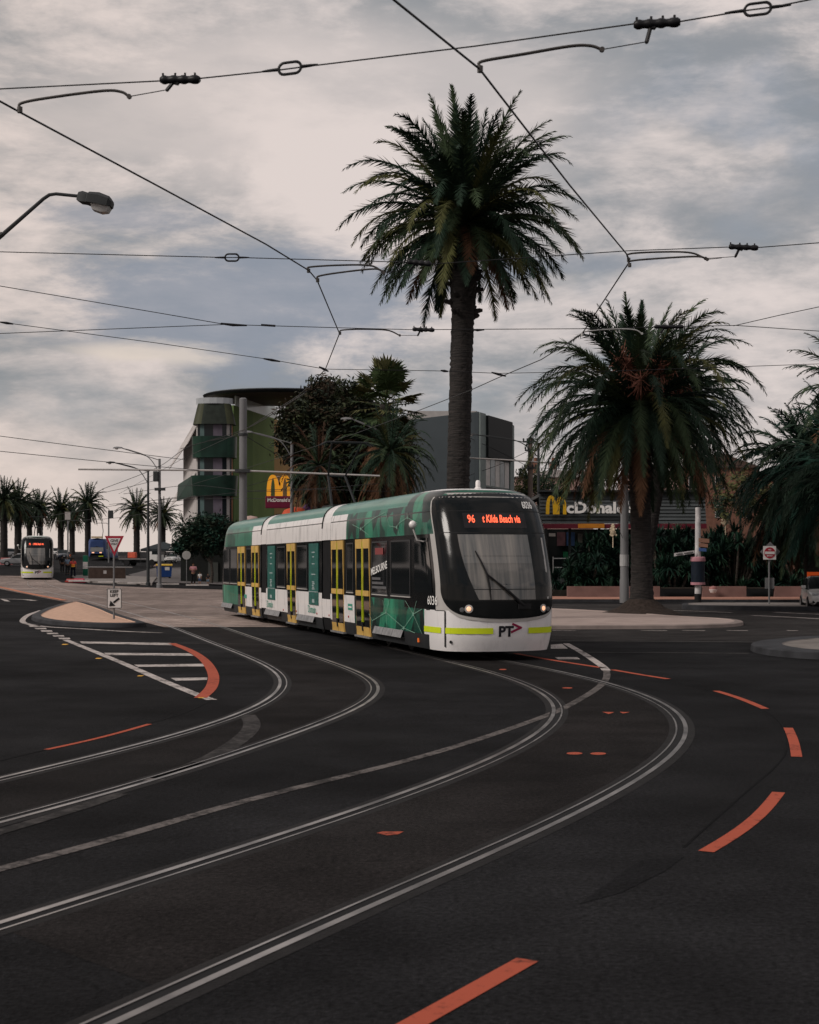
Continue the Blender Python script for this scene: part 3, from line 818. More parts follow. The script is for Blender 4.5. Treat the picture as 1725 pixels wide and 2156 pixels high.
    # panel seams
    for z in (2.70, 3.165):
        m = face_patch([z - .008, z + .008], lambda q: .6, .016); P('seam', m, T_RUBBER, ff)
    dm = P('destination_display', face_patch([2.80, 2.95, 3.12], lambda z: (tr(.74), tr(-.66)), .017), mat('led_pane', (.02, .018, .02), rough=.15, var=.2), smooth=True)
    P('display_lettering', text_mb('96', .235, lambda x, y: SR(.58 - x * .66, 2.985 + y, .028), shear=.05, bold=.004), T_LED, dm)
    P('display_lettering', text_mb('t Kilda Beach via', .215, lambda x, y: SR(-.085 - x * .60, 2.99 + y * 1.05, .028), shear=.22, bold=.006), T_LED, dm)
    if number:
        P('fleet_number', text_mb(number, .21, lambda x, y: SR(-.80 - x * .66, 3.30 + y, .03), shear=.05, bold=.006), T_WTXT)
        def sidetxt(x, y):
            a = -.98 + x * 1.05; z = 1.25 + y
            tt = t_of_d(interp(ACZ, z) - a); p = S(tt, z, 1, .016); return p
        P('fleet_number', text_mb(number, .27, sidetxt, bold=.002), T_WTXT)
    for r in (.80, -.86):
        m = MB(); c_ = SR(r, 1.10, .012); nrm = (SR(r, 1.10, .2) - SR(r, 1.1, .0)).normalized()
        Mq = nrm.to_track_quat('Z', 'Y').to_matrix()
        m.lathe([(.085, 0), (.088, .012), (.07, .018)], c_, 18, 0, Mq)
        hb = P('headlight', m, T_SILVER, smooth=True)
        m = MB(); m.lathe([(.055, .014), (.04, .03), (.02, .034)], c_, 16, 0, Mq); P('lamp_lens', m, T_LAMP, hb, smooth=True)
        m = MB(); c2_ = SR(r * 1.16, 1.08, .012); m.lathe([(.05, 0), (.052, .012), (.03, .018)], c2_, 12, 0, Mq); P('indicator_lens', m, mat('lens_grey', (.12, .12, .125), rough=.15), hb)
    # wiper
    pv = SR(.42, 1.82, .07); bs = SR(-.36, 1.17, .05)
    m = MB(); m.tube([bs, SR(.0, 1.47, .085), pv], [.035, .026, .018], 6); m.tube([SR(-.40, 1.16, .04), SR(-.03, 1.47, .06), SR(.36, 1.76, .06)], .016, 6)
    m.box(SR(-.38, 1.15, .03), (.08, .28, .1))
    wp = P('wiper', m, T_RUBBER, smooth=True, angle=50)
    m = MB(); m.tube([SR(.60, 2.31, .035), SR(.50, 2.05, .05), SR(.42, 1.82, .055), SR(.38, 1.55, .05), SR(.355, 1.28, .03)], [.012, .02, .026, .02, .012], 6); P('wiper_blade', m, T_RUBBER, wp)
    # nose: lime bands, seams, tow hole, logo
    def band(r0, r1, z0, z1, off, n=14):
        m = MB(); m.grid([[SR(r0 + (r1 - r0) * k / n, z, off) for k in range(n + 1)] for z in (z0, z1)]); return m
    P('reflective_stripe', band(1.20, .30, .575, .70, .010), T_LIME); P('reflective_stripe', band(-.50, -1.19, .575, .70, .010), T_LIME)
    m = MB(); m.grid([[S(tt, z, 1, .010) for tt in (.70, .76, .82, .88, .94, 1.0)] for z in (.575, .70)]); P('reflective_stripe', m, T_LIME)
    for r in (1.205, -1.205):
        m = MB(); m.grid([[SR(r - .008, z, .009), SR(r + .008, z, .009)] for z in (.29, .5, .7, .9, 1.05)]); P('panel_seam', m, T_RUBBER)
    m = MB(); m.grid([[SR(1.205, z, .009) for z in (1.045, 1.06)], [SR(1.28, z, .009) for z in (1.045, 1.06)], [SR(1.322, z, .009) for z in (1.045, 1.06)]]); P('panel_seam', m, T_RUBBER)
    m = MB(); c_ = SR(1.12, .40, .008); Mq = (SR(1.12, .4, .2) - c_).normalized().to_track_quat('Z', 'Y').to_matrix(); m.lathe([(.032, 0), (.034, .006), (.02, .007)], c_, 12, 0, Mq); P('towing_cap', m, T_RUBBER)
    lg = P('logo', text_mb('PT', .30, lambda x, y: SR(.02 - x * 1.0, .615 + y, .016), bold=.012), mat('logo_black', (.012, .012, .016), rough=.5, var=0))
    m = MB()
    for (x0, y0), (x1, y1) in (((-.115, .785), (-.315, .70)), ((-.315, .70), (-.115, .615))):
        d = Vector((x1 - x0, y1 - y0)).normalized() * .024; n_ = Vector((-d.y, d.x))
        m.face([SR(x0 + n_.x, y0 + n_.y, .018), SR(x0 - n_.x, y0 - n_.y, .018), SR(x1 + d.x - n_.x, y1 + d.y - n_.y, .018), SR(x1 + d.x + n_.x, y1 + d.y + n_.y, .018)])
    P('logo_arrow', m, mat('logo_red', (.22, .012, .05), rough=.5, var=0), lg)
    # side glass of the cab, camera ball, roof beacon
    m = MB(); m.grid([[S(tt, z, 1, .010) for tt in (.86, .9, .95, 1.0)] + [side(-2.2, z, .012)] for z in (1.42, 1.8, 2.2, 2.6)]); P('window', m, T_GLASS, smooth=True)
    m = MB(); q = side(-1.55, 2.52, 0); top = q + Vector((-.1, -.22, .30))
    m.tube([q, q + Vector((-.04, -.14, .03)), top], .018, 6); cb = P('mirror_arm', m, T_SILVER)
    m = MB(); m.lathe([(.01, -.088), (.05, -.075), (.078, -.04), (.088, 0), (.078, .04), (.05, .075), (.01, .088)], top + Vector((0, 0, .07)), 14); P('camera_ball', m, T_WHITE, cb, smooth=True, angle=180)
    m = MB(); m.lathe([(.075, 0), (.08, .03), (.055, .05), (.055, .16), (.04, .20), (.01, .21)], (-2.1, .12, 3.70), 12); P('roof_beacon', m, T_WHITE, smooth=True, angle=50)
    # ---- near side doors and windows
    def door(a0, a1):
        m = MB(); z0, z1 = .24, 2.655; mid = (a0 + a1) / 2; w_ = abs(a0 - a1)
        for b0, b1 in ((a0, mid - .022 * (1 if a1 < a0 else -1) * -1), (mid - .022, a1)):
            st = .052
            sg = -1 if b1 < b0 else 1
            slab(m, b0, b0 + sg * st, z0, z1, 0, .035); slab(m, b1 - sg * st, b1, z0, z1, 0, .035)
            for zz0, zz1 in ((z0, .46), (1.235, 1.37), (2.42, z1)):
                slab(m, b0 + sg * st, b1 - sg * st, zz0, zz1, 0, .034)
        d = P('door', m, T_YELLOW)
        for b0, b1 in ((a0, mid), (mid, a1)):
            sg = -1 if b1 < b0 else 1
            for zz0, zz1 in ((.46, 1.235), (1.37, 2.42)):
                g = MB(); slab(g, b0 + sg * .04, b1 - sg * .04, zz0, zz1, 0, .016); P('door_glass', g, T_GLASS, d)
        for k in (-1, 1):
            g = MB(); slab(g, mid + k * .05 - .009, mid + k * .05 + .009, .58, z1 - .02, .012, .034); P('door_edge_strip', g, T_LIME, d)
        g = MB(); slab(g, mid - .06, mid + .06, .36, .58, .02, .045); P('door_lock', g, T_RUBBER, d)
        g = MB(); slab(g, a0 + .05, a1 - .05, .19, .235, -.05, .09); P('door_step', g, T_STEP, d)
    for u0, u1 in ((1598, 1468), (1352, 1240), (900, 822), (556, 490), (426, 360)): door(c1(u0), c1(u1))
    def window(a0, a1, z0=1.31, z1=2.58, frame=True, mt=T_GLASS):
        f = MB(); w_ = .035
        sg = -1 if a1 < a0 else 1
        slab(f, a0, a0 + sg * w_, z0, z1, 0, .016); slab(f, a1 - sg * w_, a1, z0, z1, 0, .016); slab(f, a0 + sg * w_, a1 - sg * w_, z0, z0 + w_, 0, .016); slab(f, a0 + sg * w_, a1 - sg * w_, z1 - w_, z1, 0, .016)
        o = P('window', f, mat('window_frame_grey', (.035, .036, .038), rough=.4, var=.1))
        g = MB(); slab(g, a0 + sg * w_, a1 - sg * w_, z0 + w_, z1 - w_, 0, .007); P('window_glass', g, mt, o)
        g = MB(); slab(g, a0, a1, z0 - .03, z0 - .006, 0, .02); P('window_sill', g, T_SILVER, o)
        return o
    wM = window(c2(242), c2(108)); window(c2(440), c2(272)); window(c1(1442), c1(1378))
    window(c1(1008), c1(914)); window(c1(802), c1(728)); window(c1(482), c1(440)); window(c1(352), c1(288)); window(c1(280), c1(224))
    # stickers and posters
    def atxt(ac, zc, rot=0.0, sx=1.0):
        return lambda x, y: side(ac + (x * math.cos(rot) - y * math.sin(rot)) * sx, zc + x * math.sin(rot) + y * math.cos(rot), .026)
    mc = (c2(242) + c2(108)) / 2
    tM = P('sticker_lettering', text_mb('MELBOURNE', .25, atxt(mc, 1.92, .13), bold=.004), T_WTXT, wM)
    g = MB()
    for k in range(3): slab(g, mc - .62, mc + .62 - k * .25, 1.44 + k * .105, 1.50 + k * .105, .018, .022)
    g2 = MB(); slab(g2, mc - .35, mc + .35, 2.26, 2.42, .018, .022); P('sticker_emblem', g2, mat('sticker_red', (.22, .05, .05), rough=.5), wM)
    P('sticker_bars', g, mat('sticker_grey', (.10, .10, .105), rough=.5), wM)
    for u0, u1 in ((1115, 1028), (708, 640)):
        a0, a1 = c1(u0), c1(u1); mid = (a0 + a1) / 2
        g = MB(); slab(g, a0, a1, .86, 2.62, 0, .020); p_ = P('poster', g, T_POSTER)
        g = MB(); slab(g, a0 - .0, a1, 1.225, 1.245, .020, .026)
        for k, (zz, ww) in enumerate(((2.35, .4), (2.22, .22), (2.02, .34), (1.72, .5))): slab(g, mid - ww * .5, mid + ww * .5, zz, zz + .03, .020, .024)
        for k in range(5): slab(g, mid - .17 + (k % 2) * .06, mid + .16 - (k % 3) * .05, 1.30 + k * .05, 1.33 + k * .05, .020, .024)
        slab(g, mid - .14, mid + .14, .92, 1.02, .020, .024); P('poster_print', g, mat('poster_ink', (.30, .36, .36), rough=.5), p_)
    GTX = mat('tram_green_ink', (.06, .26, .19), rough=.5, var=0)
    for u, z in ((1055, .72), (660, .70)): P('side_lettering', text_mb('Domain', .30, atxt(c1(u), z), bold=.004), GTX)
    g = MB(); slab(g, c1(1432), c1(1392), .84, 1.0, 0, .012); bd = P('side_badge', g, GTX)
    g = MB(); slab(g, c1(1428), c1(1398), .90, .935, .012, .016); P('badge_bar', g, T_WTXT, bd)
    g = MB(); slab(g, c1(440), c1(420), .80, .93, 0, .012); P('side_badge', g, GTX)
    REDB = mat('button_red', (.35, .03, .03), rough=.4)
    for u, z in ((1395, .66), (1212, .62), (1098, .62), (905, .60), (782, .58)):
        g = MB(); q = side(c1(u), z, 0); g.lathe([(.03, 0), (.03, .015), (.015, .02)], q, 10, 0, Matrix.Rotation(rad(90), 3, 'X')); P('side_button', g, REDB)
    for a0, a1 in ((c2(378), c2(130)), (c1(1080), c1(918)), (c1(756), c1(618)), (c1(310), c1(212))):
        g = MB(); n = 3
        for k in range(n):
            b0 = a0 + (a1 - a0) * k / n; b1 = a0 + (a1 - a0) * (k + 1) / n + .02
            g.face([side(b0, .36, .10), side(b1, .36, .10), side(b1, .53, .02), side(b0, .53, .02)]); g.face([side(b0, .36, .0), side(b1, .36, .0), side(b1, .36, .10), side(b0, .36, .10)])
        P('bogie_cover', g, T_STEP)
    g = MB(); q = side(-2.0, .36, .01); g.box(q, (.05, .03, .09)); P('marker_light', g, mat('marker_amber', (.5, .12, .02), rough=.3, emit=(.8, .15, .03), estr=.4))
    # thin pale network drawn over the green wrap
    def node(q):
        a = c2(q[0]); Y = 29.4 - a * .956; return side(a, CAM + (HZ - (1180 + q[1] * .28986) * .8423) / F * Y, .022)
    g = MB()
    for q0, q1 in (((-60, 452), (15, 490)), ((15, 490), (110, 405)), ((110, 405), (215, 345)), ((15, 490), (90, 548)), ((262, 466), (325, 476)), ((325, 476), (345, 440)), ((345, 440), (415, 392)), ((415, 392), (505, 438)), ((415, 392), (405, 345)), ((215, 345), (262, 466)), ((330, 476), (350, 545)),
                   ((85, 1222), (112, 1282)), ((112, 1282), (235, 1210)), ((235, 1210), (385, 1345)), ((385, 1345), (470, 1226)), ((470, 1226), (545, 1182)), ((235, 1210), (262, 1105)), ((235, 1210), (205, 1105)), ((385, 1345), (480, 1388)), ((470, 1226), (400, 1108)), ((470, 1226), (498, 1112)), ((470, 1226), (540, 1395)), ((235, 1210), (238, 1340)), ((112, 1282), (100, 1350)), ((385, 1345), (330, 1375))):
        p0, p1 = node(q0), node(q1); d = (p1 - p0).normalized(); n_ = Vector((-d.z, 0, d.x)) * .0065
        g.face([p0 - n_, p1 - n_, p1 + n_, p0 + n_])
    for q in ((15, 490), (325, 476), (415, 392), (235, 1210), (385, 1345), (470, 1226)):
        p = node(q); p.y -= .003; g.face([p + Vector((.035 * math.cos(k * PI / 4), 0, .045 * math.sin(k * PI / 4))) for k in range(8)])
    P('wrap_lines', g, mat('wrap_line_green', (.20, .36, .28), rough=.5, var=.2))
    # pantograph on the middle section
    def ctr(a, r, z): return Vector((a, -r, z))
    m = MB(); pa = -13.4
    for r in (.38, -.38):
        m.tube([ctr(pa - .2, r, 3.75), ctr(pa - 1.15, r * .7, 4.72)], .04, 6); m.tube([ctr(pa - 1.15, r * .7, 4.72), ctr(pa + .05, r * 1.2, 5.62)], .028, 6)
    m.tube([ctr(pa - 1.15, -.3, 4.72), ctr(pa - 1.15, .3, 4.72)], .03, 6); m.box((pa - .3, 0, 3.74), (1.4, 1.0, .1))
    pg = P('pantograph', m, T_SKIRT)
    m = MB()
    for o in (-.14, .14): m.tube([ctr(pa + o, .80, 5.56), ctr(pa + o, .62, 5.66), ctr(pa + o, -.62, 5.66), ctr(pa + o, -.80, 5.56)], .025, 6)
    for r in (.45, -.45): m.tube([ctr(pa - .14, r, 5.66), ctr(pa + .14, r, 5.66)], .018, 6)
    P('contact_strip', m, T_SKIRT, pg)
    return t
def painted_reflection_mat(name, lo, hi):  # pale vertical streaks in the base colour imitate sky reflected in glass
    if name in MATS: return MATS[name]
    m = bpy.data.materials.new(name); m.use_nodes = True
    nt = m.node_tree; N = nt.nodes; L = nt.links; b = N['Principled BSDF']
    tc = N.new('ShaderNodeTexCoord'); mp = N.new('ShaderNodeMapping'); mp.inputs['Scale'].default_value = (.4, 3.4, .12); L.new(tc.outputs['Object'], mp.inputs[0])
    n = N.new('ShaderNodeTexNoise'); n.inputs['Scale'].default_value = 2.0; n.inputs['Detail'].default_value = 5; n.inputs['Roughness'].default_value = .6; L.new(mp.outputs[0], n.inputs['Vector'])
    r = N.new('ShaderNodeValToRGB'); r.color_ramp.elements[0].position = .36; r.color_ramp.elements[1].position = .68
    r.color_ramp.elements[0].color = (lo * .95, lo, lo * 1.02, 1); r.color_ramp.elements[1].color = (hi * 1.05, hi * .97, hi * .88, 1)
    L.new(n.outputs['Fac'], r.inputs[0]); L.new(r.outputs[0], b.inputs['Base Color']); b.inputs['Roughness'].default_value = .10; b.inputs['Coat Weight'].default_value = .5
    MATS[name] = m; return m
HEAD = math.atan2(-.956, .293)
make_tram((2.03, 29.79, 0), HEAD, 'three section green and white tram with yellow doors, nearest to the camera', '6036', 'trams')
pt = G(78, 1221.5)
make_tram((pt.x, pt.y, pt.z), math.atan2(-.969, .246), 'distant green and white tram coming head on at the left edge', None, 'trams')
# ================================================================ palms, trees, shrubs
LF_DARK = leafmat('leaf_dark', (.018, .034, .022)); LF_MID = leafmat('leaf_mid', (.034, .052, .026)); LF_OLIVE = leafmat('leaf_olive', (.075, .078, .030)); LF_DEAD = leafmat('leaf_dead', (.10, .052, .030), .3, .8)
LF_RED = leafmat('leaf_reddish', (.055, .030, .020)); FRUIT = leafmat('fruit_stalks', (.20, .085, .062), .35, .7)
LF_TEAL = leafmat('leaf_bluegreen', (.012, .036, .026)); LF_FRESH = leafmat('leaf_fresh', (.05, .095, .035))
def barkmat(name, col):
    m = bpy.data.materials.new(name); m.use_nodes = True
    nt = m.node_tree; N = nt.nodes; L = nt.links; b = N['Principled BSDF']; c = s2l(col)
    tc = N.new('ShaderNodeTexCoord'); mp = N.new('ShaderNodeMapping'); mp.inputs['Scale'].default_value = (1.2, 1.2, 9); L.new(tc.outputs['Object'], mp.inputs[0])
    n = N.new('ShaderNodeTexNoise'); n.inputs['Scale'].default_value = 2.2; n.inputs['Detail'].default_value = 6; L.new(mp.outputs[0], n.inputs['Vector'])
    r = N.new('ShaderNodeValToRGB'); r.color_ramp.elements[0].position = .36; r.color_ramp.elements[1].position = .66
    r.color_ramp.elements[0].color = (*[x * .35 for x in c], 1); r.color_ramp.elements[1].color = (*[x * 1.6 for x in c], 1)
    L.new(n.outputs['Fac'], r.inputs[0]); L.new(r.outputs[0], b.inputs['Base Color']); b.inputs['Roughness'].default_value = .9
    bp = N.new('ShaderNodeBump'); bp.inputs['Strength'].default_value = .9; bp.inputs['Distance'].default_value = .05; L.new(n.outputs['Fac'], bp.inputs['Height']); L.new(bp.outputs['Normal'], b.inputs['Normal'])
    return m
PALM_BARK = barkmat('palm_bark', (.0175, .0140, .0128)); TREE_BARK = barkmat('tree_bark', (.05, .04, .032))
def frond(mb, rnd, base, az, el, Lf, curl, mi, pairs, lw, ll, sag=.35):
    d = Vector((math.cos(az) * math.cos(el), math.sin(az) * math.cos(el), math.sin(el)))
    sidev = Vector((-math.sin(az), math.cos(az), 0)); p = Vector(base); n = pairs; st = Lf / n
    pts = [p.copy()]; dirs = [d.copy()]
    twist = rnd.uniform(-.35, .35)
    for k in range(n):
        u = k / n
        h = math.sqrt(max(0.0, d.x * d.x + d.y * d.y))
        d = d + Vector((0, 0, -1)) * curl * st / Lf * (.2 + 1.6 * u * u * 1.4) * (.25 + h); d.normalize()
        p = p + d * st; pts.append(p.copy()); dirs.append(d.copy())
    mb.tube(pts[::max(1, n // 8)], [.045 * (1 - .85 * i / max(1, len(pts[::max(1, n // 8)]) - 1)) * lw / .045 + .006 for i in range(len(pts[::max(1, n // 8)]))], 3, mi, False)
    for k in range(2, n + 1):
        u = k / n
        l = ll * min(1, .35 + 2.6 * u) * (1 if u < .62 else max(.22, 1 - ((u - .62) / .44) ** 1.6)) * rnd.uniform(.85, 1.1)
        dd = dirs[k]; s_ = sidev * math.cos(twist) + dd.cross(sidev) * math.sin(twist)
        up = s_.cross(dd)
        if up.z < 0: up = -up
        for sg in (-1, 1):
            tip = (s_ * sg * (.66 - .2 * u) + dd * (.62 + .2 * u) + up * rnd.uniform(-.38, .34)).normalized() * l
            tip.z -= sag * l * rnd.uniform(.5, 1)
            w_ = dd * lw * .5
            q = pts[k]
            mb.face([q - w_, q + w_, q + tip * .55 + w_ * .75 , q + tip], mi)
def palm(loc, label, group, H, tr, R, nf, pairs, seed, lw=.05, ll=.46, sag=.25, low=-58, curl=1.5, lean=(0, 0), dead=.1, fruit=0, base_flare=1.25, skirt=0, ring=.11, swell=1.0, bias=0.0, mats=None, top=86, young=.92, old=1.0):
    rnd = random.Random(seed)
    t = thing('palm_tree', label, 'palm tree', loc, 0, group)
    lx, ly = lean
    cpos = lambda z: Vector((lx * (z / H) ** 1.5, ly * (z / H) ** 1.5, z))
    prof = []
    z = 0; rows = []; ns = 22; k = 0
    ph = rnd.uniform(0, 6)
    while z < H:
        u = z / H
        r = tr * (1 + (base_flare - 1) * math.exp(-u * H / .55)) * (1.02 - .06 * u)
        if 1.0 < H - z < 3.0: r *= 1 + .17 * swell * math.sin(PI * (3.0 - (H - z)) / 2.0) ** .8
        q = cpos(z)
        rows.append([q + Vector((math.cos(2 * PI * j / ns), math.sin(2 * PI * j / ns), 0)) * r * (1 + (.06 if (k + j) % 2 else -.045) + rnd.uniform(-.045, .045)) + Vector((0, 0, .03 * ((j % 2) * 2 - 1))) for j in range(ns)])
        z += ring; k += 1
    m = MB(); m.grid(rows, 0, closed=True)
    # stubs of cut fronds below the crown
    for i in range(int(44 * swell)):
        a = rnd.uniform(0, 2 * PI); zz = H - 1.0 - 2.2 * rnd.random(); q = cpos(zz); dv = Vector((math.cos(a), math.sin(a), 0))
        b0 = q + dv * tr * .95; l = rnd.uniform(.12, .34)
        m.tube([b0, b0 + dv * l * .7 + Vector((0, 0, l * .15)), b0 + dv * l + Vector((0, 0, l * rnd.uniform(.1, .8)))], [.10, .08, .05], 5, 0)
    m.build('trunk', PALM_BARK, t, smooth=True, angle=50)
    c = cpos(H)
    m = MB(); GA = PI * (3 - math.sqrt(5))
    for i in range(nf):
        u = (i + .5) / nf
        el = rad(top + (low - top) * (u ** (.80 + bias))) + rnd.gauss(0, .09)
        az = i * GA + rnd.uniform(-.25, .25)
        L_ = R * rnd.uniform(.86, 1.08) * (young + (1 - young) * u / .2 if u < .2 else (1.0 if u < .6 else 1 - (1 - old) * (u - .6) / .4))
        cc = curl * rnd.uniform(.7, 1.25) * (.6 + .6 * min(1, u * 1.6))
        mi = 0 if rnd.random() < .52 else (1 if rnd.random() < .72 else 2)
        if u > .8 and rnd.random() < dead * 3: mi = 3
        b0 = c + Vector((math.cos(az) * tr * .55, math.sin(az) * tr * .55, .45 - .75 * u))
        frond(m, rnd, b0, az, el, L_, cc, mi, pairs, lw, ll, sag)
    m.build('crown', mats or [LF_DARK, LF_MID, LF_OLIVE, LF_DEAD], t)
    if fruit:
        for i in range(fruit):
            m = MB(); a = rnd.uniform(0, 2 * PI) if i > 3 else rad([-70, -120, -40, -95][i % 4]); el = rad(rnd.uniform(15, 50))
            o = c + Vector((0, 0, .5)); d = Vector((math.cos(a) * math.cos(el), math.sin(a) * math.cos(el), math.sin(el)))
            e = o + d * rnd.uniform(1.7, 2.3); m.tube([o, o.lerp(e, .6) + Vector((0, 0, .2)), e], [.06, .05, .03], 5)
            for q in range(150):
                s0 = o.lerp(e, rnd.uniform(.5, 1)); m.tube([s0, s0 + Vector((rnd.gauss(0, .26), rnd.gauss(0, .26), rnd.gauss(-.05, .3)))], [.026, .016], 3, 0, False)
            m.build('fruit_stalk', FRUIT, t)
    if skirt:
        m = MB()
        for i in range(skirt):
            az = rnd.uniform(0, 2 * PI); z0 = H - rnd.uniform(.2, 2.6)
            frond(m, rnd, cpos(z0) + Vector((math.cos(az), math.sin(az), 0)) * tr, az, rad(rnd.uniform(-30, -5)), R * rnd.uniform(.5, .8), 3.4, 0, max(10, pairs // 2), lw * 1.3, ll * .9, .6)
        m.build('dead_frond_skirt', LF_DEAD, t)
    return t

P1 = PX(962, 1030, 48.0); b1 = Vector((P1.x - .02, 48.0, .14))
palm(b1, 'tallest palm with a long straight trunk rising behind the tram', 'tall date palms', 13.4, .375, 4.25, 138, 92, 11, lw=.068, ll=.56, low=-28, curl=1.6, young=.82, old=.84, lean=(.34, 0), dead=.05, swell=1.25, sag=.2)
b2 = G(1352, 1296)
palm(b2 + Vector((0, 0, .13)), 'shorter spreading palm with orange fruit stalks, standing on the paved island', 'tall date palms', 7.9, .39, 5.3, 185, 92, 5, lw=.072, ll=.58, low=-36, curl=2.35, old=.82, top=80, young=.72, sag=.2, lean=(-.15, 0), dead=.13, fruit=6, base_flare=1.4, swell=.8, ring=.12)
m = MB(); rr = random.Random(3); rows = []
for r, z in ((0.2, .62), (.75, .50), (1.0, .36), (1.3, .2), (1.75, .08), (2.3, -.04)):
    rows.append([b2 + Vector((math.cos(j * PI / 14) * r * .68 * rr.uniform(.93, 1.07), math.sin(j * PI / 14) * r * .68 * rr.uniform(.93, 1.07), z + .13 + rr.uniform(-.03, .03))) for j in range(28)])
m.grid(rows, 0, closed=True); tag(m.build('soil_mound', mat('mound_soil', (.035, .026, .022), rough=.95, var=.4, scale=8, bump=.8, bscale=30), loc=b2, smooth=True), 'dark mound of soil and roots around the foot of the shorter palm', 'soil mound')
b3 = GY(1352, 70)
palm(b3, 'palm half hidden directly behind the shorter island palm', 'tall date palms', 9.7, .36, 4.0, 90, 30, 21, lw=.1, ll=.58, low=-50, curl=1.6, young=.75, lean=(1.6, 0), dead=.15)
palm(GY(1716, 73), 'big dark drooping palm filling the right edge of the photo', 'tall date palms', 6.5, .5, 5.0, 185, 70, 31, lw=.1, ll=.62, low=-60, curl=2.2, top=75, young=.7, dead=.08, mats=[LF_DARK, LF_TEAL, LF_MID, LF_DEAD])
palm(GY(1822, 66), 'palm standing outside the right edge, only its frond tips showing', 'tall date palms', 10.0, .45, 3.6, 70, 40, 41, lw=.08, ll=.55, low=-40, curl=1.2, dead=.05)
palm(GY(1812, 60), 'low bushy palm at the right edge above the white car', 'tall date palms', 5.6, .5, 4.4, 130, 50, 43, lw=.08, ll=.6, low=-30, curl=2.0, dead=.1, mats=[LF_DARK, LF_TEAL, LF_DARK, LF_DEAD])
# far row on the left: two grown palms, the others copies
DM = [leafmat('far_leaf_dark', (.022, .034, .024)), leafmat('far_leaf_mid', (.032, .046, .026)), LF_OLIVE, LF_DEAD]
far = [(185, 1022, 235, 1), (128, 1035, 240, 1.0), (84, 1036, 240, 1.02), (38, 1018, 225, 1.12), (8, 1012, 220, 1.15), (288, 1036, 230, 1.0), (343, 1052, 238, .95), (152, 1052, 262, 1.0), (62, 1046, 262, 1.0), (393, 1085, 215, .8)]
lab = ['distant palm standing clear, just left of the give way sign', 'distant palm above the far end of the tram stop', 'distant palm above the distant tram', 'distant bushy palm near the left edge above the silver car', 'distant palm cut by the left edge of the photo',
       'distant palm directly left of the twin street lamps', 'smaller distant palm behind the tall lamp post', 'rear palm between two taller ones above the tram stop', 'rear palm behind the distant tram', 'small distant palm beside the white side of the green building']
protos = []
for k, (x, ytop, Y, s_) in enumerate(far):
    base = GY(x, Y); top = PX(x, ytop, Y).z
    if k < 2:
        H0 = (top - base.z) - 3.0
        t = palm(base, lab[k], 'distant palms', H0, .48, 3.7, 64, 16, 60 + k, lw=.16, ll=.62, low=-62, curl=1.35, dead=.1, ring=.3, mats=DM); protos.append((t, top - base.z))
    else:
        pr, hh = protos[k % 2]; f = (top - base.z) / hh
        copy_thing(pr, base, k * 1.3, lab[k], 'distant palms', (s_, s_, f))

def leaf_tree(name, label, cat, loc, blobs, nleaf, leaf, mats, trunk, seed, group=None, limbs=True):
    """blobs: (centre offset, radii); leaves spread through each blob in clumps"""
    rnd = random.Random(seed); t = thing(name, label, cat, loc, 0, group)
    m = MB(); tr, th = trunk
    fork = Vector((0, 0, th)); m.tube([(0, 0, 0), (rnd.uniform(-.1, .1), 0, th * .5), fork], [tr * 1.25, tr, tr * .85], 9)
    if limbs:
        for c, r in blobs: m.tube([fork - Vector((0, 0, .2)), fork.lerp(Vector(c), .5) + Vector((rnd.uniform(-.3, .3), 0, .2)), Vector(c)], [tr * .55, tr * .35, tr * .12], 6)
    m.build('trunk', TREE_BARK, t, smooth=True)
    m = MB(); tot = sum(r[0] * r[1] * r[2] for c, r in blobs)
    for c, r in blobs:
        n = int(nleaf * r[0] * r[1] * r[2] / tot); ncl = max(4, n // 34)
        for _ in range(ncl):
            while True:
                q = Vector((rnd.uniform(-1, 1), rnd.uniform(-1, 1), rnd.uniform(-1, 1)))
                if .2 < q.length < 1: break
            q = q * (q.length ** -.35)
            cc = Vector(c) + Vector((q.x * r[0], q.y * r[1], q.z * r[2])); cs = rnd.uniform(.5, 1.1) * leaf * 3.2
            mi = min(len(mats) - 1, int(rnd.random() ** 1.3 * len(mats)))
            for _ in range(34):
                o = Vector((rnd.gauss(0, 1), rnd.gauss(0, 1), rnd.gauss(0, .7))) * cs * .6
                a = Vector((rnd.gauss(0, 1), rnd.gauss(0, 1), rnd.gauss(0, 1))).normalized(); b = a.orthogonal().normalized()
                s_ = leaf * rnd.uniform(.6, 1.2); p = cc + o
                m.face([p - a * s_, p + b * s_ * .4, p + a * s_, p - b * s_ * .4], mi)
    m.build('crown', mats, t)
    return t
def rel(x, y, Y, base): p = PX(x, y, Y); return p - base
Y0 = 92; tb = GY(690, Y0)
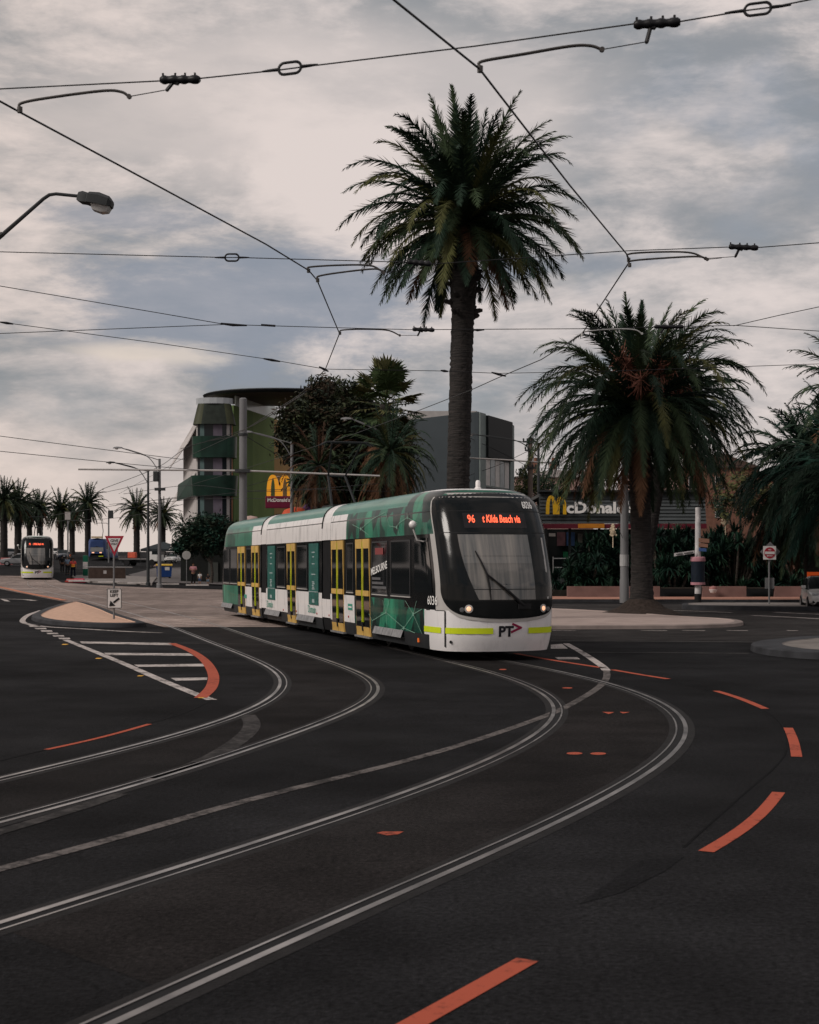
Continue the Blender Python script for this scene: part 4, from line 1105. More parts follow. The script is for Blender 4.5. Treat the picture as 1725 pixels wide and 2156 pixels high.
leaf_tree('broadleaf_tree', 'large dark broadleaf tree covering the right half of the green building', 'tree', tb,
          [(rel(690, 835, Y0, tb), (1.5, 1.6, 1.0)), (rel(640, 890, Y0, tb), (1.7, 2, 1.4)), (rel(720, 900, Y0, tb), (2.6, 2.4, 1.6)), (rel(660, 950, Y0, tb), (1.9, 2, 1.3)), (rel(760, 960, Y0, tb), (2.2, 2.2, 1.5)), (rel(730, 1000, Y0, tb), (2.4, 2, 1.2)), (rel(612, 925, Y0, tb), (.9, 1.2, .9)), (rel(755, 825, Y0, tb), (.9, 1, .7)), (rel(690, 1020, Y0, tb), (2.2, 1.6, 1.4)), (rel(790, 900, Y0, tb), (1.6, 1.6, 1.3)), (rel(835, 940, Y0, tb), (1.3, 1.4, 1.4)), (rel(800, 1000, Y0, tb), (2.0, 1.5, 1.3)), (rel(730, 860, Y0, tb), (1.9, 1.6, 1.0))],
          58000, .19, [leafmat('crown_dark', (.020, .026, .018)), leafmat('crown_mid', (.034, .036, .02)), leafmat('crown_brown', (.036, .026, .017)), leafmat('crown_olive', (.034, .042, .02))], (.35, 3.2), 8)
# fan palm: rosettes of pleated fans on a stout trunk with a brown skirt
def fan_palm(loc, label, H, R, n, seed):
    rnd = random.Random(seed); t = thing('fan_palm', label, 'palm tree', loc)
    m = MB(); m.lathe([(.42, 0), (.34, .6), (.30, H * .5), (.34, H)], (0, 0, 0), 14); m.build('trunk', PALM_BARK, t, smooth=True)
    def fan(mb, base, d, s_, mi):
        d = d.normalized(); sd_ = d.cross(Vector((0, 0, 1))); sd_ = sd_.normalized() if sd_.length > .01 else Vector((1, 0, 0)); up = sd_.cross(d)
        hub = base + d * s_ * 1.35; mb.tube([base, hub], [.035, .025], 3, mi, False)
        for k in range(17):
            a = rad(-115 + 230 * k / 16); v = (d * math.cos(a) + sd_ * math.sin(a)) * s_ * rnd.uniform(.8, 1.05) * (1 - .15 * abs(math.sin(a))); w_ = (-d * math.sin(a) + sd_ * math.cos(a)) * s_ * .075
            tip = hub + v + Vector((0, 0, -.18 * s_ * rnd.random())); md = hub + v * .6 + up * .04
            mb.face([hub, md - w_, tip, md + w_], mi)
    m = MB(); sk = MB(); c = Vector((0, 0, H))
    for i in range(n):
        u = i / n; el = rad(82 - 120 * u ** .9 + rnd.uniform(-8, 8)); az = i * 2.4 + rnd.uniform(-.3, .3)
        fan(m, c + Vector((0, 0, .4 - u * .8)), Vector((math.cos(az) * math.cos(el), math.sin(az) * math.cos(el), math.sin(el))), R * rnd.uniform(.36, .47), 0 if rnd.random() < .5 else 1)
    m.build('crown', [leafmat('fan_green', (.040, .062, .026)), leafmat('fan_olive', (.075, .075, .032))], t)
    for i in range(int(n * 1.2)):
        el = rad(rnd.uniform(-80, -45)); az = rnd.uniform(0, 2 * PI); z0 = H - rnd.uniform(.3, H * .5)
        fan(sk, Vector((0, 0, z0)), Vector((math.cos(az) * math.cos(el), math.sin(az) * math.cos(el), math.sin(el))), R * rnd.uniform(.38, .5), 0 if rnd.random() < .6 else 1)
    sk.build('dead_frond_skirt', [LF_DEAD, leafmat('fan_khaki', (.085, .07, .035))], t)
    return t
fb = GY(812, 88); fan_palm(fb, 'fan palm with a shaggy skirt, right beside the dark broadleaf tree', PX(812, 852, 88).z - fb.z, 2.9, 48, 4)
pb = GY(822, 84); palm(pb, 'low date palm with brown drooping fronds below the fan palm', None, PX(820, 955, 84).z - pb.z, .4, 3.2, 80, 24, 77, lw=.08, ll=.5, low=-70, curl=2.1, dead=.3, mats=[LF_DARK, LF_MID, LF_OLIVE, LF_DEAD], skirt=14)
pb = GY(672, 86); palm(pb, 'low palm with reddish dead fronds under the broadleaf tree', None, PX(690, 985, 86).z - pb.z, .3, 2.7, 46, 22, 78, lw=.08, ll=.45, low=-70, curl=2.2, dead=.4, mats=[LF_DARK, LF_RED, LF_MID, LF_DEAD], skirt=18)
tb = GY(1125, 118)
leaf_tree('broadleaf_tree', 'small green street tree behind the wooden power pole', 'tree', tb, [(rel(1125, 1015, 118, tb), (1.5, 1.5, 1.2)), (rel(1145, 1030, 118, tb), (1.3, 1.3, 1.0)), (rel(1100, 1030, 118, tb), (1.1, 1.2, .9))], 2600, .16, [LF_MID, leafmat('crown_yellowgreen', (.09, .10, .035)), LF_DARK], (.18, 2.0), 14)
tb = GY(445, 117)
leaf_tree('broadleaf_tree', 'low brownish tree below the rounded balconies of the green building', 'tree', tb, [(rel(440, 1105, 117, tb), (1.8, 1.2, .8)), (rel(410, 1125, 117, tb), (1.3, 1.2, 1.0)), (rel(475, 1125, 117, tb), (1.2, 1, 1.0)), (rel(392, 1150, 117, tb), (.9, 1.2, .9)), (rel(440, 1145, 117, tb), (1.7, 1.2, 1.0))], 9000, .16, [LF_DARK, leafmat('crown_dk', (.018, .022, .014)), LF_TEAL], (.12, 1.8), 15)
tb = GY(1560, 86)
leaf_tree('broadleaf_tree', 'olive brown tree between the two big palms on the right', 'tree', tb, [(rel(1560, 1030, 86, tb), (1.6, 1.5, 1.1)), (rel(1600, 1060, 86, tb), (1.5, 1.5, 1.1)), (rel(1530, 1065, 86, tb), (1.2, 1.3, .9))], 3600, .14, [LF_OLIVE, LF_DARK, leafmat('crown_rust', (.075, .045, .022))], (.2, 2.0), 16)
# spiky garden plants in front of the restaurant
def yucca(loc, label, W, H, heads, seed, flower=False):
    rnd = random.Random(seed); t = thing('spiky_shrub', label, 'shrub', loc, 0, 'spiky garden shrubs behind the low wall')
    m = MB(); st = MB()
    for i in range(heads):
        a = rnd.uniform(0, 2 * PI); r = W * math.sqrt(rnd.random()); c = Vector((math.cos(a) * r, math.sin(a) * r * .7, H * rnd.uniform(.08, 1.0) * (1 - .25 * r / W)))
        st.tube([(c.x * .3, c.y * .3, 0), (c.x * .8, c.y * .8, c.z * .6), c], [.09, .07, .06], 5)
        mi = rnd.choice([0, 0, 1, 1, 2])
        for k in range(58):
            el = rad(rnd.uniform(-45, 88)); az = rnd.uniform(0, 2 * PI); d = Vector((math.cos(az) * math.cos(el), math.sin(az) * math.cos(el), math.sin(el))); l = rnd.uniform(.6, 1.05)
            s_ = Vector((-math.sin(az), math.cos(az), 0)) * .05; md = c + d * l * .55; tip = c + d * l + Vector((0, 0, -.14 * l))
            m.face([c - s_ * .6, md - s_, tip, md + s_, c + s_ * .6], mi)
    st.build('stem', TREE_BARK, t); m.build('foliage', [leafmat('yucca_dark', (.008, .022, .016)), leafmat('yucca_mid', (.013, .034, .022)), leafmat('yucca_light', (.022, .05, .030))], t)
    if flower:
        f = MB(); c = Vector((flower[0], flower[1], H + .2)); f.tube([c - Vector((0, 0, 1)), c + Vector((0, 0, .4))], [.03, .02], 5)
        for k in range(70):
            u = rnd.random(); p = c + Vector((rnd.gauss(0, .14 * (1.1 - u)), rnd.gauss(0, .14 * (1.1 - u)), -.3 + u * .7)); s_ = .07
            f.face([p + Vector((-s_, 0, 0)), p + Vector((0, .01, s_)), p + Vector((s_, 0, 0)), p + Vector((0, .01, -s_))])
        f.build('flower_spike', mat('yucca_flower', (.6, .5, .36), rough=.6), t)
ylist = [(1206, 1180, 'low spiky shrub beside the restaurant steps'), (1255, 1110, 'tall spiky shrub under the white lettering, with a cream flower spike'), (1290, 1090, 'spiky shrub behind the grey lamp post'), (1400, 1085, 'bright topped spiky shrub just right of the shorter palm trunk'), (1440, 1088, 'spiky shrub left of the striped post'),
         (1500, 1085, 'spiky shrub right of the striped post, with a cream flower spike'), (1545, 1090, 'spiky shrub between the striped post and the no entry sign'), (1590, 1086, 'spiky shrub left of the no entry sign'), (1640, 1090, 'spiky shrub behind the no entry sign'), (1690, 1082, 'fresh green spiky shrub right of the no entry sign'), (1745, 1085, 'spiky shrub at the right edge behind the white car'),
         (1345, 1100, 'spiky shrub hidden behind the shorter palm trunk'), (1230, 1150, 'lower spiky shrub in front of the restaurant windows'), (1480, 1150, 'low spiky shrub behind the striped post'), (1610, 1150, 'low spiky shrub near the foot of the no entry sign'), (1420, 1150, 'low spiky shrub above the dark bench recess')]
for k, (x, yt, l) in enumerate(ylist):
    Y = 85.5 + (k % 3) * 1.3 - (2 if yt > 1130 else 0); b = GY(x, Y); h = PX(x, yt + 16, Y).z - .1
    yucca(b + Vector((0, 0, .1)), l, 1.45 if yt < 1130 else 1.3, h, 34 if yt < 1130 else 18, 200 + k, {1: (.9, -1.0), 5: (.6, -1.0)}.get(k, False))

lt = GY(-300, 118)
t0 = leaf_tree('unseen_reflected_tree', 'unseen leafy tree, added left of view to darken the tram window reflections', 'tree', lt, [((0, 0, 5.5), (3.4, 3.2, 2.2)), ((1.8, .5, 4.2), (2.2, 2, 1.6)), ((-1.9, -.4, 4.3), (2.2, 2, 1.6)), ((.4, 0, 7.2), (2, 2, 1.4))], 3000, .42, [LF_DARK, LF_MID], (.3, 2.6), 91, 'unseen trees added for the tram window reflections')  # unseen trees added so the tram's side windows reflect something dark
for k, (x, Y) in enumerate(((-470, 128), (-820, 112))):
    b_ = GY(x, Y); copy_thing(t0, b_, k * 1.1, 'unseen leafy tree, added left of view to darken the tram window reflections', 'unseen trees added for the tram window reflections', (1.1 + .1 * (k % 3),) * 3)
# ================================================================ buildings
GLASS = mat('window_dark', (.012, .016, .018), rough=.08, var=0)
WALLW = mat('render_white', (.44, .41, .40), rough=.8, var=.1, scale=.7)
def W(x, y, Y): return PX(x, y, Y)
def quadwall(mb, a, b, z0, z1, mi=0, back=(0, .4)):        # upright slab from ground line a to b
    n = Vector((back[0], back[1], 0)); P = [Vector((a.x, a.y, z0)), Vector((b.x, b.y, z0)), Vector((b.x, b.y, z1)), Vector((a.x, a.y, z1))]
    mb.prism(P, n, mi)
def pt2(x, Y): return Vector(((x - CX) / F * Y, Y, 0))
# --- green apartment building
GB = GY(500, 105)
gb = thing('apartment_building', 'green apartment building with rounded dark balconies, a flat curved roof and a white left side', 'building', GB)
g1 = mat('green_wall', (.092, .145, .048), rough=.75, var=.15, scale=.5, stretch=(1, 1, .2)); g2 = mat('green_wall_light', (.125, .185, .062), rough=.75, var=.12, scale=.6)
dkg = mat('balcony_green', (.008, .026, .019), rough=.4, var=.45, scale=.9); olv = mat('balcony_olive', (.05, .055, .03), rough=.5, var=.35, scale=.8)
A = pt2(492, 105); D = Vector((1.7, 8.0, 0)); zt = 13.5
def along(k): return A + D * k
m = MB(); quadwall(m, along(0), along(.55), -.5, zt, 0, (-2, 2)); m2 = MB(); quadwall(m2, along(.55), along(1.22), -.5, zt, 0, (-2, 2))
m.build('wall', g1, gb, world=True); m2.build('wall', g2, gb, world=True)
m = MB(); quadwall(m, along(1.22), along(2.3), 4.6, zt, 0, (-2, 2)); m.build('wall', mat('ochre_wall', (.30, .19, .075), rough=.75, var=.1, scale=.5), gb, world=True)
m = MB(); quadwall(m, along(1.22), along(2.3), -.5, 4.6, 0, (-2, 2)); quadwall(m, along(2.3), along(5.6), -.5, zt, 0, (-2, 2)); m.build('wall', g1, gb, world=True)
# white side facing left with sun fins
L0 = pt2(414, 106.5); L1 = pt2(386, 124)
m = MB(); m.prism([Vector((L0.x, L0.y, -.5)), Vector((L1.x, L1.y, 0)), Vector((L1.x, L1.y, 12.4)), Vector((L0.x, L0.y, 12.6))], (2.4, .4, 0)); m.build('wall', WALLW, gb, world=True)
for zt_ in (12.0, 8.6, 5.0):
    m = MB(); a = L0 + Vector((-.1, 0, zt_)); b = L1 + Vector((-.1, 0, zt_ + .3)); o = Vector((-1.15, -.1, -2.3))
    m.prism([a, b, b + o, a + o * .55], (.1, 0, .06)); m.build('sun_fin', WALLW, gb, world=True)
# rounded balcony stack
cb_ = pt2(452, 103.6)
def stack(name, z0, z1, r0, r1, m_, thick=True, n=26):
    m = MB(); rows = []
    for z, r in ((z0, r0 - .12), (z0, r0), (z1, r1), (z1, r1 - .12)):
        rows.append([Vector((cb_.x + r * math.copysign(abs(math.cos(t)) ** .5, math.cos(t)) * .95, cb_.y - r * math.copysign(abs(math.sin(t)) ** .6, math.sin(t)) * .62, z)) for t in [PI * (-.12 + 1.24 * k / n) for k in range(n + 1)]])
    def mi(i, j): return 1 if (j // 5) % 2 else 0
    m.grid(rows, mi)
    m.face(rows[0][::-1], 0); m.face(rows[3], 0)
    return m.build(name, m_, gb, world=True, smooth=True, angle=30)
zz = lambda y: CAM + (HZ - y) / F * 105
stack('balcony', zz(905), zz(862), 1.62, 1.25, [mat('balcony_hood', (.018, .024, .019), rough=.5, var=.3), olv])
stack('balcony', zz(974), zz(930), 1.66, 1.70, [dkg, mat('balcony_green_b', (.013, .040, .027), rough=.4, var=.5, scale=.9)])
stack('balcony', zz(1053), zz(1011), 1.66, 1.78, [dkg, mat('balcony_green_c', (.010, .030, .021), rough=.4, var=.4, scale=.9)])
m = MB(); a = cb_ + Vector((-1.62, -.2, zz(1053))); m.prism([a, a + Vector((-1.6, 3.0, -.2)), a + Vector((-1.5, 3.0, 1.0)), a + Vector((0, 0, 1.5))], (.1, .1, 0)); m.build('balcony_wing', dkg, gb, world=True)
CUR = [mat('curtain_pale', (.35, .33, .32), rough=.8), mat('curtain_mauve', (.10, .085, .11), rough=.7), mat('timber_panel', (.22, .085, .03), rough=.6), mat('curtain_teal', (.07, .11, .11), rough=.7)]
for z0, z1 in ((zz(930), zz(905)), (zz(1011), zz(974)), (zz(1150), zz(1053))):
    m = MB(); r = 1.32; n = 12
    rows = [[Vector((cb_.x + r * math.copysign(abs(math.cos(t)) ** .6, math.cos(t)), cb_.y - r * math.copysign(abs(math.sin(t)) ** .7, math.sin(t)) * .58, z)) for t in [PI * (-.1 + 1.2 * k / n) for k in range(n + 1)]] for z in (z0 - .1, z1 + .1)]
    m.grid(rows, lambda i, j: (0, 3, 0, 1, 0, 2, 0, 4, 0, 1, 3, 0)[j]); m.build('window', [GLASS, CUR[0], CUR[1], CUR[2], CUR[3]], gb, world=True)
m = MB(); m.box((cb_.x, cb_.y + .3, 6.4), (2.3, 1.3, 13.8)); m.build('core_wall', mat('core_dark', (.022, .032, .022), rough=.7, var=.2), gb, world=True, smooth=True)
# roof: thin dark oval plate over a glazed penthouse
m = MB(); rc = Vector((cb_.x + 4.5, cb_.y + 4.6, 0)); n = 40
def oval(s_, z): return [Vector((rc.x + 6.0 * s_ * math.cos(2 * PI * k / n), rc.y + 5.0 * s_ * math.sin(2 * PI * k / n), z)) for k in range(n)]
m.grid([oval(.94, 14.28), oval(.99, 14.4), oval(1.0, 14.5), oval(.97, 14.58)], 0, closed=True); m.face(oval(.94, 14.28)[::-1], 1); m.face(oval(.97, 14.58), 0)
m.build('roof', [mat('roof_dark', (.018, .02, .022), rough=.5), mat('soffit_maroon', (.085, .06, .055), rough=.6)], gb, world=True, smooth=True, angle=40)
m = MB(); quadwall(m, along(.05) + Vector((0, .3, 0)), along(1.3) + Vector((0, .3, 0)), zt, 14.5, 0, (-.1, .1)); m.build('penthouse_glass', mat('glass_pale', (.42, .46, .44), rough=.15, var=.15, scale=.5), gb, world=True)
m = MB()
for k in range(9):
    t0 = PI * (-.05 + 1.1 * k / 9); t1 = PI * (-.05 + 1.1 * (k + 1) / 9)
    m.prism([cb_ + Vector((1.35 * math.cos(t0), -.9 * math.sin(t0), 13.38)), cb_ + Vector((1.35 * math.cos(t1), -.9 * math.sin(t1), 13.38)), cb_ + Vector((1.35 * math.cos(t1), -.9 * math.sin(t1), 13.8)), cb_ + Vector((1.35 * math.cos(t0), -.9 * math.sin(t0), 13.8))], (0, .04, 0))
m.build('terrace_railing', mat('glass_rail', (.34, .36, .38), rough=.1, var=.05), gb, world=True)
m = MB(); e = pt2(876, 118); m.box((e.x - .4, e.y + 3, 7), (1.2, 6, 13)); m.build('end_wall', mat('ochre_end', (.42, .27, .10), rough=.7, var=.1), gb, world=True)
for y in (925, 958, 1003):
    p = PX(879, y, 117.9); m = MB(); m.box((p.x + .1, p.y - .1, p.z), (.9, .25, .55)); m.build('window', GLASS, gb, world=True)
m = MB(); q = pt2(452, 101.2); m.box((q.x, q.y, 1.6), (4.6, 1.4, 4.2)); m.build('shopfront', mat('shop_dark', (.012, .014, .013), rough=.5, var=.3), gb, world=True)
m = MB(); m.box((q.x, q.y - .75, .9), (.7, .08, 2.0)); m.build('shop_door', mat('shop_door_grey', (.06, .065, .06), rough=.5), gb, world=True)
gb.location = GY(500, 126) + Vector((0, 0, -.32)); gb.scale = (1.2, 1.2, 1.2)
# --- dark grey building
SL = mat('slate_wall', (.040, .050, .057), rough=.6, var=.08, scale=.5, bump=.05); SLT = mat('slate_trim', (.16, .19, .185), rough=.55, var=.1)
db = thing('office_building', 'dark grey cubic building with a black upper box behind the tall palm trunk', 'building', GY(1008, 100))
C0 = pt2(1008, 100); C1 = pt2(868, 103.5); C2 = pt2(1080, 107)
m = MB(); m.prism([Vector((C1.x, C1.y, 0)), Vector((C0.x, C0.y, 0)), Vector((C0.x, C0.y, 12.7)), Vector((C1.x, C1.y, 12.5))], (1.5, 8, 0)); m.build('wall', SL, db, world=True)
def rface(u0, u1, z0, z1, off, m_, name, d=.06):
    dv = (C2 - C0); n_ = Vector((dv.y, -dv.x, 0)).normalized(); a = C0 + dv * u0 + n_ * off; b = C0 + dv * u1 + n_ * off
    mm_ = MB(); mm_.prism([Vector((a.x, a.y, z0)), Vector((b.x, b.y, z0)), Vector((b.x, b.y, z1)), Vector((a.x, a.y, z1))], -n_ * d); return mm_.build(name, m_, db, world=True)
rface(0, 1, 0, 12.6, .0, SL, 'wall', .3)
rface(.005, .16, 0, 12.65, .12, SLT, 'column', .12); rface(.88, 1.0, 0, 12.4, .12, SLT, 'column', .12)
rface(.165, .875, 9.6, 12.55, .30, mat('black_cladding', (.012, .014, .015), rough=.6), 'upper_box', .3)
fr = rface(.165, .875, 7.5, 9.6, .04, SLT, 'window', .04)
for k, c_ in enumerate(('w', 'g', 'w', 'g', 'w')):
    u0 = .175 + k * .14; o = rface(u0, u0 + .12, 7.6, 9.5, .06, mat('blind_white', (.52, .49, .47), rough=.7) if c_ == 'w' else mat('blind_grey', (.22, .25, .26), rough=.2), 'pane', .02)
rface(.165, .875, 5.2, 7.5, .05, mat('slate_band', (.028, .032, .035), rough=.5), 'spandrel', .05)
f2 = rface(.165, .875, 1.0, 5.2, .03, GLASS, 'window', .03)
rface(.25, .40, 1.2, 5.0, .05, mat('blind_green', (.30, .33, .28), rough=.6), 'pane', .02); rface(.62, .66, 1.0, 5.2, .06, SLT, 'mullion', .03)
q0 = pt2(858, 108); q1 = pt2(1003, 108); m = MB(); m.prism([Vector((q0.x, 108, 12.4)), Vector((q1.x, 108, 12.4)), Vector((q1.x, 108, 13.6)), Vector((q0.x, 108, 13.6))], (2.5, 9, 0)); m.build('penthouse', mat('penthouse_pale', (.36, .34, .33), rough=.7, var=.08), db, world=True)
# --- restaurant with slatted fascia
RB0 = GY(1140, 92)
rb = thing('restaurant', 'low restaurant with a grey slatted fascia, maroon band and big lettering, behind the shrubs', 'building', RB0)
x0 = PX(1138, 0, 92).x; x1 = PX(1488, 0, 92).x; zt = PX(0, 1035, 92).z; zb_ = PX(0, 1102, 92).z
m = MB(); nb = 9
for k in range(nb):
    z0 = zb_ + (zt - zb_) * k / nb; z1 = zb_ + (zt - zb_) * (k + 1) / nb; y0 = 92 + .06 * k
    m.prism([Vector((x0, y0, z0)), Vector((x0, y0 + .16, z1)), Vector((x0, y0 + .6, z1)), Vector((x0, y0 + .6, z0))], (x1 - x0, 0, 0))
m.build('fascia', mat('fascia_slat', (.055, .062, .065), rough=.7, var=.2, scale=1.5, stretch=(.3, 1, 3), bump=.1), rb, world=True)
m = MB(); m.box(((x0 + x1) / 2, 92.6, zt + .05), (x1 - x0 + .2, 1.0, .12)); m.build('roof_edge', mat('capping', (.03, .034, .036), rough=.5), rb, world=True)
m = MB(); m.box(((x0 + x1) / 2, 97, zt - .2), (x1 - x0, 8, .2)); m.build('roof', mat('roof_grey', (.09, .09, .09), rough=.8), rb, world=True)
m = MB(); m.box(((x0 + x1) / 2, 92.1, zb_ - .18), (x1 - x0, .3, .30)); m.build('maroon_band', mat('maroon', (.10, .012, .022), rough=.5), rb, world=True)
m = MB(); m.box((PX(1245, 0, 92).x, 92.05, zb_ - .16), (1.7, .32, .28)); m.build('yellow_panel', mat('sign_amber', (.45, .17, .02), rough=.5), rb, world=True)
m = MB(); m.box(((x0 + x1) / 2, 95, (zb_ - .3) / 2), (x1 - x0, .3, zb_ - .3)); m.build('glazing', mat('glass_front', (.010, .013, .014), rough=.12, var=0), rb, world=True)
for xx in (1150, 1200, 1262, 1340, 1430):
    p = PX(xx, 0, 93.6); m = MB(); m.box((p.x, 93.6, (zb_ - .3) / 2), (.16, .16, zb_ - .3)); m.build('post', mat('capping', (.03, .034, .036)), rb, world=True)
for xx, yy, w_, h_, c_ in ((1182, 1135, .55, .9, (.12, .06, .07)), (1202, 1135, .55, .9, (.03, .06, .14)), (1222, 1133, .3, .6, (.15, .14, .13)), (1191, 1168, .3, .4, (.01, .12, .05))):
    p = PX(xx, yy, 94.7); m = MB(); m.box((p.x, 94.7, p.z), (w_, .06, h_)); m.build('window_poster', mat('poster_%d' % xx, c_, rough=.6, var=.3, scale=3), rb, world=True)
p = PX(1163, 1126, 93.5); m = MB(); m.box((p.x, 93.5, p.z), (.42, .06, .2)); m.build('white_notice', WALLW, rb, world=True)
# lettering on the fascia: a tall double arch and white capitals
AMB = mat('sign_yellow', (.62, .36, .02), rough=.4, var=.05)
def arches(mb, c, w_, h_, t, dep=.08):
    """tall double arch, drawn as a flat bent band with thickness"""
    for s_ in (-1, 1):
        pts = []
        for k in range(21):
            a = PI * k / 20; x = s_ * (w_ / 4) + math.cos(a) * (w_ / 4 - t / 2) ; 
            z = h_ * (math.sin(a) ** .62 if 0 < k < 20 else 0)
            pts.append(Vector((x, z, 0)))
        for k in range(20):
            a, b = pts[k], pts[k + 1]
            def off(i):
                q0, q1 = pts[max(0, i - 1)], pts[min(20, i + 1)]; d = (q1 - q0).normalized(); return Vector((-d.y, d.x, 0)) * t / 2 * (.75 + .35 * abs(math.cos(PI * i / 20)))
            oa, ob_ = off(k), off(k + 1)
            P = [a - oa, b - ob_, b + ob_, a + oa]
            mb.prism([Vector((c.x + q.x, c.y - .004 * (k % 2) - (.003 if s_ > 0 else 0), c.z + q.y)) for q in P], (0, dep, 0))
c_ = PX(1171, 1083, 91.9); c_.y = 91.75
m = MB(); arches(m, c_, 1.30, 1.14, .20); m.build('sign_arches', AMB, rb, world=True)
mt_ = MB(); v, f = text2d("cDonald's", .98, bold=.034, space=1.02); lc = PX(1266, 1070, 91.7)
mt_.v = [Vector((lc.x + p.x * 1.12, 91.72, lc.z + p.y)) for p in v]; mt_.f = f; mt_.m = [0] * len(f)
o = mt_.build('sign_lettering', mat('sign_white', (.74, .72, .70), rough=.5, var=0), rb, world=True)
sm = o.modifiers.new('thick', 'SOLIDIFY'); sm.thickness = .08
p = PX(1178, 0, 90); m = MB()
for k in range(6): m.box((p.x, 88.6 + k * .35, .12 + k * .17), (2.6, .37, .24))
m.build('entry_steps', mat('step_grey', (.075, .08, .082), rough=.8, var=.15), rb, world=True)
hr = MB(); a = PX(1166, 1176, 88.4); b = PX(1200, 1176, 88.4)
for yy in (1176, 1195): hr.tube([PX(1164, yy, 88.4), PX(1200, yy, 88.4)], .03, 6)
for xx in (1165, 1199): hr.tube([PX(xx, 1172, 88.4), Vector((PX(xx, 0, 88.4).x, 88.4, .1))], .03, 6)
hr.build('handrail', mat('galvanised', (.36, .36, .36), rough=.4, metal=.6, var=.1), rb, world=True)
# --- restaurant pylon sign with golden double arch
pb_ = GY(587, 95)
ps = thing('pylon_sign', 'tall roadside sign with a yellow double arch over a maroon name board', 'sign', pb_)
m = MB(); z0 = PX(0, 1066, 95).z; m.box((pb_.x, 95.2, (z0 - .5 + pb_.z) / 2), (.35, .3, z0 - .5 - pb_.z)); m.build('sign_post', mat('post_dark', (.02, .02, .022), rough=.5), ps, world=True)
m = MB(); m.rbox((pb_.x, 95.2, PX(0, 1057, 95).z), (1.78, .4, .80), 0, .03); bo = m.build('name_board', mat('board_maroon', (.13, .010, .035), rough=.45, var=.05), ps, world=True)
mt_ = MB(); v, f = text2d("McDonald's", .34, bold=.008); cz = PX(0, 1053, 95).z
mt_.v = [Vector((pb_.x + p.x * .94, 94.985, cz + p.y)) for p in v]; mt_.f = f; mt_.m = [0] * len(f); tx = mt_.build('board_lettering', mat('sign_white', (.62, .6, .58)), ps, world=True)
m = MB(); arches(m, Vector((pb_.x, 95.05, PX(0, 1047, 95).z)), 1.6, 1.42, .24, .25); m.build('sign_arches', mat('arch_glow', (.62, .27, .02), rough=.4, var=.05, emit=(1, .42, .03), estr=.22), ps, world=True)
m = MB(); m.tube([PX(575, 1006, 95.1), PX(588, 1003, 95.1), PX(606, 1012, 95.1)], .02, 5); m.build('conduit', mat('galvanised', (.36, .36, .36)), ps, world=True)
# --- playground behind the tram roof
pg_ = GY(655, 93); pl = thing('playground_tower', 'colourful play tower with a purple roof and a pink topped cone seen over the tram', 'play equipment', pg_)
m = MB(); c_ = PX(662, 1058, 93); zr = PX(0, 1075, 93).z
m.lathe([(.95, zr), (.55, zr + .45), (.02, zr + .75)], (c_.x, 93, 0), 6); m.build('purple_roof', mat('purple', (.055, .022, .09), rough=.5), pl, world=True)
m = MB(); m.box((c_.x, 93, zr / 2), (1.2, 1.2, zr)); m.build('tower_body', mat('play_dark', (.03, .03, .04), rough=.6), pl, world=True)
m = MB(); c_ = PX(652, 1042, 92.6); m.lathe([(.03, -.3), (.12, -.1), (.22, .12), (.25, .25), (.20, .40), (.02, .46)], c_, 14); m.tube([c_ - Vector((-.2, 0, 1.2)), c_ - Vector((0, 0, .2))], .05, 6); m.build('pink_cone', mat('pink', (.40, .06, .13), rough=.4), pl, world=True, smooth=True)
m = MB(); c_ = PX(625, 1075, 93); m.lathe([(1.0, -.25), (.8, .05), (.3, .22), (.02, .25)], c_, 16); m.build('orange_canopy', mat('orange_roof', (.45, .07, .03), rough=.5), pl, world=True, smooth=True)
m = MB(); c_ = PX(528, 1096, 93); m.lathe([(.62, -.3), (.6, .05), (.42, .25), (.02, .32)], c_, 16); 
tag(m.build('domed_canopy', mat('dome_pink', (.42, .30, .27), rough=.5, var=.2), loc=c_, smooth=True), 'small pale domed canopy just above the tram roof beside the big grey mast', 'canopy')
# --- houses beyond
HP = mat('house_pink', (.36, .24, .21), rough=.85, var=.1, scale=.6); BRK = mat('house_brick', (.17, .085, .06), rough=.85, var=.2, scale=2)
def house(name, label, xl, xr, ytop, Y, depth, wm, roof, gable=.0, chim=None):
    b = GY((xl + xr) / 2, Y); t = thing(name, label, 'building', b); a = PX(xl, 0, Y).x; c = PX(xr, 0, Y).x; zt = PX(0, ytop, Y).z
    m = MB(); m.box(((a + c) / 2, Y + depth / 2, zt / 2 - .3), (c - a, depth, zt + .6)); m.build('wall', wm, t, world=True)
    m = MB()
    if gable > 0:
        m.prism([Vector((a - .3, Y - .3, zt)), Vector((c + .3, Y - .3, zt)), Vector(((a + c) / 2, Y - .3, zt + gable))], (0, depth + .6, 0))
    else: m.box(((a + c) / 2, Y + depth / 2, zt + .1), (c - a + .4, depth + .4, .25))
    m.build('roof', roof, t, world=True)
    n = max(1, int((c - a) / 2.6))
    for k in range(n):
        for zz_ in ([zt - 1.6] + ([zt - 4.6] if zt > 7 else [])):
            x = a + (c - a) * (k + .5) / n; m = MB(); m.box((x, Y - .03, zz_), (1.0, .1, 1.3)); w_ = m.build('window', WALLW, t, world=True)
            me_ = MB(); me_.box((x - b.x, Y - .08 - b.y, zz_ - b.z), (.86, .06, 1.16)); o_ = me_.build('pane', GLASS, w_)
    if chim:
        for xx in chim:
            p = PX(xx, 0, Y + 2); m = MB(); m.box((p.x, Y + 2, zt + .9), (.8, .8, 1.9)); m.lathe([(.22, 0), (.18, .5)], (p.x, Y + 2, zt + 1.85), 8); m.build('chimney', BRK, t, world=True)
    return t
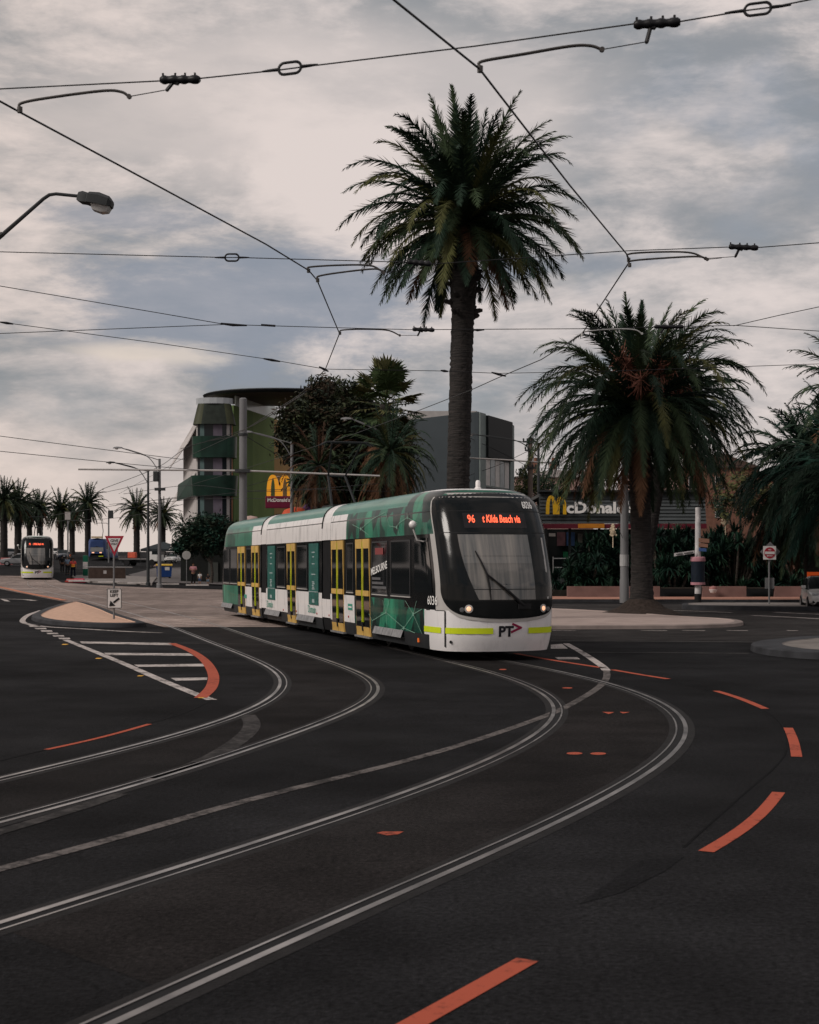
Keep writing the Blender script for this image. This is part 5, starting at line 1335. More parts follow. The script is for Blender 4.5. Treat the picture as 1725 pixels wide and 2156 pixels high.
house('house', 'pinkish rendered house seen between the shorter palm fronds', 1330, 1432, 1000, 135, 9, HP, mat('roof_slate', (.03, .035, .045), rough=.6), .0)
house('house', 'brown brick house behind the palms on the right', 1432, 1600, 985, 150, 9, BRK, mat('roof_terracotta', (.085, .055, .045), rough=.8), 1.6)
house('house', 'low pale house with chimneys right of the dark grey building', 1086, 1250, 1005, 160, 9, HP, mat('roof_pale', (.38, .35, .34), rough=.7), .9, (1128, 1165, 1222))
house('house', 'reddish row house at the far right behind the dark palm', 1600, 1800, 1000, 150, 9, BRK, mat('roof_slate', (.03, .035, .045)), 1.8)
# --- low garden wall with recessed benches
wl = thing('garden_wall', 'low pink rendered wall with dark bench recesses along the footpath', 'wall', GY(1420, 81))
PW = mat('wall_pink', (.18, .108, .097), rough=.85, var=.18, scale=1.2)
def wseg(xa, xb, z1, y_, name, m_, d=.3):
    a = pt2(xa, y_); b = pt2(xb, y_); m = MB(); m.box(((a.x + b.x) / 2, y_ + d / 2, z1 / 2 + .07), (b.x - a.x, d, z1 + .14)); return m.build(name, m_, wl, world=True)
for xa, xb in ((1195, 1390), (1480, 1572), (1632, 1692)): wseg(xa, xb, .60, 81, 'wall_panel', PW)
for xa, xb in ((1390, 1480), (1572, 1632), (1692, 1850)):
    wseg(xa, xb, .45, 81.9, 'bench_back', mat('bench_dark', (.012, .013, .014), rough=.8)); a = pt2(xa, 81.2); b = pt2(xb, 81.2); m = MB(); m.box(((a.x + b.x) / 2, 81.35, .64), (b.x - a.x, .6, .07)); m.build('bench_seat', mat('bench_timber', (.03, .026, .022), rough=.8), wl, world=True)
soil = MB(); a = pt2(1150, 82.3); b = pt2(1900, 82.3); soil.box(((a.x + b.x) / 2, 88, .2), (b.x - a.x, 11.2, .6)); structure(soil.build('garden_bed', mat('soil_dark', (.018, .017, .014), rough=.95, var=.4, scale=4)), 'dark garden bed under the spiky shrubs')

# ================================================================ poles and lamps
GALV = mat('pole_grey', (.15, .15, .155), rough=.55, var=.18, scale=1.5, stretch=(1, 1, .3)); POLED = mat('pole_dark', (.038, .041, .043), rough=.6, var=.15)
LAMPG = mat('lamp_bowl', (.45, .44, .43), rough=.2, var=.05)
def lamp_pole(label, xb, Y, ytop, lx, ly, ymast=None, r=.09, m_=GALV, group='street lamps', extra=()):
    b = GY(xb, Y); t = thing('street_lamp', label, 'street lamp', b, 0, group); z1 = PX(0, ytop, Y).z
    m = MB(); m.lathe([(r * 1.9, 0), (r * 1.8, .25), (r * 1.25, .3), (r, 4), (r * .75, z1 - b.z)], b, 12); m.build('pole', m_, t, world=True, smooth=True, angle=40)
    e = PX(lx, ly, Y); top = Vector((b.x, b.y, z1 - .1)); d = e - top
    m = MB(); m.tube(catmull([top - Vector((0, 0, .9)), top + d * .3 - Vector((0, 0, .05)), top + d * .75 + Vector((0, 0, .05)), e], 5), .035, 6); m.tube([top, top + d * .45, e], .03, 6); m.build('arm', m_, t, world=True)
    s_ = 1 if d.x > 0 else -1
    m = MB(); c_ = e + Vector((s_ * .33, 0, .0)); m.grid([[c_ + Vector((x, y * w_, z * h_)) for y, z in ((-1, 0), (-.7, .7), (0, 1), (.7, .7), (1, 0))] for x, w_, h_ in ((-.38, .03, .03), (-.3, .1, .1), (-.05, .15, .14), (.25, .14, .11), (.38, .06, .04))], 0)
    m.grid([[c_ + Vector((x, y * w_, 0)) for y in (-1, 0, 1)] for x, w_ in ((-.38, .03), (-.05, .15), (.25, .14), (.38, .06))], 0)
    h = m.build('lamp_head', m_, t, world=True)
    m = MB(); m.lathe([(.02, -.09), (.10, -.07), (.13, 0)], (c_.x + s_ * .1 - b.x, c_.y - b.y, c_.z - b.z), 12); m.build('lamp_bowl', LAMPG, h, smooth=True)
    return t, b
lamp_pole('street lamp on the thin dark pole at far left, left one of the twin lamps', 312, 108, 990, 243, 975, r=.10, m_=POLED)
tl, tb_ = lamp_pole('street lamp on the tall grey pole carrying traffic lights, right one of the twin lamps', 336, 104, 966, 258, 944, r=.12)
m = MB(); p = PX(328, 1003, 103.8); m.rbox((p.x, 103.8, p.z), (.35, .3, .75), 0, .03); m.build('traffic_signal', POLED, tl, world=True)
m = MB(); p = PX(337, 1030, 103.8); m.box((p.x, 103.8, p.z), (.75, .3, .2)); m.build('bracket', POLED, tl, world=True)
lamp_pole('street lamp in front of the double arch sign, arm pointing left over the green wall', 615, 90, 930, 532, 911, r=.13)
lamp_pole('street lamp left of the tall palm trunk, arm pointing left over the dark tree', 832, 86, 918, 742, 883, r=.13)
lamp_pole('street lamp whose arm reaches left in front of the dark grey building', 1134, 98, 932, 1006, 916, r=.11, m_=POLED)
# near lamp at the upper left
nl = thing('street_lamp', 'close street lamp on a bent arm entering from the left edge, high against the sky', 'street lamp', GY(-60, 28), 0, 'street lamps')
b = GY(-60, 28); m = MB(); m.lathe([(.16, 0), (.15, .3), (.10, .35), (.085, PX(0, 545, 28).z - .0)], b, 12); m.build('pole', GALV, nl, world=True, smooth=True)
m = MB(); m.tube([PX(-60, 556, 28), PX(-20, 516, 28), PX(92, 418, 28), PX(104, 410, 28), PX(118, 408, 28), PX(168, 413, 28)], [.05, .045, .036, .036, .034, .034], 8); m.tube([PX(-30, 520, 28), PX(6, 492, 28)], .055, 8); m.build('arm', POLED, nl, world=True, smooth=True)
m = MB(); ax0 = PX(164, 414, 28); ax1 = PX(237, 431, 28); d = (ax1 - ax0); L_ = d.length; d.normalize(); up = Vector((0, 1, 0)).cross(d) * -1
if up.z < 0: up = -up
rows = []
for u, hw, h0, h1 in ((0, .07, -.07, .09), (.12, .13, -.10, .12), (.28, .14, -.09, .11), (.32, .19, -.09, .13), (.6, .21, -.08, .16), (.9, .19, -.08, .13), (1.0, .12, -.05, .06)):
    c_ = ax0 + d * L_ * u; rows.append([c_ + Vector((0, y * hw, 0)) + up * z for y, z in ((-1, h0), (-1, h1 * .55), (-.55, h1), (.55, h1), (1, h1 * .55), (1, h0))])
m.grid(rows, 0, closed=True); m.face(rows[0], 0); m.face(rows[-1][::-1], 0)
hd = m.build('lamp_head', POLED, nl, world=True, smooth=True, angle=35)
m = MB(); rows = []
for u, hw, h0 in ((.42, .12, -.10), (.5, .16, -.19), (.75, .17, -.21), (.93, .15, -.17), (.98, .10, -.08)):
    c_ = ax0 + d * L_ * u - nl.location; rows.append([c_ + Vector((0, y * hw, 0)) + up * z for y, z in ((-1, -.07), (-.7, h0), (.7, h0), (1, -.07))])
m.grid(rows, 0); m.build('lamp_bowl', LAMPG, hd, smooth=True)
# tall tramway mast with its long cross arm
mb_ = GY(512, 72); mst = thing('tramway_mast', 'tall thick grey mast behind the tram carrying a long horizontal cross arm', 'pole', mb_)
m = MB(); zt = PX(0, 838, 72).z; m.lathe([(.30, 0), (.24, .5), (.205, 4), (.19, zt - .05), (.12, zt)], mb_, 18); m.build('pole', GALV, mst, world=True, smooth=True, angle=40)
m = MB(); m.tube([PX(165, 988, 72 - .3), PX(512, 991, 72 - .3), PX(800, 1002, 72 - .3)], .046, 8); ar = m.build('cross_arm', mat('arm_pale', (.38, .36, .35), rough=.4, var=.1), mst, world=True, smooth=True)
m = MB(); p = PX(512, 992, 72); m.box((p.x, 71.85, p.z), (.75, .5, .16)); p = PX(512, 915, 72); m.lathe([(.24, -.06), (.24, .06)], p, 14); m.build('clamp', POLED, mst, world=True)
# grey post left of the shorter palm
pp = GY(1315, 74); pt_ = thing('lamp_post', 'plain grey post standing tight against the left of the shorter palm trunk', 'pole', pp)
m = MB(); m.lathe([(.25, 0), (.24, 1.2), (.215, 1.25), (.20, 6), (.14, 9.5)], pp, 16); m.build('pole', GALV, pt_, world=True, smooth=True, angle=40)
m = MB(); m.lathe([(.235, 1.9), (.235, 2.5)], pp, 16); m.build('band', mat('pale_band', (.33, .33, .33), rough=.6), pt_, world=True)
m = MB(); q = PX(1308, 1080, 73.7); m.tube([q + Vector((0, 0, 1.5)), q + Vector((-.12, 0, .3)), q + Vector((-.05, 0, -1)), q + Vector((.1, 0, -1.3))], .015, 5); m.build('cable', T_RUBBER, pt_, world=True)
# striped sign post on the strip
sp_ = G(1470, 1277); sp_.z = .15; spost = thing('sign_post', 'white post with black base, wrapped dark poster, pink trims and small direction blades', 'sign post', sp_)
Ys = sp_.y; WPT = mat('post_white', (.48, .46, .46), rough=.7, var=.25, scale=3)
m = MB(); m.lathe([(.17, 0), (.165, .45)], sp_, 14); m.build('black_base', T_RUBBER, spost, world=True)
m = MB(); m.lathe([(.155, .45), (.15, 1.2), (.13, 4), (.12, PX(0, 1075, Ys).z)], sp_, 14); m.build('pole', WPT, spost, world=True, smooth=True)
m = MB(); z0 = PX(0, 1226, Ys).z; z1 = PX(0, 1182, Ys).z; m.lathe([(.33, z0), (.33, z1)], (sp_.x, Ys, 0), 16); m.build('poster_wrap', mat('poster_navy', (.008, .013, .022), rough=.5, var=.3, scale=4), spost, world=True, smooth=True)
PK = mat('trim_pink', (.40, .19, .22), rough=.6, var=.1)
m = MB(); m.lathe([(.35, z1), (.36, z1 + .06), (.345, z1 + .19), (.3, z1 + .22)], (sp_.x, Ys, 0), 16); m.build('pink_trim', PK, spost, world=True, smooth=True); m = MB(); m.lathe([(.35, z0 - .12), (.35, z0)], (sp_.x, Ys, 0), 16); m.build('pink_trim', PK, spost, world=True)
def blade(xa, xb, ya, yb, h, col, nm):
    a = PX(xa, ya, Ys - .25); b_ = PX(xb, yb, Ys - .25); m = MB(); m.prism([a + Vector((0, 0, -h / 2)), b_ + Vector((0, 0, -h / 2)), b_ + Vector((0, 0, h / 2)), a + Vector((0, 0, h / 2))], (0, .04, 0)); return m.build(nm, col, spost, world=True)
br = mat('blade_brown', (.26, .14, .10), rough=.6)
sb = blade(1420, 1463, 1168, 1162, .15, WPT, 'street_name_blade')
m = MB(); a = PX(1424, 1167.6, Ys - .28); b_ = PX(1460, 1162.6, Ys - .28)
for k in range(13):
    if k in (5,): continue
    q = a.lerp(b_, (k + .5) / 13); m.box((q.x - sp_.x, q.y - sp_.y, q.z - sp_.z), (.04, .012, .075 if k % 3 else .06))
m.build('blade_lettering', T_RUBBER, sb)
blade(1472, 1494, 1137, 1139, .19, br, 'direction_blade'); blade(1472, 1491, 1147, 1149, .17, br, 'direction_blade'); blade(1472, 1488, 1157, 1158, .15, mat('blade_blue', (.05, .10, .25), rough=.6), 'direction_blade')
# no entry sign
ne = G(1620, 1280); ne.z = .16; Yn = ne.y; nes = thing('no_entry_sign', 'red and white square no entry sign on a thin grey post', 'traffic sign', ne)
m = MB(); m.tube([ne, Vector((ne.x, Yn, PX(0, 1150, Yn).z))], .04, 8); m.build('post', GALV, nes, world=True)
c_ = PX(1621, 1164, Yn - .07); m = MB(); m.box(c_, (.58, .03, .62)); pl_ = m.build('sign_plate', mat('plate_white', (.58, .56, .55), rough=.5, var=.06), nes, world=True)
Rx = Matrix.Rotation(rad(90), 3, 'X'); SRED = mat('sign_red', (.33, .022, .04), rough=.45, var=.05)
m = MB(); m.lathe([(.255, 0), (.255, .012)], c_ - ne - Vector((0, .017, 0)), 24, 0, Rx); dsk = m.build('red_disc', SRED, pl_)
m = MB(); m.box(c_ - ne - Vector((0, .035, .0)), (.46, .01, .12)); m.build('white_bar', mat('plate_white', (.58, .56, .55)), pl_)
for s_, dz_t in (('NO', .14), ('ENTRY', -.14)):
    v, f = text2d(s_, .085, bold=.003); m = MB(); m.v = [c_ - ne + Vector((p.x, -.034, dz_t + p.y)) for p in v]; m.f = f; m.m = [0] * len(f); m.build('sign_lettering', mat('plate_white', (.58, .56, .55)), pl_)
m = MB(); q = c_ + Vector((.06, .12, .05)); s_ = .46; m.prism([q + Vector((-s_, 0, 0)), q + Vector((0, 0, -s_)), q + Vector((s_, 0, 0)), q + Vector((0, 0, s_))], (0, .03, 0)); m.build('diamond_plate', mat('plate_back', (.16, .16, .165), rough=.5, metal=.3), nes, world=True)
m = MB(); p = PX(1621, 1228, Yn + .06); m.box((p.x, p.y, p.z), (.42, .03, .5)); m.build('back_plate', GALV, nes, world=True)
# give way and keep left on one post
gw = G(240, 1313); gw.z = .1; Yg = gw.y; gs = thing('give_way_sign', 'GIVE WAY triangle above a KEEP LEFT plate on one thin post in the sandy island', 'traffic sign', gw)
m = MB(); m.tube([gw, Vector((gw.x, Yg, PX(0, 1140, Yg).z))], .033, 8); m.build('post', GALV, gs, world=True)
m = MB(); ctr = PX(240.5, 1145, Yg - .06)
def tri(s_, dz_=0): return [ctr + Vector((0, 0, -.42 * s_ + dz_)), ctr + Vector((.325 * s_, 0, .27 * s_ + dz_)), ctr + Vector((-.325 * s_, 0, .27 * s_ + dz_))]
m.prism([p + Vector((0, .02, 0)) for p in tri(1.0)], (0, .02, 0)); tp = m.build('triangle_plate', SRED, gs, world=True)
m = MB(); m.face([p - gw + Vector((0, .012, .0)) for p in tri(.66, .012)]); m.build('white_field', mat('plate_white', (.58, .56, .55)), tp)
for s_, dz_t, sz in (('GIVE', .10, .13), ('WAY', -.01, .10)):
    v, f = text2d(s_, sz, bold=.003); m = MB(); m.v = [ctr - gw + Vector((p.x, .008, dz_t + p.y)) for p in v]; m.f = f; m.m = [0] * len(f); m.build('sign_lettering', T_RUBBER, tp)
kc = PX(240.5, 1260, Yg - .06); m = MB(); m.box(kc + Vector((0, .02, 0)), (.50, .025, .68)); kp = m.build('keep_left_plate', mat('plate_white', (.58, .56, .55)), gs, world=True)
m = MB()
for x0, z0, w_, h_ in ((0, .325, .47, .015), (0, -.325, .47, .015), (-.237, 0, .015, .66), (.237, 0, .015, .66)): m.box(kc - gw + Vector((x0, .003, z0)), (w_, .01, h_))
m.build('plate_border', T_RUBBER, kp)
for s_, dz_t in (('KEEP', .23), ('LEFT', .10)):
    v, f = text2d(s_, .135, bold=.004); m = MB(); m.v = [kc - gw + Vector((p.x, -.002, dz_t + p.y)) for p in v]; m.f = f; m.m = [0] * len(f); m.build('sign_lettering', T_RUBBER, kp)
m = MB(); A2 = [(.19, .0), (.14, .05), (-.02, -.11), (.03, -.16)]
m.face([kc - gw + Vector((x, -.002, z)) for x, z in ((.15, .03), (.19, -.02), (.0, -.17), (-.05, -.12))][::-1]); m.face([kc - gw + Vector((x, -.002, z)) for x, z in ((-.17, -.27), (-.13, -.07), (.04, -.25))])
m.build('arrow', T_RUBBER, kp)
# wooden power pole
wp_ = GY(1117, 104); wpo = thing('power_pole', 'old wooden power pole with insulators right of the dark grey building', 'pole', wp_)
m = MB(); m.lathe([(.22, 0), (.17, PX(0, 922, 104).z)], wp_, 10); m.build('pole', mat('old_wood', (.13, .10, .085), rough=.9, var=.3, scale=2, stretch=(4, 4, .4)), wpo, world=True, smooth=True)
for y, w_ in ((930, 1.1), (948, .8), (985, .9)):
    p = PX(1117, y, 103.8); m = MB(); m.box((p.x, 103.8, p.z), (w_, .12, .12))
    for k in (-.45, -.2, .2, .45): m.lathe([(.04, .06), (.07, .12), (.05, .25)], (p.x + k * w_, 103.8, p.z), 8)
    m.build('cross_bar', POLED, wpo, world=True)


sb_ = thing('unseen_reflected_building', 'unseen cream two storey building, added left of view for pale tram window reflections', 'building', GY(-600, 150))  # unseen building added to give the tram windows pale reflections
q = GY(-600, 150); m = MB(); m.box((q.x, q.y + 4, q.z + 4.5), (44, 8, 11)); m.build('wall', WALLW, sb_, world=True)
for k in range(9):
    for z in (2.0, 6.6): m = MB(); m.box((q.x - 19.6 + k * 4.9, q.y - .05, q.z + z), (3.3, .2, 2.6)); m.build('window', GLASS, sb_, world=True)
# ================================================================ overhead wires
WIRE = mat('wire_dark', (.022, .022, .024), rough=.5, metal=.3, var=0); STEELR = mat('arm_steel', (.07, .065, .062), rough=.45, metal=.4, var=.2)
INS = mat('insulator', (.012, .012, .014), rough=.4, var=.1)
def wire_thing(name, label, pts, r, group, cat='overhead wire'):
    t = thing(name, label, cat, pts[0], 0, group)
    m = MB(); m.tube(pts, r, 5, 0); m.build('wire', WIRE, t, world=True, smooth=True, angle=180); return t
def dpt(x, y, z): Y = (z - CAM) * F / (HZ - y); return PX(x, y, Y)          # a pixel on a wire of known height
z5 = 5.5
cw2 = [dpt(x, y, z5) for x, y in ((700, -120), (830, 0), (1010, 145), (1095, 255), (1200, 390), (1320, 535))] + [dpt(x, y, z5) for x, y in ((1325, 552), (1225, 704), (1140, 757), (1050, 795), (990, 822), (880, 865))] + [PX(748, 913, 41.7), PX(500, 992, 60.0), PX(404, 1020, 72)]
cwt = wire_thing('contact_wire', 'thick contact wire from the top edge down the right to the near tram pantograph', cw2, .0085, 'tram contact wires')
cw1 = [dpt(x, y, z5) for x, y in ((-260, 70), (0, 213), (42, 236), (330, 390), (560, 514), (650, 569), (668, 590), (715, 702), (685, 778), (630, 832))] + [PX(510, 908, 42), PX(386, 965, 60), PX(250, 1040, 85)]
cwt1 = wire_thing('contact_wire', 'thick contact wire running from the upper left edge down over the left track', cw1, .0085, 'tram contact wires')
def insulator(t, a, b, r, drop=None):
    """a dark ribbed rod between two points, with a hanging bracket"""
    m = MB(); d = b - a; n = 16
    pts = [a + d * k / n for k in range(n + 1)]; prof = [.7, 1.1, 1.15, .95, .95, 1.15, 1.15, .95, .95, 1.15, 1.15, .9, .9, 1.1, 1.15, 1.1, .7]
    m.tube(pts, [r * p for p in prof], 10)
    for k in (1, 6, 10, 14): m.tube([pts[k] + Vector((0, 0, r * .8)), pts[k] + Vector((0, 0, r * 1.7))], r * .3, 6)
    if drop is not None:
        m.tube([a + d * .12, a + d * .45 + Vector((0, 0, -r * .9)), a + d * .5], r * .6, 6); m.tube([a + d * .38, drop], r * .5, 6)
        m.lathe([(r * .45, -r * .2), (r * .45, r * .2)], drop, 10, 0, Matrix.Rotation(rad(90), 3, 'X'))
    m.build('insulator', INS, t, world=True, smooth=True, angle=60)
def turnbuckle(t, a, b, r):
    m = MB(); d = (b - a); L_ = d.length; d.normalize(); up = Vector((0, 0, 1)); n = 8; pts = []
    for k in range(9): th = PI / 2 - PI * k / 8; pts.append(b - d * r * 1.6 + d * math.cos(th) * r * 1.6 + up * math.sin(th) * r * 1.6)
    for k in range(9): th = -PI / 2 - PI * k / 8; pts.append(a + d * r * 1.6 + d * math.cos(th) * r * 1.6 + up * math.sin(th) * r * 1.6)
    m.tube(pts + [pts[0]], r * .42, 6); m.tube([a - d * L_ * .75, a - d * L_ * .45, a], [r * .25, r * .4, r * .5], 6); m.tube([b, b + d * L_ * .45, b + d * L_ * .75], [r * .5, r * .4, r * .25], 6)
    m.build('turnbuckle', INS, t, world=True, smooth=True, angle=60)
def reg_arm(t, px, Y, tail, r=.011, steel=None):
    pts = catmull([PX(x, y, Y) for x, y in px], 6); m = MB(); m.tube(pts, r, 7)
    m.lathe([(r * 1.7, -r), (r * 1.7, r)], pts[-1], 10, 0, Matrix.Rotation(rad(90), 3, 'X'))
    m.tube([pts[0] + Vector((0, 0, -r * 3)), pts[0] + Vector((0, 0, r))], r * 1.9, 7)
    a = m.build('registration_arm', steel or STEELR, t, world=True, smooth=True, angle=60)
    m = MB(); m.tube([p - t.location for p in (pts[-1], PX(tail[0], tail[1], Y))], r * .35, 5); m.build('tie_wire', WIRE, a)
def span(label, px, r): return wire_thing('span_wire', label, [PX(x, y, Y) for x, y, Y in px], r, 'span wires above the junction')
s1 = span('nearest span wire, right across the top with two big insulators and turnbuckles', [(-300, 204, 11.1), (0, 187, 10.88), (340, 170, 10.55), (420, 165, 10.48), (590, 147, 10.32), (635, 141, 10.28), (1000, 97, 9.95), (1335, 50, 9.62), (1433, 45, 9.54), (1570, 22, 9.42), (1626, 15, 9.37), (1900, -40, 9.1)], .0055)
insulator(s1, PX(338, 168, 10.55), PX(421, 167, 10.48), .029, PX(352, 189, 10.54)); turnbuckle(s1, PX(587, 146, 10.32), PX(634, 140, 10.28), .026)
insulator(s1, PX(1335, 52, 9.62), PX(1433, 46, 9.54), .029, PX(1362, 88, 9.60)); turnbuckle(s1, PX(1568, 22, 9.42), PX(1624, 15, 9.37), .024)
reg_arm(s1, [(42, 228), (45, 217), (100, 206), (215, 191), (255, 193), (272, 203)], 10.8, (350, 189)); reg_arm(s1, [(1011, 142), (1015, 129), (1100, 114), (1200, 97), (1243, 96), (1268, 104)], 9.94, (1360, 88))
s2 = span('second span wire, crossing the tall palm crown', [(-150, 526, 17.0), (0, 530, 16.9), (475, 542, 16.85), (502, 542, 16.84), (858, 552, 16.8), (908, 556, 16.75), (1320, 528, 16.3), (1535, 520, 16.1), (1596, 521, 16.05), (1725, 511, 15.9), (1900, 498, 15.7)], .0055)
turnbuckle(s2, PX(474, 542, 16.85), PX(503, 542, 16.84), .026); insulator(s2, PX(858, 551, 16.8), PX(908, 556, 16.75), .029, PX(862, 570, 16.8)); insulator(s2, PX(1535, 519, 16.1), PX(1597, 522, 16.05), .029, PX(1549, 540, 16.1))
reg_arm(s2, [(650, 568), (653, 562), (720, 558), (780, 559), (806, 572)], 16.85, (862, 569)); reg_arm(s2, [(669, 588), (672, 581), (720, 573), (790, 566), (808, 574)], 16.8, (830, 573))
reg_arm(s2, [(1324, 545), (1327, 534), (1400, 530), (1455, 532), (1486, 544)], 16.3, (1550, 540)); reg_arm(s2, [(1326, 556), (1330, 549), (1400, 543), (1470, 540), (1490, 546)], 16.28, (1520, 543))
s3 = span('third span wire, crossing the tall palm trunk and the shorter palm top', [(-150, 707, 21.8), (0, 702, 21.8), (475, 683, 21.6), (715, 690, 21.5), (870, 694, 21.45), (1225, 692, 21.3), (1550, 685, 21.1), (1725, 697, 21), (1900, 707, 20.9)], .0058)
insulator(s3, PX(869, 693, 21.45), PX(915, 695, 21.4), .029, PX(880, 706, 21.45)); insulator(s3, PX(1378, 688, 21.2), PX(1440, 688, 21.2), .027, PX(1392, 700, 21.2))
reg_arm(s3, [(716, 700), (720, 695), (760, 693), (815, 695), (842, 706)], 21.5, (880, 706)); reg_arm(s3, [(1226, 703), (1232, 698), (1290, 693), (1335, 694), (1352, 702)], 21.3, (1392, 700), steel=mat('arm_bright', (.4, .4, .39), rough=.4, metal=.4))
m = MB(); m.tube([PX(996, 694, 21.4), PX(1006, 695, 21.4), PX(1020, 694, 21.4)], [.01, .02, .01], 6); m.build('clamp', INS, s3, world=True); m = MB(); m.tube([PX(550, 684, 21.6), PX(580, 686, 21.6)], .016, 6); m.build('clamp', INS, s3, world=True)
s3b = span('short span wire rising to the right edge from a joint above the shorter palm', [(1545, 686, 21.1), (1640, 664, 20.6), (1725, 646, 20.2), (1900, 608, 19.4)], .0058)
s3c = span('slanting span wire from the left edge to the joint below the blue cloud', [(-150, 577, 20), (0, 602, 20.4), (330, 658, 21.2), (475, 683, 21.6)], .0058)
m = MB(); m.tube([PX(465, 681, 21.5), PX(490, 684, 21.5), PX(520, 685, 21.5)], [.014, .022, .012], 6); m.build('clamp', INS, s3c, world=True)
s4 = span('fourth span wire, sloping down from the left edge past the building roof', [(-150, 655, 23.5), (0, 678, 24), (330, 722, 24.8), (570, 757, 25.3), (685, 777, 25.5), (935, 781, 25.8), (1050, 786, 26), (1300, 781, 26.2), (1725, 766, 26.5), (1900, 760, 26.6)], .006)
for xa, ya, xb, yb in ((0, 678, 28, 682), (555, 755, 590, 761), (672, 772, 692, 782), (928, 780, 944, 782), (1035, 784, 1066, 792)):
    m = MB(); m.tube([PX(xa, ya, 25.4), PX((xa + xb) / 2, (ya + yb) / 2, 25.4), PX(xb, yb, 25.4)], [.012, .024, .012], 6); m.build('clamp', INS, s4, world=True)
FW = 'thin distant wires above the street'
for lb, px, r in (('thin wire from the left edge down to the cross arm, upper of the pair', [(-100, 905, 60), (0, 918, 62), (200, 944, 66), (390, 968, 71.7)], .015), ('thin wire from the left edge down to the cross arm, lower of the pair', [(-100, 941, 60), (0, 950, 62), (240, 974, 66), (420, 990, 71.7)], .015),
                  ('wire rising from the twin lamp posts past the balconies to the grey mast', [(215, 1030, 95), (330, 985, 92), (400, 940, 80), (512, 915, 72)], .018), ('wire from the mast top sloping down to the dark tree', [(512, 915, 71.7), (600, 965, 80), (700, 1005, 95)], .018),
                  ('wire from the mast across the green wall up towards the broadleaf tree', [(380, 945, 58), (512, 905, 50), (630, 835, 31), (640, 826, 29)], .012),
                  ('wire from the play tower across the dark trees to the lamp by the tall palm', [(515, 1025, 85), (640, 990, 84), (742, 960, 84), (880, 925, 86)], .015), ('upper one of three level wires across the left balcony', [(260, 1040, 100), (400, 1022, 92), (560, 1035, 84), (800, 1018, 80)], .015), ('middle one of three level wires across the left balcony', [(230, 1062, 100), (420, 1045, 92), (600, 1030, 84), (820, 1035, 80)], .015), ('lowest one of three level wires across the left balcony', [(240, 1075, 100), (400, 1052, 92), (612, 1050, 84)], .015),
                  ('wire fanning left from the traffic light pole over the distant palms', [(60, 1056, 150), (200, 1040, 120), (335, 1010, 104)], .018), ('second wire fanning left from the traffic light pole', [(110, 1085, 150), (230, 1066, 120), (380, 1046, 104)], .018), ('third and lowest wire fanning left from the traffic light pole', [(100, 1098, 150), (250, 1090, 120), (385, 1062, 104)], .018),
                  ('upper wire crossing in front of the dark grey building to the wooden pole', [(985, 920, 100), (1060, 955, 101), (1117, 985, 103)], .02), ('lower wire crossing in front of the dark grey building to the wooden pole', [(985, 1002, 100), (1060, 975, 101), (1117, 948, 103), (1210, 915, 108)], .02), ('wire from the wooden pole to the right behind the shorter palm', [(1117, 930, 103.7), (1200, 965, 110), (1330, 1010, 120)], .02), ('level wire behind the shorter palm fronds on the right', [(1117, 985, 103.7), (1400, 990, 110), (1620, 975, 115), (1800, 965, 115)], .02)):
    wire_thing('street_wire', lb, catmull([PX(*q) for q in px], 5), r, FW)
fb_ = wire_thing('street_wire', 'pale horizontal tube crossing behind the tall palm trunk to the right', [PX(965, 963, 90), PX(1060, 968, 90.5), PX(1175, 976, 91)], .05, FW); fb_.children[0].data.materials[0] = mat('arm_pale', (.38, .36, .35))

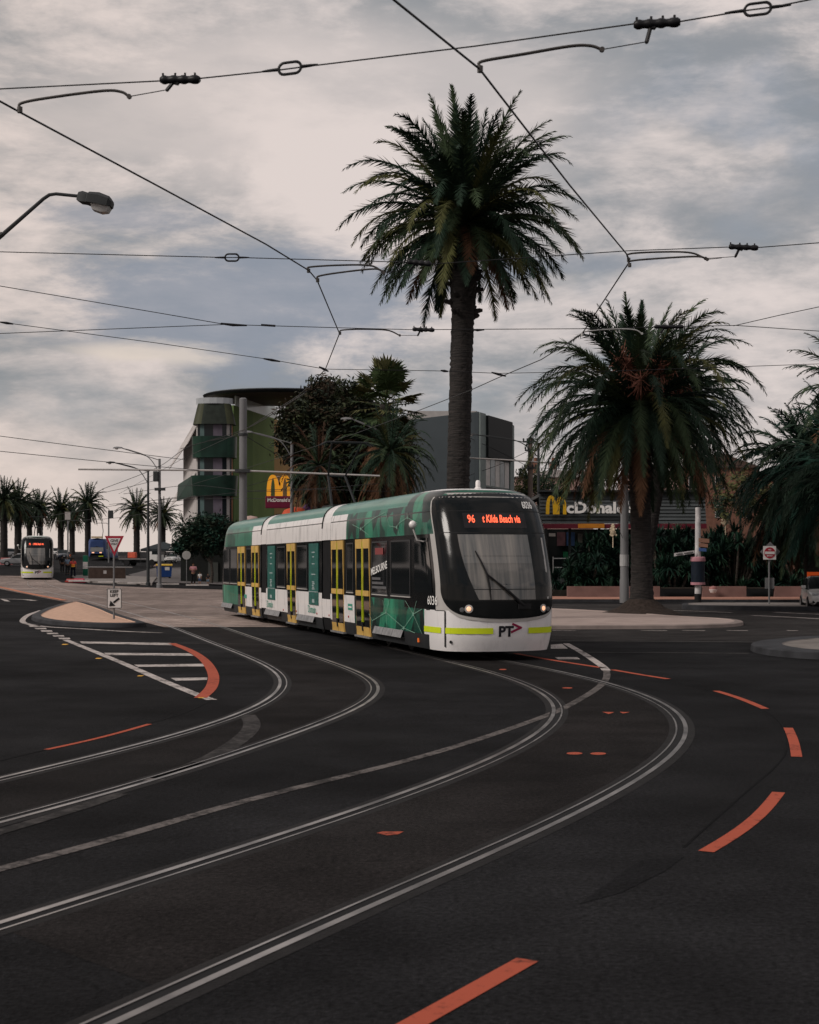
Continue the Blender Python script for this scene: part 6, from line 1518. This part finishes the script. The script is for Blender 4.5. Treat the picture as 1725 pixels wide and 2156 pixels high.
# ================================================================ vehicles
def car(loc, rz, label, colr, kind='hatch', group='cars', tail=False, L_=4.1, plate=True):
    t = thing('car', label, 'car', loc, rz, group); bm_ = mat('car_paint_' + '_'.join('%02d' % int(c * 99) for c in colr), colr, rough=.25, var=.03, coat=.6)
    W_ = .87; H = 1.5 if kind != 'suv' else 1.7; hood = .93 if kind != 'suv' else 1.05; x0 = -L_ / 2
    prof = [(0, .42, .62, .70), (.06, .3, .74, .80), (.35, .24, .84, .86), (1.0, .22, .93, .87), (1.25, .22, .96, .87), (2.2, .22, .98, .88), (3.3, .22, .98, .87), (3.85, .25, .95, .84), (4.05, .32, .90, .78), (4.1, .42, .7, .70)]
    m = MB(); rows = []
    for x, zb, zt_, hw in prof:
        x = -(x / 4.1 * L_ + x0); k = hood / .95
        rows.append([Vector((x, y * hw, z)) for y, z in ((-.80, zb), (-.97, zb + .1), (-1, (zb + zt_ * k) / 2), (-.96, zt_ * k - .06), (-.86, zt_ * k), (0, zt_ * k + .03), (.86, zt_ * k), (.96, zt_ * k - .06), (1, (zb + zt_ * k) / 2), (.97, zb + .1), (.80, zb))])
    m.grid(rows, 0); m.face(rows[0], 0); m.face(rows[-1][::-1], 0); m.face([r[0] for r in rows] + [r[-1] for r in rows[::-1]], 0)
    m.build('body', bm_, t, smooth=True, angle=35)
    m = MB(); cab_ = [(1.15, hood - .02, .02, .80), (1.9, hood - .02, H - hood - .03, .72), (2.4, hood - .02, H - hood, .70), (3.1, hood - .02, H - hood - .02, .70), (3.5, hood - .02, H - hood - .10, .69), (4.0, hood - .02, .05, .74)]
    rows = []
    for x, z, h, hw in cab_:
        x = -(x / 4.1 * L_ + x0); rows.append([Vector((x, -.82, z)), Vector((x, -hw - .02, z + h * .85)), Vector((x, -hw + .1, z + h)), Vector((x, hw - .1, z + h)), Vector((x, hw + .02, z + h * .85)), Vector((x, .82, z))])
    m.grid(rows, lambda i, j: 0 if (j in (1, 2, 3) and 1 <= i <= 3) else 1); m.build('cabin', [bm_, GLASS], t, smooth=True, angle=25)
    for x in (.75, 3.35):
        for s_ in (1, -1):
            m = MB(); c_ = Vector((-(x / 4.1 * L_ + x0), s_ * .80, .31)); Mx = Matrix.Rotation(rad(90), 3, 'X'); m.lathe([(.18, -.1), (.30, -.1), (.32, -.07), (.32, .07), (.30, .1), (.18, .1)], c_, 18, 0, Mx); w_ = m.build('wheel', T_RUBBER, t, smooth=True, angle=40)
            m = MB(); m.lathe([(.19, -.105), (.16, -.08), (.05, -.11), (.05, .11), (.16, .08), (.19, .105)], c_, 14, 0, Mx); m.build('rim', mat('alloy', (.35, .35, .36), rough=.3, metal=.7), w_)
    xf = L_ / 2
    for s_ in (1, -1):
        m = MB(); m.grid([[Vector((xf - .03 - .3 * u, s_ * (.50 + .30 * u), z)) for u in (0, .5, 1)] for z in (.66, .76)], 0); m.rbox((xf - .12, s_ * .62, .72), (.2, .26, .12), 0, .03); m.build('headlight', mat('car_lens', (.4, .42, .44), rough=.1, var=0), t)
        m = MB(); m.rbox((-xf + .10, s_ * .66, .82), (.14, .24, .20), 0, .03); m.build('tail_light', mat('tail_on', (.4, .02, .02), rough=.2, emit=(1, .1, .06), estr=1.2) if tail else mat('tail_off', (.2, .01, .01), rough=.2), t)
        m = MB(); m.rbox((.75, s_ * .98, 1.02), (.12, .2, .14), 0, .03); m.build('mirror', bm_, t)
    m = MB(); m.rbox((xf - .06, 0, .50), (.10, .95, .24), 0, .03); m.box((xf - .03, 0, .72), (.06, .7, .07)); m.build('grille', T_RUBBER, t)
    if plate: m = MB(); m.box((xf + .0, 0, .50), (.02, .37, .11)); m.build('number_plate', mat('plate_white', (.58, .56, .55)), t)
    for s_ in (1, -1): m = MB(); m.rbox((xf - .1, s_ * .64, .42), (.14, .22, .14), 0, .03); m.build('fog_lamp', T_RUBBER, t)
    return t
WHT = (.60, .59, .58)
car(GY(1737, 62.5), math.atan2(-.97, -.16), 'white hatchback at the right edge, its front cut off by the photo border', WHT)
car(G(40, 1192), math.atan2(.0, -1) + .2, 'silver hatchback with red tail lights just left of the distant tram', (.30, .30, .31), tail=True)
car(G(132, 1178) , math.atan2(-.9, .3), 'dark blue car with a pale roof just right of the distant tram', (.03, .04, .06))
car(G(118, 1172), math.atan2(-.9, .3), 'white car up the hill behind the distant tram', WHT)
car(G(14, 1173), math.atan2(0, -1), 'grey car at the far left edge beyond the pink barrier', (.2, .2, .21))
car(G(366, 1185), math.atan2(-1, -.2), 'white car with its headlights on behind the tent pole', WHT, tail=False)
car(G(1660, 1266) + Vector((2.2, 22, .3)), math.atan2(0, -1), 'white car glimpsed through the dark shrubs on the right', WHT)
# old blue tram up the hill
bt = G(204, 1180); bt_ = thing('tram', 'old blue tram with grey front coming down the hill behind the give way sign', 'tram', bt, math.atan2(-.997, .085), 'trams')
BL = mat('tram_blue', (.035, .06, .16), rough=.35, var=.1); GRY = mat('tram_front_grey', (.22, .22, .22), rough=.4, var=.1)
m = MB(); prof = [(0, 1.0, 2.9, .95), (-.25, .5, 3.2, 1.15), (-.7, .45, 3.3, 1.3), (-15, .45, 3.3, 1.3), (-15.5, .6, 3.1, 1.1)]; rows = []
for a, z0, z1, hw in prof: rows.append([Vector((a, y * hw, z)) for y, z in ((-.95, z0), (-1, z0 + .3), (-1, z1 - .5), (-.85, z1 - .12), (0, z1), (.85, z1 - .12), (1, z1 - .5), (1, z0 + .3), (.95, z0))])
m.grid(rows, 0); m.face(rows[0], 0); m.face(rows[-1][::-1], 0); m.build('body', BL, bt_, smooth=True, angle=35)
m = MB(); m.grid([[Vector((.03 - .10 * (abs(y) ** 2) - .1 * k, y * (.93 + .03 * k), z)) for y in (-1, -.5, 0, .5, 1)] for k, z in enumerate((1.95, 2.4, 2.85))]); m.build('windscreen', GLASS, bt_, smooth=True)
m = MB(); m.grid([[Vector((.04 - .02 * (abs(y) ** 2), y * .94, z)) for y in (-1, -.5, 0, .5, 1)] for z in (1.30, 1.92)]); m.build('front_panel', GRY, bt_, smooth=True)
for s_ in (-1, 1):
    m = MB(); m.rbox((.03, s_ * .55, 1.15), (.08, .34, .16), 0, .03); m.build('headlight', T_LAMP, bt_); 
    for k in range(6): m = MB(); m.box((-1.6 - k * 2.2, s_ * 1.302, 2.2), (1.7, .03, 1.0)); m.build('window', GLASS, bt_)
m = MB(); m.box((-.3, 0, 3.42), (.8, 1.6, .22)); m.build('roof_board', mat('roof_ochre', (.5, .36, .2), rough=.6), bt_); m = MB(); m.box((-2, 0, .55), (3.5, 2.3, .5)); m.box((-12, 0, .55), (3.5, 2.3, .5)); m.build('underframe', T_SKIRT, bt_)
m = MB(); m.tube([(-6, 0, 3.3), (-7.2, 0, 4.5), (-5.9, 0, 5.6)], .05, 6); m.tube([(-5.9, -.9, 5.5), (-5.9, -.6, 5.65), (-5.9, .6, 5.65), (-5.9, .9, 5.5)], .04, 6); m.build('pantograph', T_SKIRT, bt_)
m = MB(); m.box((.04, .6, .62), (.06, .7, .1)); m.build('front_stripe', T_LIME, bt_)
# flatbed truck by the twin lamps
tk = G(297, 1192); tkt = thing('truck', 'white cab flatbed truck with orange barriers on its bed beside the twin lamp posts', 'truck', tk, math.atan2(-.3, .95))
m = MB(); m.rbox((2.2, 0, 1.45), (1.5, 1.9, 1.7), 0, .12); m.build('cab', mat('truck_white', WHT, rough=.35, var=.05), tkt); m = MB(); m.box((2.55, 0, 1.85), (.86, 1.94, .62)); m.build('cab_glass', GLASS, tkt)
m = MB(); m.box((-.7, 0, .95), (4.2, 2.0, .16)); m.box((-2.75, 0, 1.2), (.08, 2.0, .4)); m.build('flatbed', mat('bed_grey', (.16, .15, .15), rough=.7), tkt)
m = MB(); m.box((0, 0, .62), (5.6, .9, .3)); m.build('chassis', T_SKIRT, tkt)
for x in (2.1, -1.6):
    for s_ in (1, -1): m = MB(); m.lathe([(.2, -.12), (.42, -.12), (.45, -.08), (.45, .08), (.42, .12), (.2, .12)], (x, s_ * .88, .45), 16, 0, Matrix.Rotation(rad(90), 3, 'X')); m.build('wheel', T_RUBBER, tkt, smooth=True)
m = MB(); m.rbox((-1.4, .2, 1.45), (1.2, .5, .8), 0, .1); tag(m.build('safety_barrier', mat('barrier_orange', (.5, .09, .05), rough=.5, var=.2), loc=None), 'orange red barrier lying on the truck bed', 'barrier').matrix_world = Matrix.Translation(tk) @ Matrix.Rotation(math.atan2(-.3, .95), 4, 'Z')
# bin, tent
bb = G(346, 1219); bn = thing('wheelie_bin', 'big blue rubbish bin with a yellow lid on the pavement', 'bin', bb, rad(8))
m = MB(); m.box((0, 0, .70), (1.30, .85, 1.0), 0, taper=1.08); m.build('body', mat('bin_blue', (.012, .045, .17), rough=.45, var=.12), bn); m = MB(); m.grid([[Vector((x * .74, y, 1.22 + .16 * math.cos(y * 1.5 / .5))) for y in (-.5, -.25, 0, .25, .5)] for x in (-1, 1)]); m.box((0, 0, 1.24), (1.50, 1.02, .07)); m.build('lid', mat('bin_yellow', (.55, .35, .035), rough=.45, var=.1), bn, smooth=True, angle=30)
for x in (-.5, .5):
    for y in (-.3, .3): m = MB(); m.lathe([(.1, -.04), (.1, .04)], (x, y, .1), 12, 0, Matrix.Rotation(rad(90), 3, 'X')); m.build('wheel', T_RUBBER, bn)
m = MB(); m.box((.28, -.455, .95), (.42, .01, .3)); m.build('sticker', mat('plate_white', (.58, .56, .55)), bn); m = MB(); m.box((0, 0, .2), (1.1, .7, .1)); m.build('base', T_RUBBER, bn)
tn = G(345, 1196); tent = thing('market_tent', 'dark pitched tent canopy behind the tall lamp post', 'tent', tn)
m = MB(); ap = Vector((0, 0, 3.4)); cs = [Vector((x, y, 2.45)) for x, y in ((-2.6, -2), (2.6, -2), (2.6, 2), (-2.6, 2))]
for i in range(4): m.face([cs[i], cs[(i + 1) % 4], ap]); a, b = cs[i], cs[(i + 1) % 4]; m.face([a - Vector((0, 0, .3)), b - Vector((0, 0, .3)), b, a])
m.build('canopy', mat('tent_cloth', (.03, .036, .04), rough=.8, var=.15), tent)
for c_ in cs: m = MB(); m.tube([(c_.x, c_.y, 0), c_], .04, 6); m.build('leg', POLED, tent)

# ================================================================ tram stop furniture, barriers
kx = G(180.5, 1216); ko = thing('stop_totem', 'green tram stop totem with a white timetable panel beside the distant tram', 'totem', kx)
m = MB(); m.rbox((0, 0, 1.0), (.46, .3, 2.0), 0, .04); m.build('body', mat('totem_green', (.01, .10, .06), rough=.4, var=.1), ko); m = MB(); m.box((0, -.17, 1.1), (.42, .03, .62)); m.build('timetable', mat('plate_white', (.58, .56, .55)), ko)
for k in range(3): m = MB(); m.box((0, -.19, .95 + k * .18), (.34, .01, .02 if k else .05)); m.build('panel_print', SRED if k == 2 else POLED, ko)
fa = G(186, 1222); fz = G(264, 1222); fe = thing('pedestrian_fence', 'brown mesh fence panel with a pale top rail along the tram stop', 'fence', fa)
m = MB(); m.prism([fa + Vector((0, 0, .06)), fz + Vector((0, 0, .06)), fz + Vector((0, 0, 1.05)), fa + Vector((0, 0, 1.05))], (0, .04, 0)); m.build('mesh_panel', mat('fence_brown', (.12, .085, .07), rough=.8, var=.2, scale=3), fe, world=True)
m = MB(); m.tube([fa + Vector((-.3, -.02, 1.12)), fz + Vector((.6, -.02, 1.12))], .04, 8); m.build('top_rail', mat('arm_pale', (.38, .36, .35)), fe, world=True)
for k in range(4): m = MB(); q = fa.lerp(fz, k / 3); m.tube([q + Vector((0, .06, -.05)), q + Vector((0, .06, 1.12))], .035, 6); m.build('post', GALV, fe, world=True)
m = MB(); q = fa.lerp(fz, .42); m.box((q.x, q.y - .03, q.z + .70), (.42, .03, .28)); m.build('notice', mat('plate_white', (.58, .56, .55)), fe, world=True)
pf = [G(164, 1226.5), G(320, 1232.5), G(330, 1219), G(200, 1212), G(150, 1216)]
m = MB(); m.prism(pf, (0, 0, .16), 0); structure(m.build('platform', mat('platform_grey', (.20, .18, .17), rough=.8, var=.15)), 'low kerbed tram stop platform')
for k in range(5):
    a = G(168 + k * 62, 1227.2 + k * 2.2); m = MB(); m.box((a.x, a.y - .1, a.z + .15), (1.7, .16, .10), 0); structure(m.build('platform_edge', mat('edge_white', (.5, .46, .44), rough=.7)), 'white edge stone of the pavement kerb')
def barrier(x, y, w_, h_, label, col, Y=None):
    b = G(x, y); t = thing('safety_barrier', label, 'barrier', b, 0, 'plastic barriers'); m = MB(); m.box((0, 0, h_ * .5), (w_, .4, h_), 0, taper=.8); m.box((0, 0, .06), (w_ * 1.04, .55, .12)); m.build('body', mat('barrier_%d' % (col[0] * 100), col, rough=.5, var=.2, scale=3), t)
    m = MB(); m.box((0, -.21, h_ * .62), (w_ * .82, .02, h_ * .22)); m.build('white_band', mat('barrier_white', (.5, .42, .42), rough=.6), t); return t
PKB = (.45, .17, .17)
barrier(13, 1189, 1.5, .85, 'pink plastic barrier at the left edge below the silver car', PKB); barrier(-14, 1190, 1.5, .85, 'whitish pink barrier cut by the left edge', (.5, .38, .38))
barrier(152, 1226, 1.0, .28, 'low red barrier foot at the end of the platform, left of the two', (.42, .05, .04)); barrier(167, 1227, .9, .34, 'bright pink barrier foot at the end of the platform, right of the two', (.55, .05, .10))
barrier(326, 1192.5, 1.0, .7, 'small magenta barrier on the road below the truck', (.5, .045, .10))
os_ = GY(1716, 70); ob = thing('work_sign', 'orange roadwork board behind the white car at the right edge', 'sign', os_); m = MB(); m.box((0, 0, 1.15), (.75, .04, .95)); pl2 = m.build('board', mat('board_orange', (.60, .085, .015), rough=.5, var=.05), ob)
for k in range(4): m = MB(); m.box((.02 - .04 * (k % 2), -.025, 1.42 - k * .18), (.45 - .08 * (k % 3), .01, .07)); m.build('board_print', mat('print_dark', (.12, .02, .01), rough=.6), pl2)
for s_ in (-1, 1): m = MB(); m.tube([(s_ * .3, .02, 0), (s_ * .3, .02, .7)], .025, 6); m.build('leg', mat('leg_amber', (.5, .2, .03)), ob)
# white round float in front of the wall, small round sign on the left, far masts
bo_ = GY(1502, 80.6); m = MB(); m.lathe([(.02, -.24), (.16, -.18), (.24, -.02), (.23, .0)], (bo_.x, bo_.y, .43 + .14), 16); m.lathe([(.235, .0), (.2, .14), (.02, .2)], (bo_.x, bo_.y, .43 + .14), 16, 1); tag(m.build('round_lamp', [mat('plate_white', (.58, .56, .55)), mat('cap_red', (.3, .14, .13), rough=.5)], loc=bo_, smooth=True), 'small white round lamp set in front of the low pink wall', 'lamp')
rs = GY(393, 112); rs_ = thing('round_sign', 'round sign seen from behind on a thin post near the standing adult', 'traffic sign', rs); m = MB(); m.tube([(0, 0, 0), (0, 0, 2.3)], .035, 6); m.build('post', GALV, rs_); m = MB(); m.lathe([(.34, -.015), (.34, .015)], (0, -.06, 2.35), 20, 0, Rx); m.build('sign_disc', mat('plate_grey', (.30, .29, .28), rough=.5), rs_)
for x, yt, lb in ((229, 1075, 'thin distant mast with a small box near its top, right of the give way sign'), (143, 1078, 'distant mast with a pale square board in front of the palms')):
    b = GY(x, 200); t = thing('distant_mast', lb, 'pole', b, 0, 'distant masts'); m = MB(); m.tube([(0, 0, 0), (0, 0, PX(0, yt, 200).z - b.z)], .11, 7); m.build('pole', GALV, t); m = MB(); zt = PX(0, yt + 8, 200).z - b.z; m.box((.3 if x > 200 else 0, -.14, zt), (.75, .1, 1.1)); m.build('board', mat('board_pale', (.35, .32, .31), rough=.6) if x < 200 else POLED, t)

# ================================================================ people
SKIN = mat('skin', (.24, .13, .085), rough=.6, var=.08)
def skinned(name, verts, edges, radii, m_, parent, sub=1):
    me = bpy.data.meshes.new(name); me.from_pydata([Vector(v) for v in verts], edges, []); me.materials.append(m_)
    o = bpy.data.objects.new(name, me); C.objects.link(o); o.parent = parent
    md = o.modifiers.new('skin', 'SKIN'); 
    if not me.skin_vertices: 
        bpy.context.view_layer.update()
    lay = me.skin_vertices[0].data if me.skin_vertices else None
    for i, r in enumerate(radii): lay[i].radius = r if isinstance(r, tuple) else (r, r)
    lay[0].use_root = True
    md.use_smooth_shade = True
    s_ = o.modifiers.new('sub', 'SUBSURF'); s_.levels = sub; s_.render_levels = sub
    return o
def person(loc, rz, label, h, top, legs, hair, pose='stand', shoes=None, long_legs=True, group='people'):
    k = h / 1.72; t = thing('person', label, 'person', loc, rz, group)
    V = []; E = []; R = []
    def add(p, r, par=None):
        V.append(Vector(p) * k); R.append((r * k, r * k) if not isinstance(r, tuple) else (r[0] * k, r[1] * k)); i = len(V) - 1
        if par is not None: E.append((par, i))
        return i
    pel = add((0, 0, .93), (.13, .10)); wa = add((0, .0, 1.10), (.125, .095), pel); ch = add((0, 0, 1.30), (.15, .11), wa); nk = add((0, .0, 1.46), (.055, .055), ch); hd0 = add((0, .02, 1.55), (.075, .085), nk); hd1 = add((0, .02, 1.66), (.075, .09), hd0)
    arms = {'stand': [((.20, 0, 1.39), (.24, .02, 1.14), (.23, .10, .92)), ((-.20, 0, 1.39), (-.24, .02, 1.14), (-.23, .10, .92))],
            'hold': [((.20, 0, 1.39), (.26, .05, 1.16), (.08, .25, 1.18)), ((-.20, 0, 1.39), (-.26, .05, 1.16), (-.08, .25, 1.14))],
            'bend': [((.20, 0, 1.39), (.30, .08, 1.2), (.30, .28, 1.10)), ((-.20, 0, 1.39), (-.24, .02, 1.14), (-.23, .10, .92))]}[pose]
    for sh, el, wr in arms:
        a = add(sh, .058, ch); b = add(el, .043, a); c_ = add(wr, .030, b); wrv = Vector(wr); d = (wrv - Vector(el)).normalized(); palm_ = add(wrv + d * .06, (.036, .020), c_)
        sdv = d.cross(Vector((1, 0, .2))).normalized()
        for q, (o_, ln) in enumerate(((-.026, .065), (-.009, .078), (.009, .074), (.026, .058))): f1 = add(wrv + d * .10 + sdv * o_, .010, palm_); f2 = add(wrv + d * (.10 + ln * .5) + sdv * o_ * 1.1, .009, f1); add(wrv + d * (.10 + ln) + sdv * o_ + Vector((0, .01, -.004)), .007, f2)
        th = add(wrv + d * .05 - sdv * .045, .011, palm_); add(wrv + d * .09 - sdv * .062, .009, th)
    stance = .10 if pose != 'bend' else .14
    for s_ in (1, -1):
        hp = add((s_ * .09, 0, .88), .095, pel); kn = add((s_ * stance, .015, .48), .062, hp); an = add((s_ * (stance + .01), -.01, .09), .040, kn); add((s_ * (stance + .03), .13, .035), (.042, .03), an)
    skinned('body', V, E, R, SKIN, t)
    # face: nose, eyes, mouth, ears on the head
    m = MB(); hc = Vector((0, .02, 1.61)) * k
    m.tube([hc + Vector((0, .088, .015)) * k, hc + Vector((0, .112, -.02)) * k], [.010 * k, .016 * k], 6)
    for s_ in (1, -1): m.lathe([(.004 * k, -.025 * k), (.016 * k, 0), (.004 * k, .025 * k)], hc + Vector((s_ * .082, 0, -.01)) * k, 6)
    m.build('face_detail', SKIN, t)
    m = MB()
    for s_ in (1, -1): m.lathe([(.012 * k, -.004 * k), (.012 * k, .004 * k)], hc + Vector((s_ * .032, .086, .02)) * k, 8, 0, Matrix.Rotation(rad(90), 3, 'X'))
    m.box(hc + Vector((0, .088, -.05)) * k, (.045 * k, .01 * k, .008 * k)); m.build('eyes_mouth', POLED, t)
    m = MB(); rows = []
    for i in range(7):
        el = rad(-25 + 115 * i / 6); rows.append([hc + Vector((.092 * math.cos(el) * math.cos(a), -.012 + .105 * math.cos(el) * math.sin(a) * (1 if math.sin(a) < .2 else .80), .02 + .118 * math.sin(el) + (.035 if math.sin(a) > .3 and i < 3 else 0) * (3 - i))) * k for a in [2 * PI * q / 14 for q in range(14)]])
    m.grid(rows, 0, closed=True); m.build('hair', mat('hair_%d' % int(hair[0] * 1000), hair, rough=.8, var=.2), t, smooth=True)
    # shirt and trousers follow the body a little outside it
    v2 = [(0, 0, .92), (0, 0, 1.10), (0, 0, 1.30), (0, 0, 1.43)]; e2 = [(0, 1), (1, 2), (2, 3)]; r2 = [(.155, .12), (.15, .115), (.172, .13), (.085, .08)]
    for sh, el, wr in arms:
        i = len(v2); v2 += [sh, tuple(Vector(sh).lerp(Vector(el), .9))]; e2 += [(2, i), (i, i + 1)]; r2 += [(.078, .078), (.064, .064)]
    skinned('shirt', [Vector(p) * k for p in v2], e2, [(a * k, b * k) for a, b in r2], top, t)
    v3 = [(0, 0, .95)]; e3 = []; r3 = [(.15, .118)]
    for s_ in (1, -1):
        i = len(v3); zl = .13 if long_legs else .52; v3 += [(s_ * .09, 0, .86), (s_ * stance, .015, .5), (s_ * (stance + .008), -.005, zl)]; e3 += [(0, i), (i, i + 1), (i + 1, i + 2)]; r3 += [(.112, .112), (.080, .080), (.068, .068) if long_legs else (.09, .09)]
        if not long_legs: v3[i + 1] = (s_ * stance * .97, .01, .62)
    skinned('trousers' if long_legs else 'shorts', [Vector(p) * k for p in v3], e3, [(a * k, b * k) for a, b in r3], legs, t)
    for s_ in (1, -1): m = MB(); m.rbox(Vector((s_ * (stance + .02), .07, .045)) * k, (.09 * k, .27 * k, .09 * k), 0, .03 * k); m.build('shoe', shoes or POLED, t)
    return t
def cloth(n, c_): return mat('cloth_' + n, c_, rough=.85, var=.12, scale=6)
def pz(x, y, Y): p = PX(x, y, Y); return p
q = G(407, 1232); FACE = PI
person(q, FACE + .2, 'adult in a pinkish top and dark trousers holding something at the chest on the pavement', 1.76, cloth('pink', (.48, .23, .25)), cloth('black', (.014, .014, .016)), (.02, .014, .01), 'hold')
person(G(421, 1233.5), FACE - .3, 'child in a white top and blue shorts next to the standing adult', 1.08, cloth('white', (.5, .48, .47)), cloth('denim', (.06, .10, .18)), (.03, .02, .014), long_legs=False)
person(G(438, 1233), FACE + .3, 'smaller child in a black top and light blue shorts, rightmost of the family', .95, cloth('dark', (.02, .02, .022)), cloth('paleblue', (.22, .34, .45)), (.025, .018, .012), long_legs=False)
hv = mat('hi_vis', (.75, .10, .09), rough=.6, var=.08)
pw = person(G(154, 1217), FACE + .4, 'worker in a bright orange hi-vis vest at the tram stop', 1.78, hv, cloth('navy', (.012, .015, .03)), (.02, .012, .01), 'bend')
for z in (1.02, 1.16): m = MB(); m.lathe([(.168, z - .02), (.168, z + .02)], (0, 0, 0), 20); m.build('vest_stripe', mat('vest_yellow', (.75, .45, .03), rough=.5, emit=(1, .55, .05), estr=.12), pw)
person(G(142, 1210), .6, 'person in a light blue shirt waiting at the tram stop', 1.74, cloth('lightblue', (.25, .33, .44)), cloth('charcoal', (.03, .032, .034)), (.12, .09, .07))
person(G(131, 1206), .2, 'dark dressed person standing beside the distant tram', 1.76, cloth('dark', (.02, .02, .022)), cloth('black', (.014, .014, .016)), (.02, .015, .012))
person(G(148, 1204), .3, 'red haired person in dark clothes behind the hi-vis worker', 1.80, cloth('dark', (.02, .02, .022)), cloth('black', (.014, .014, .016)), (.30, .07, .025))
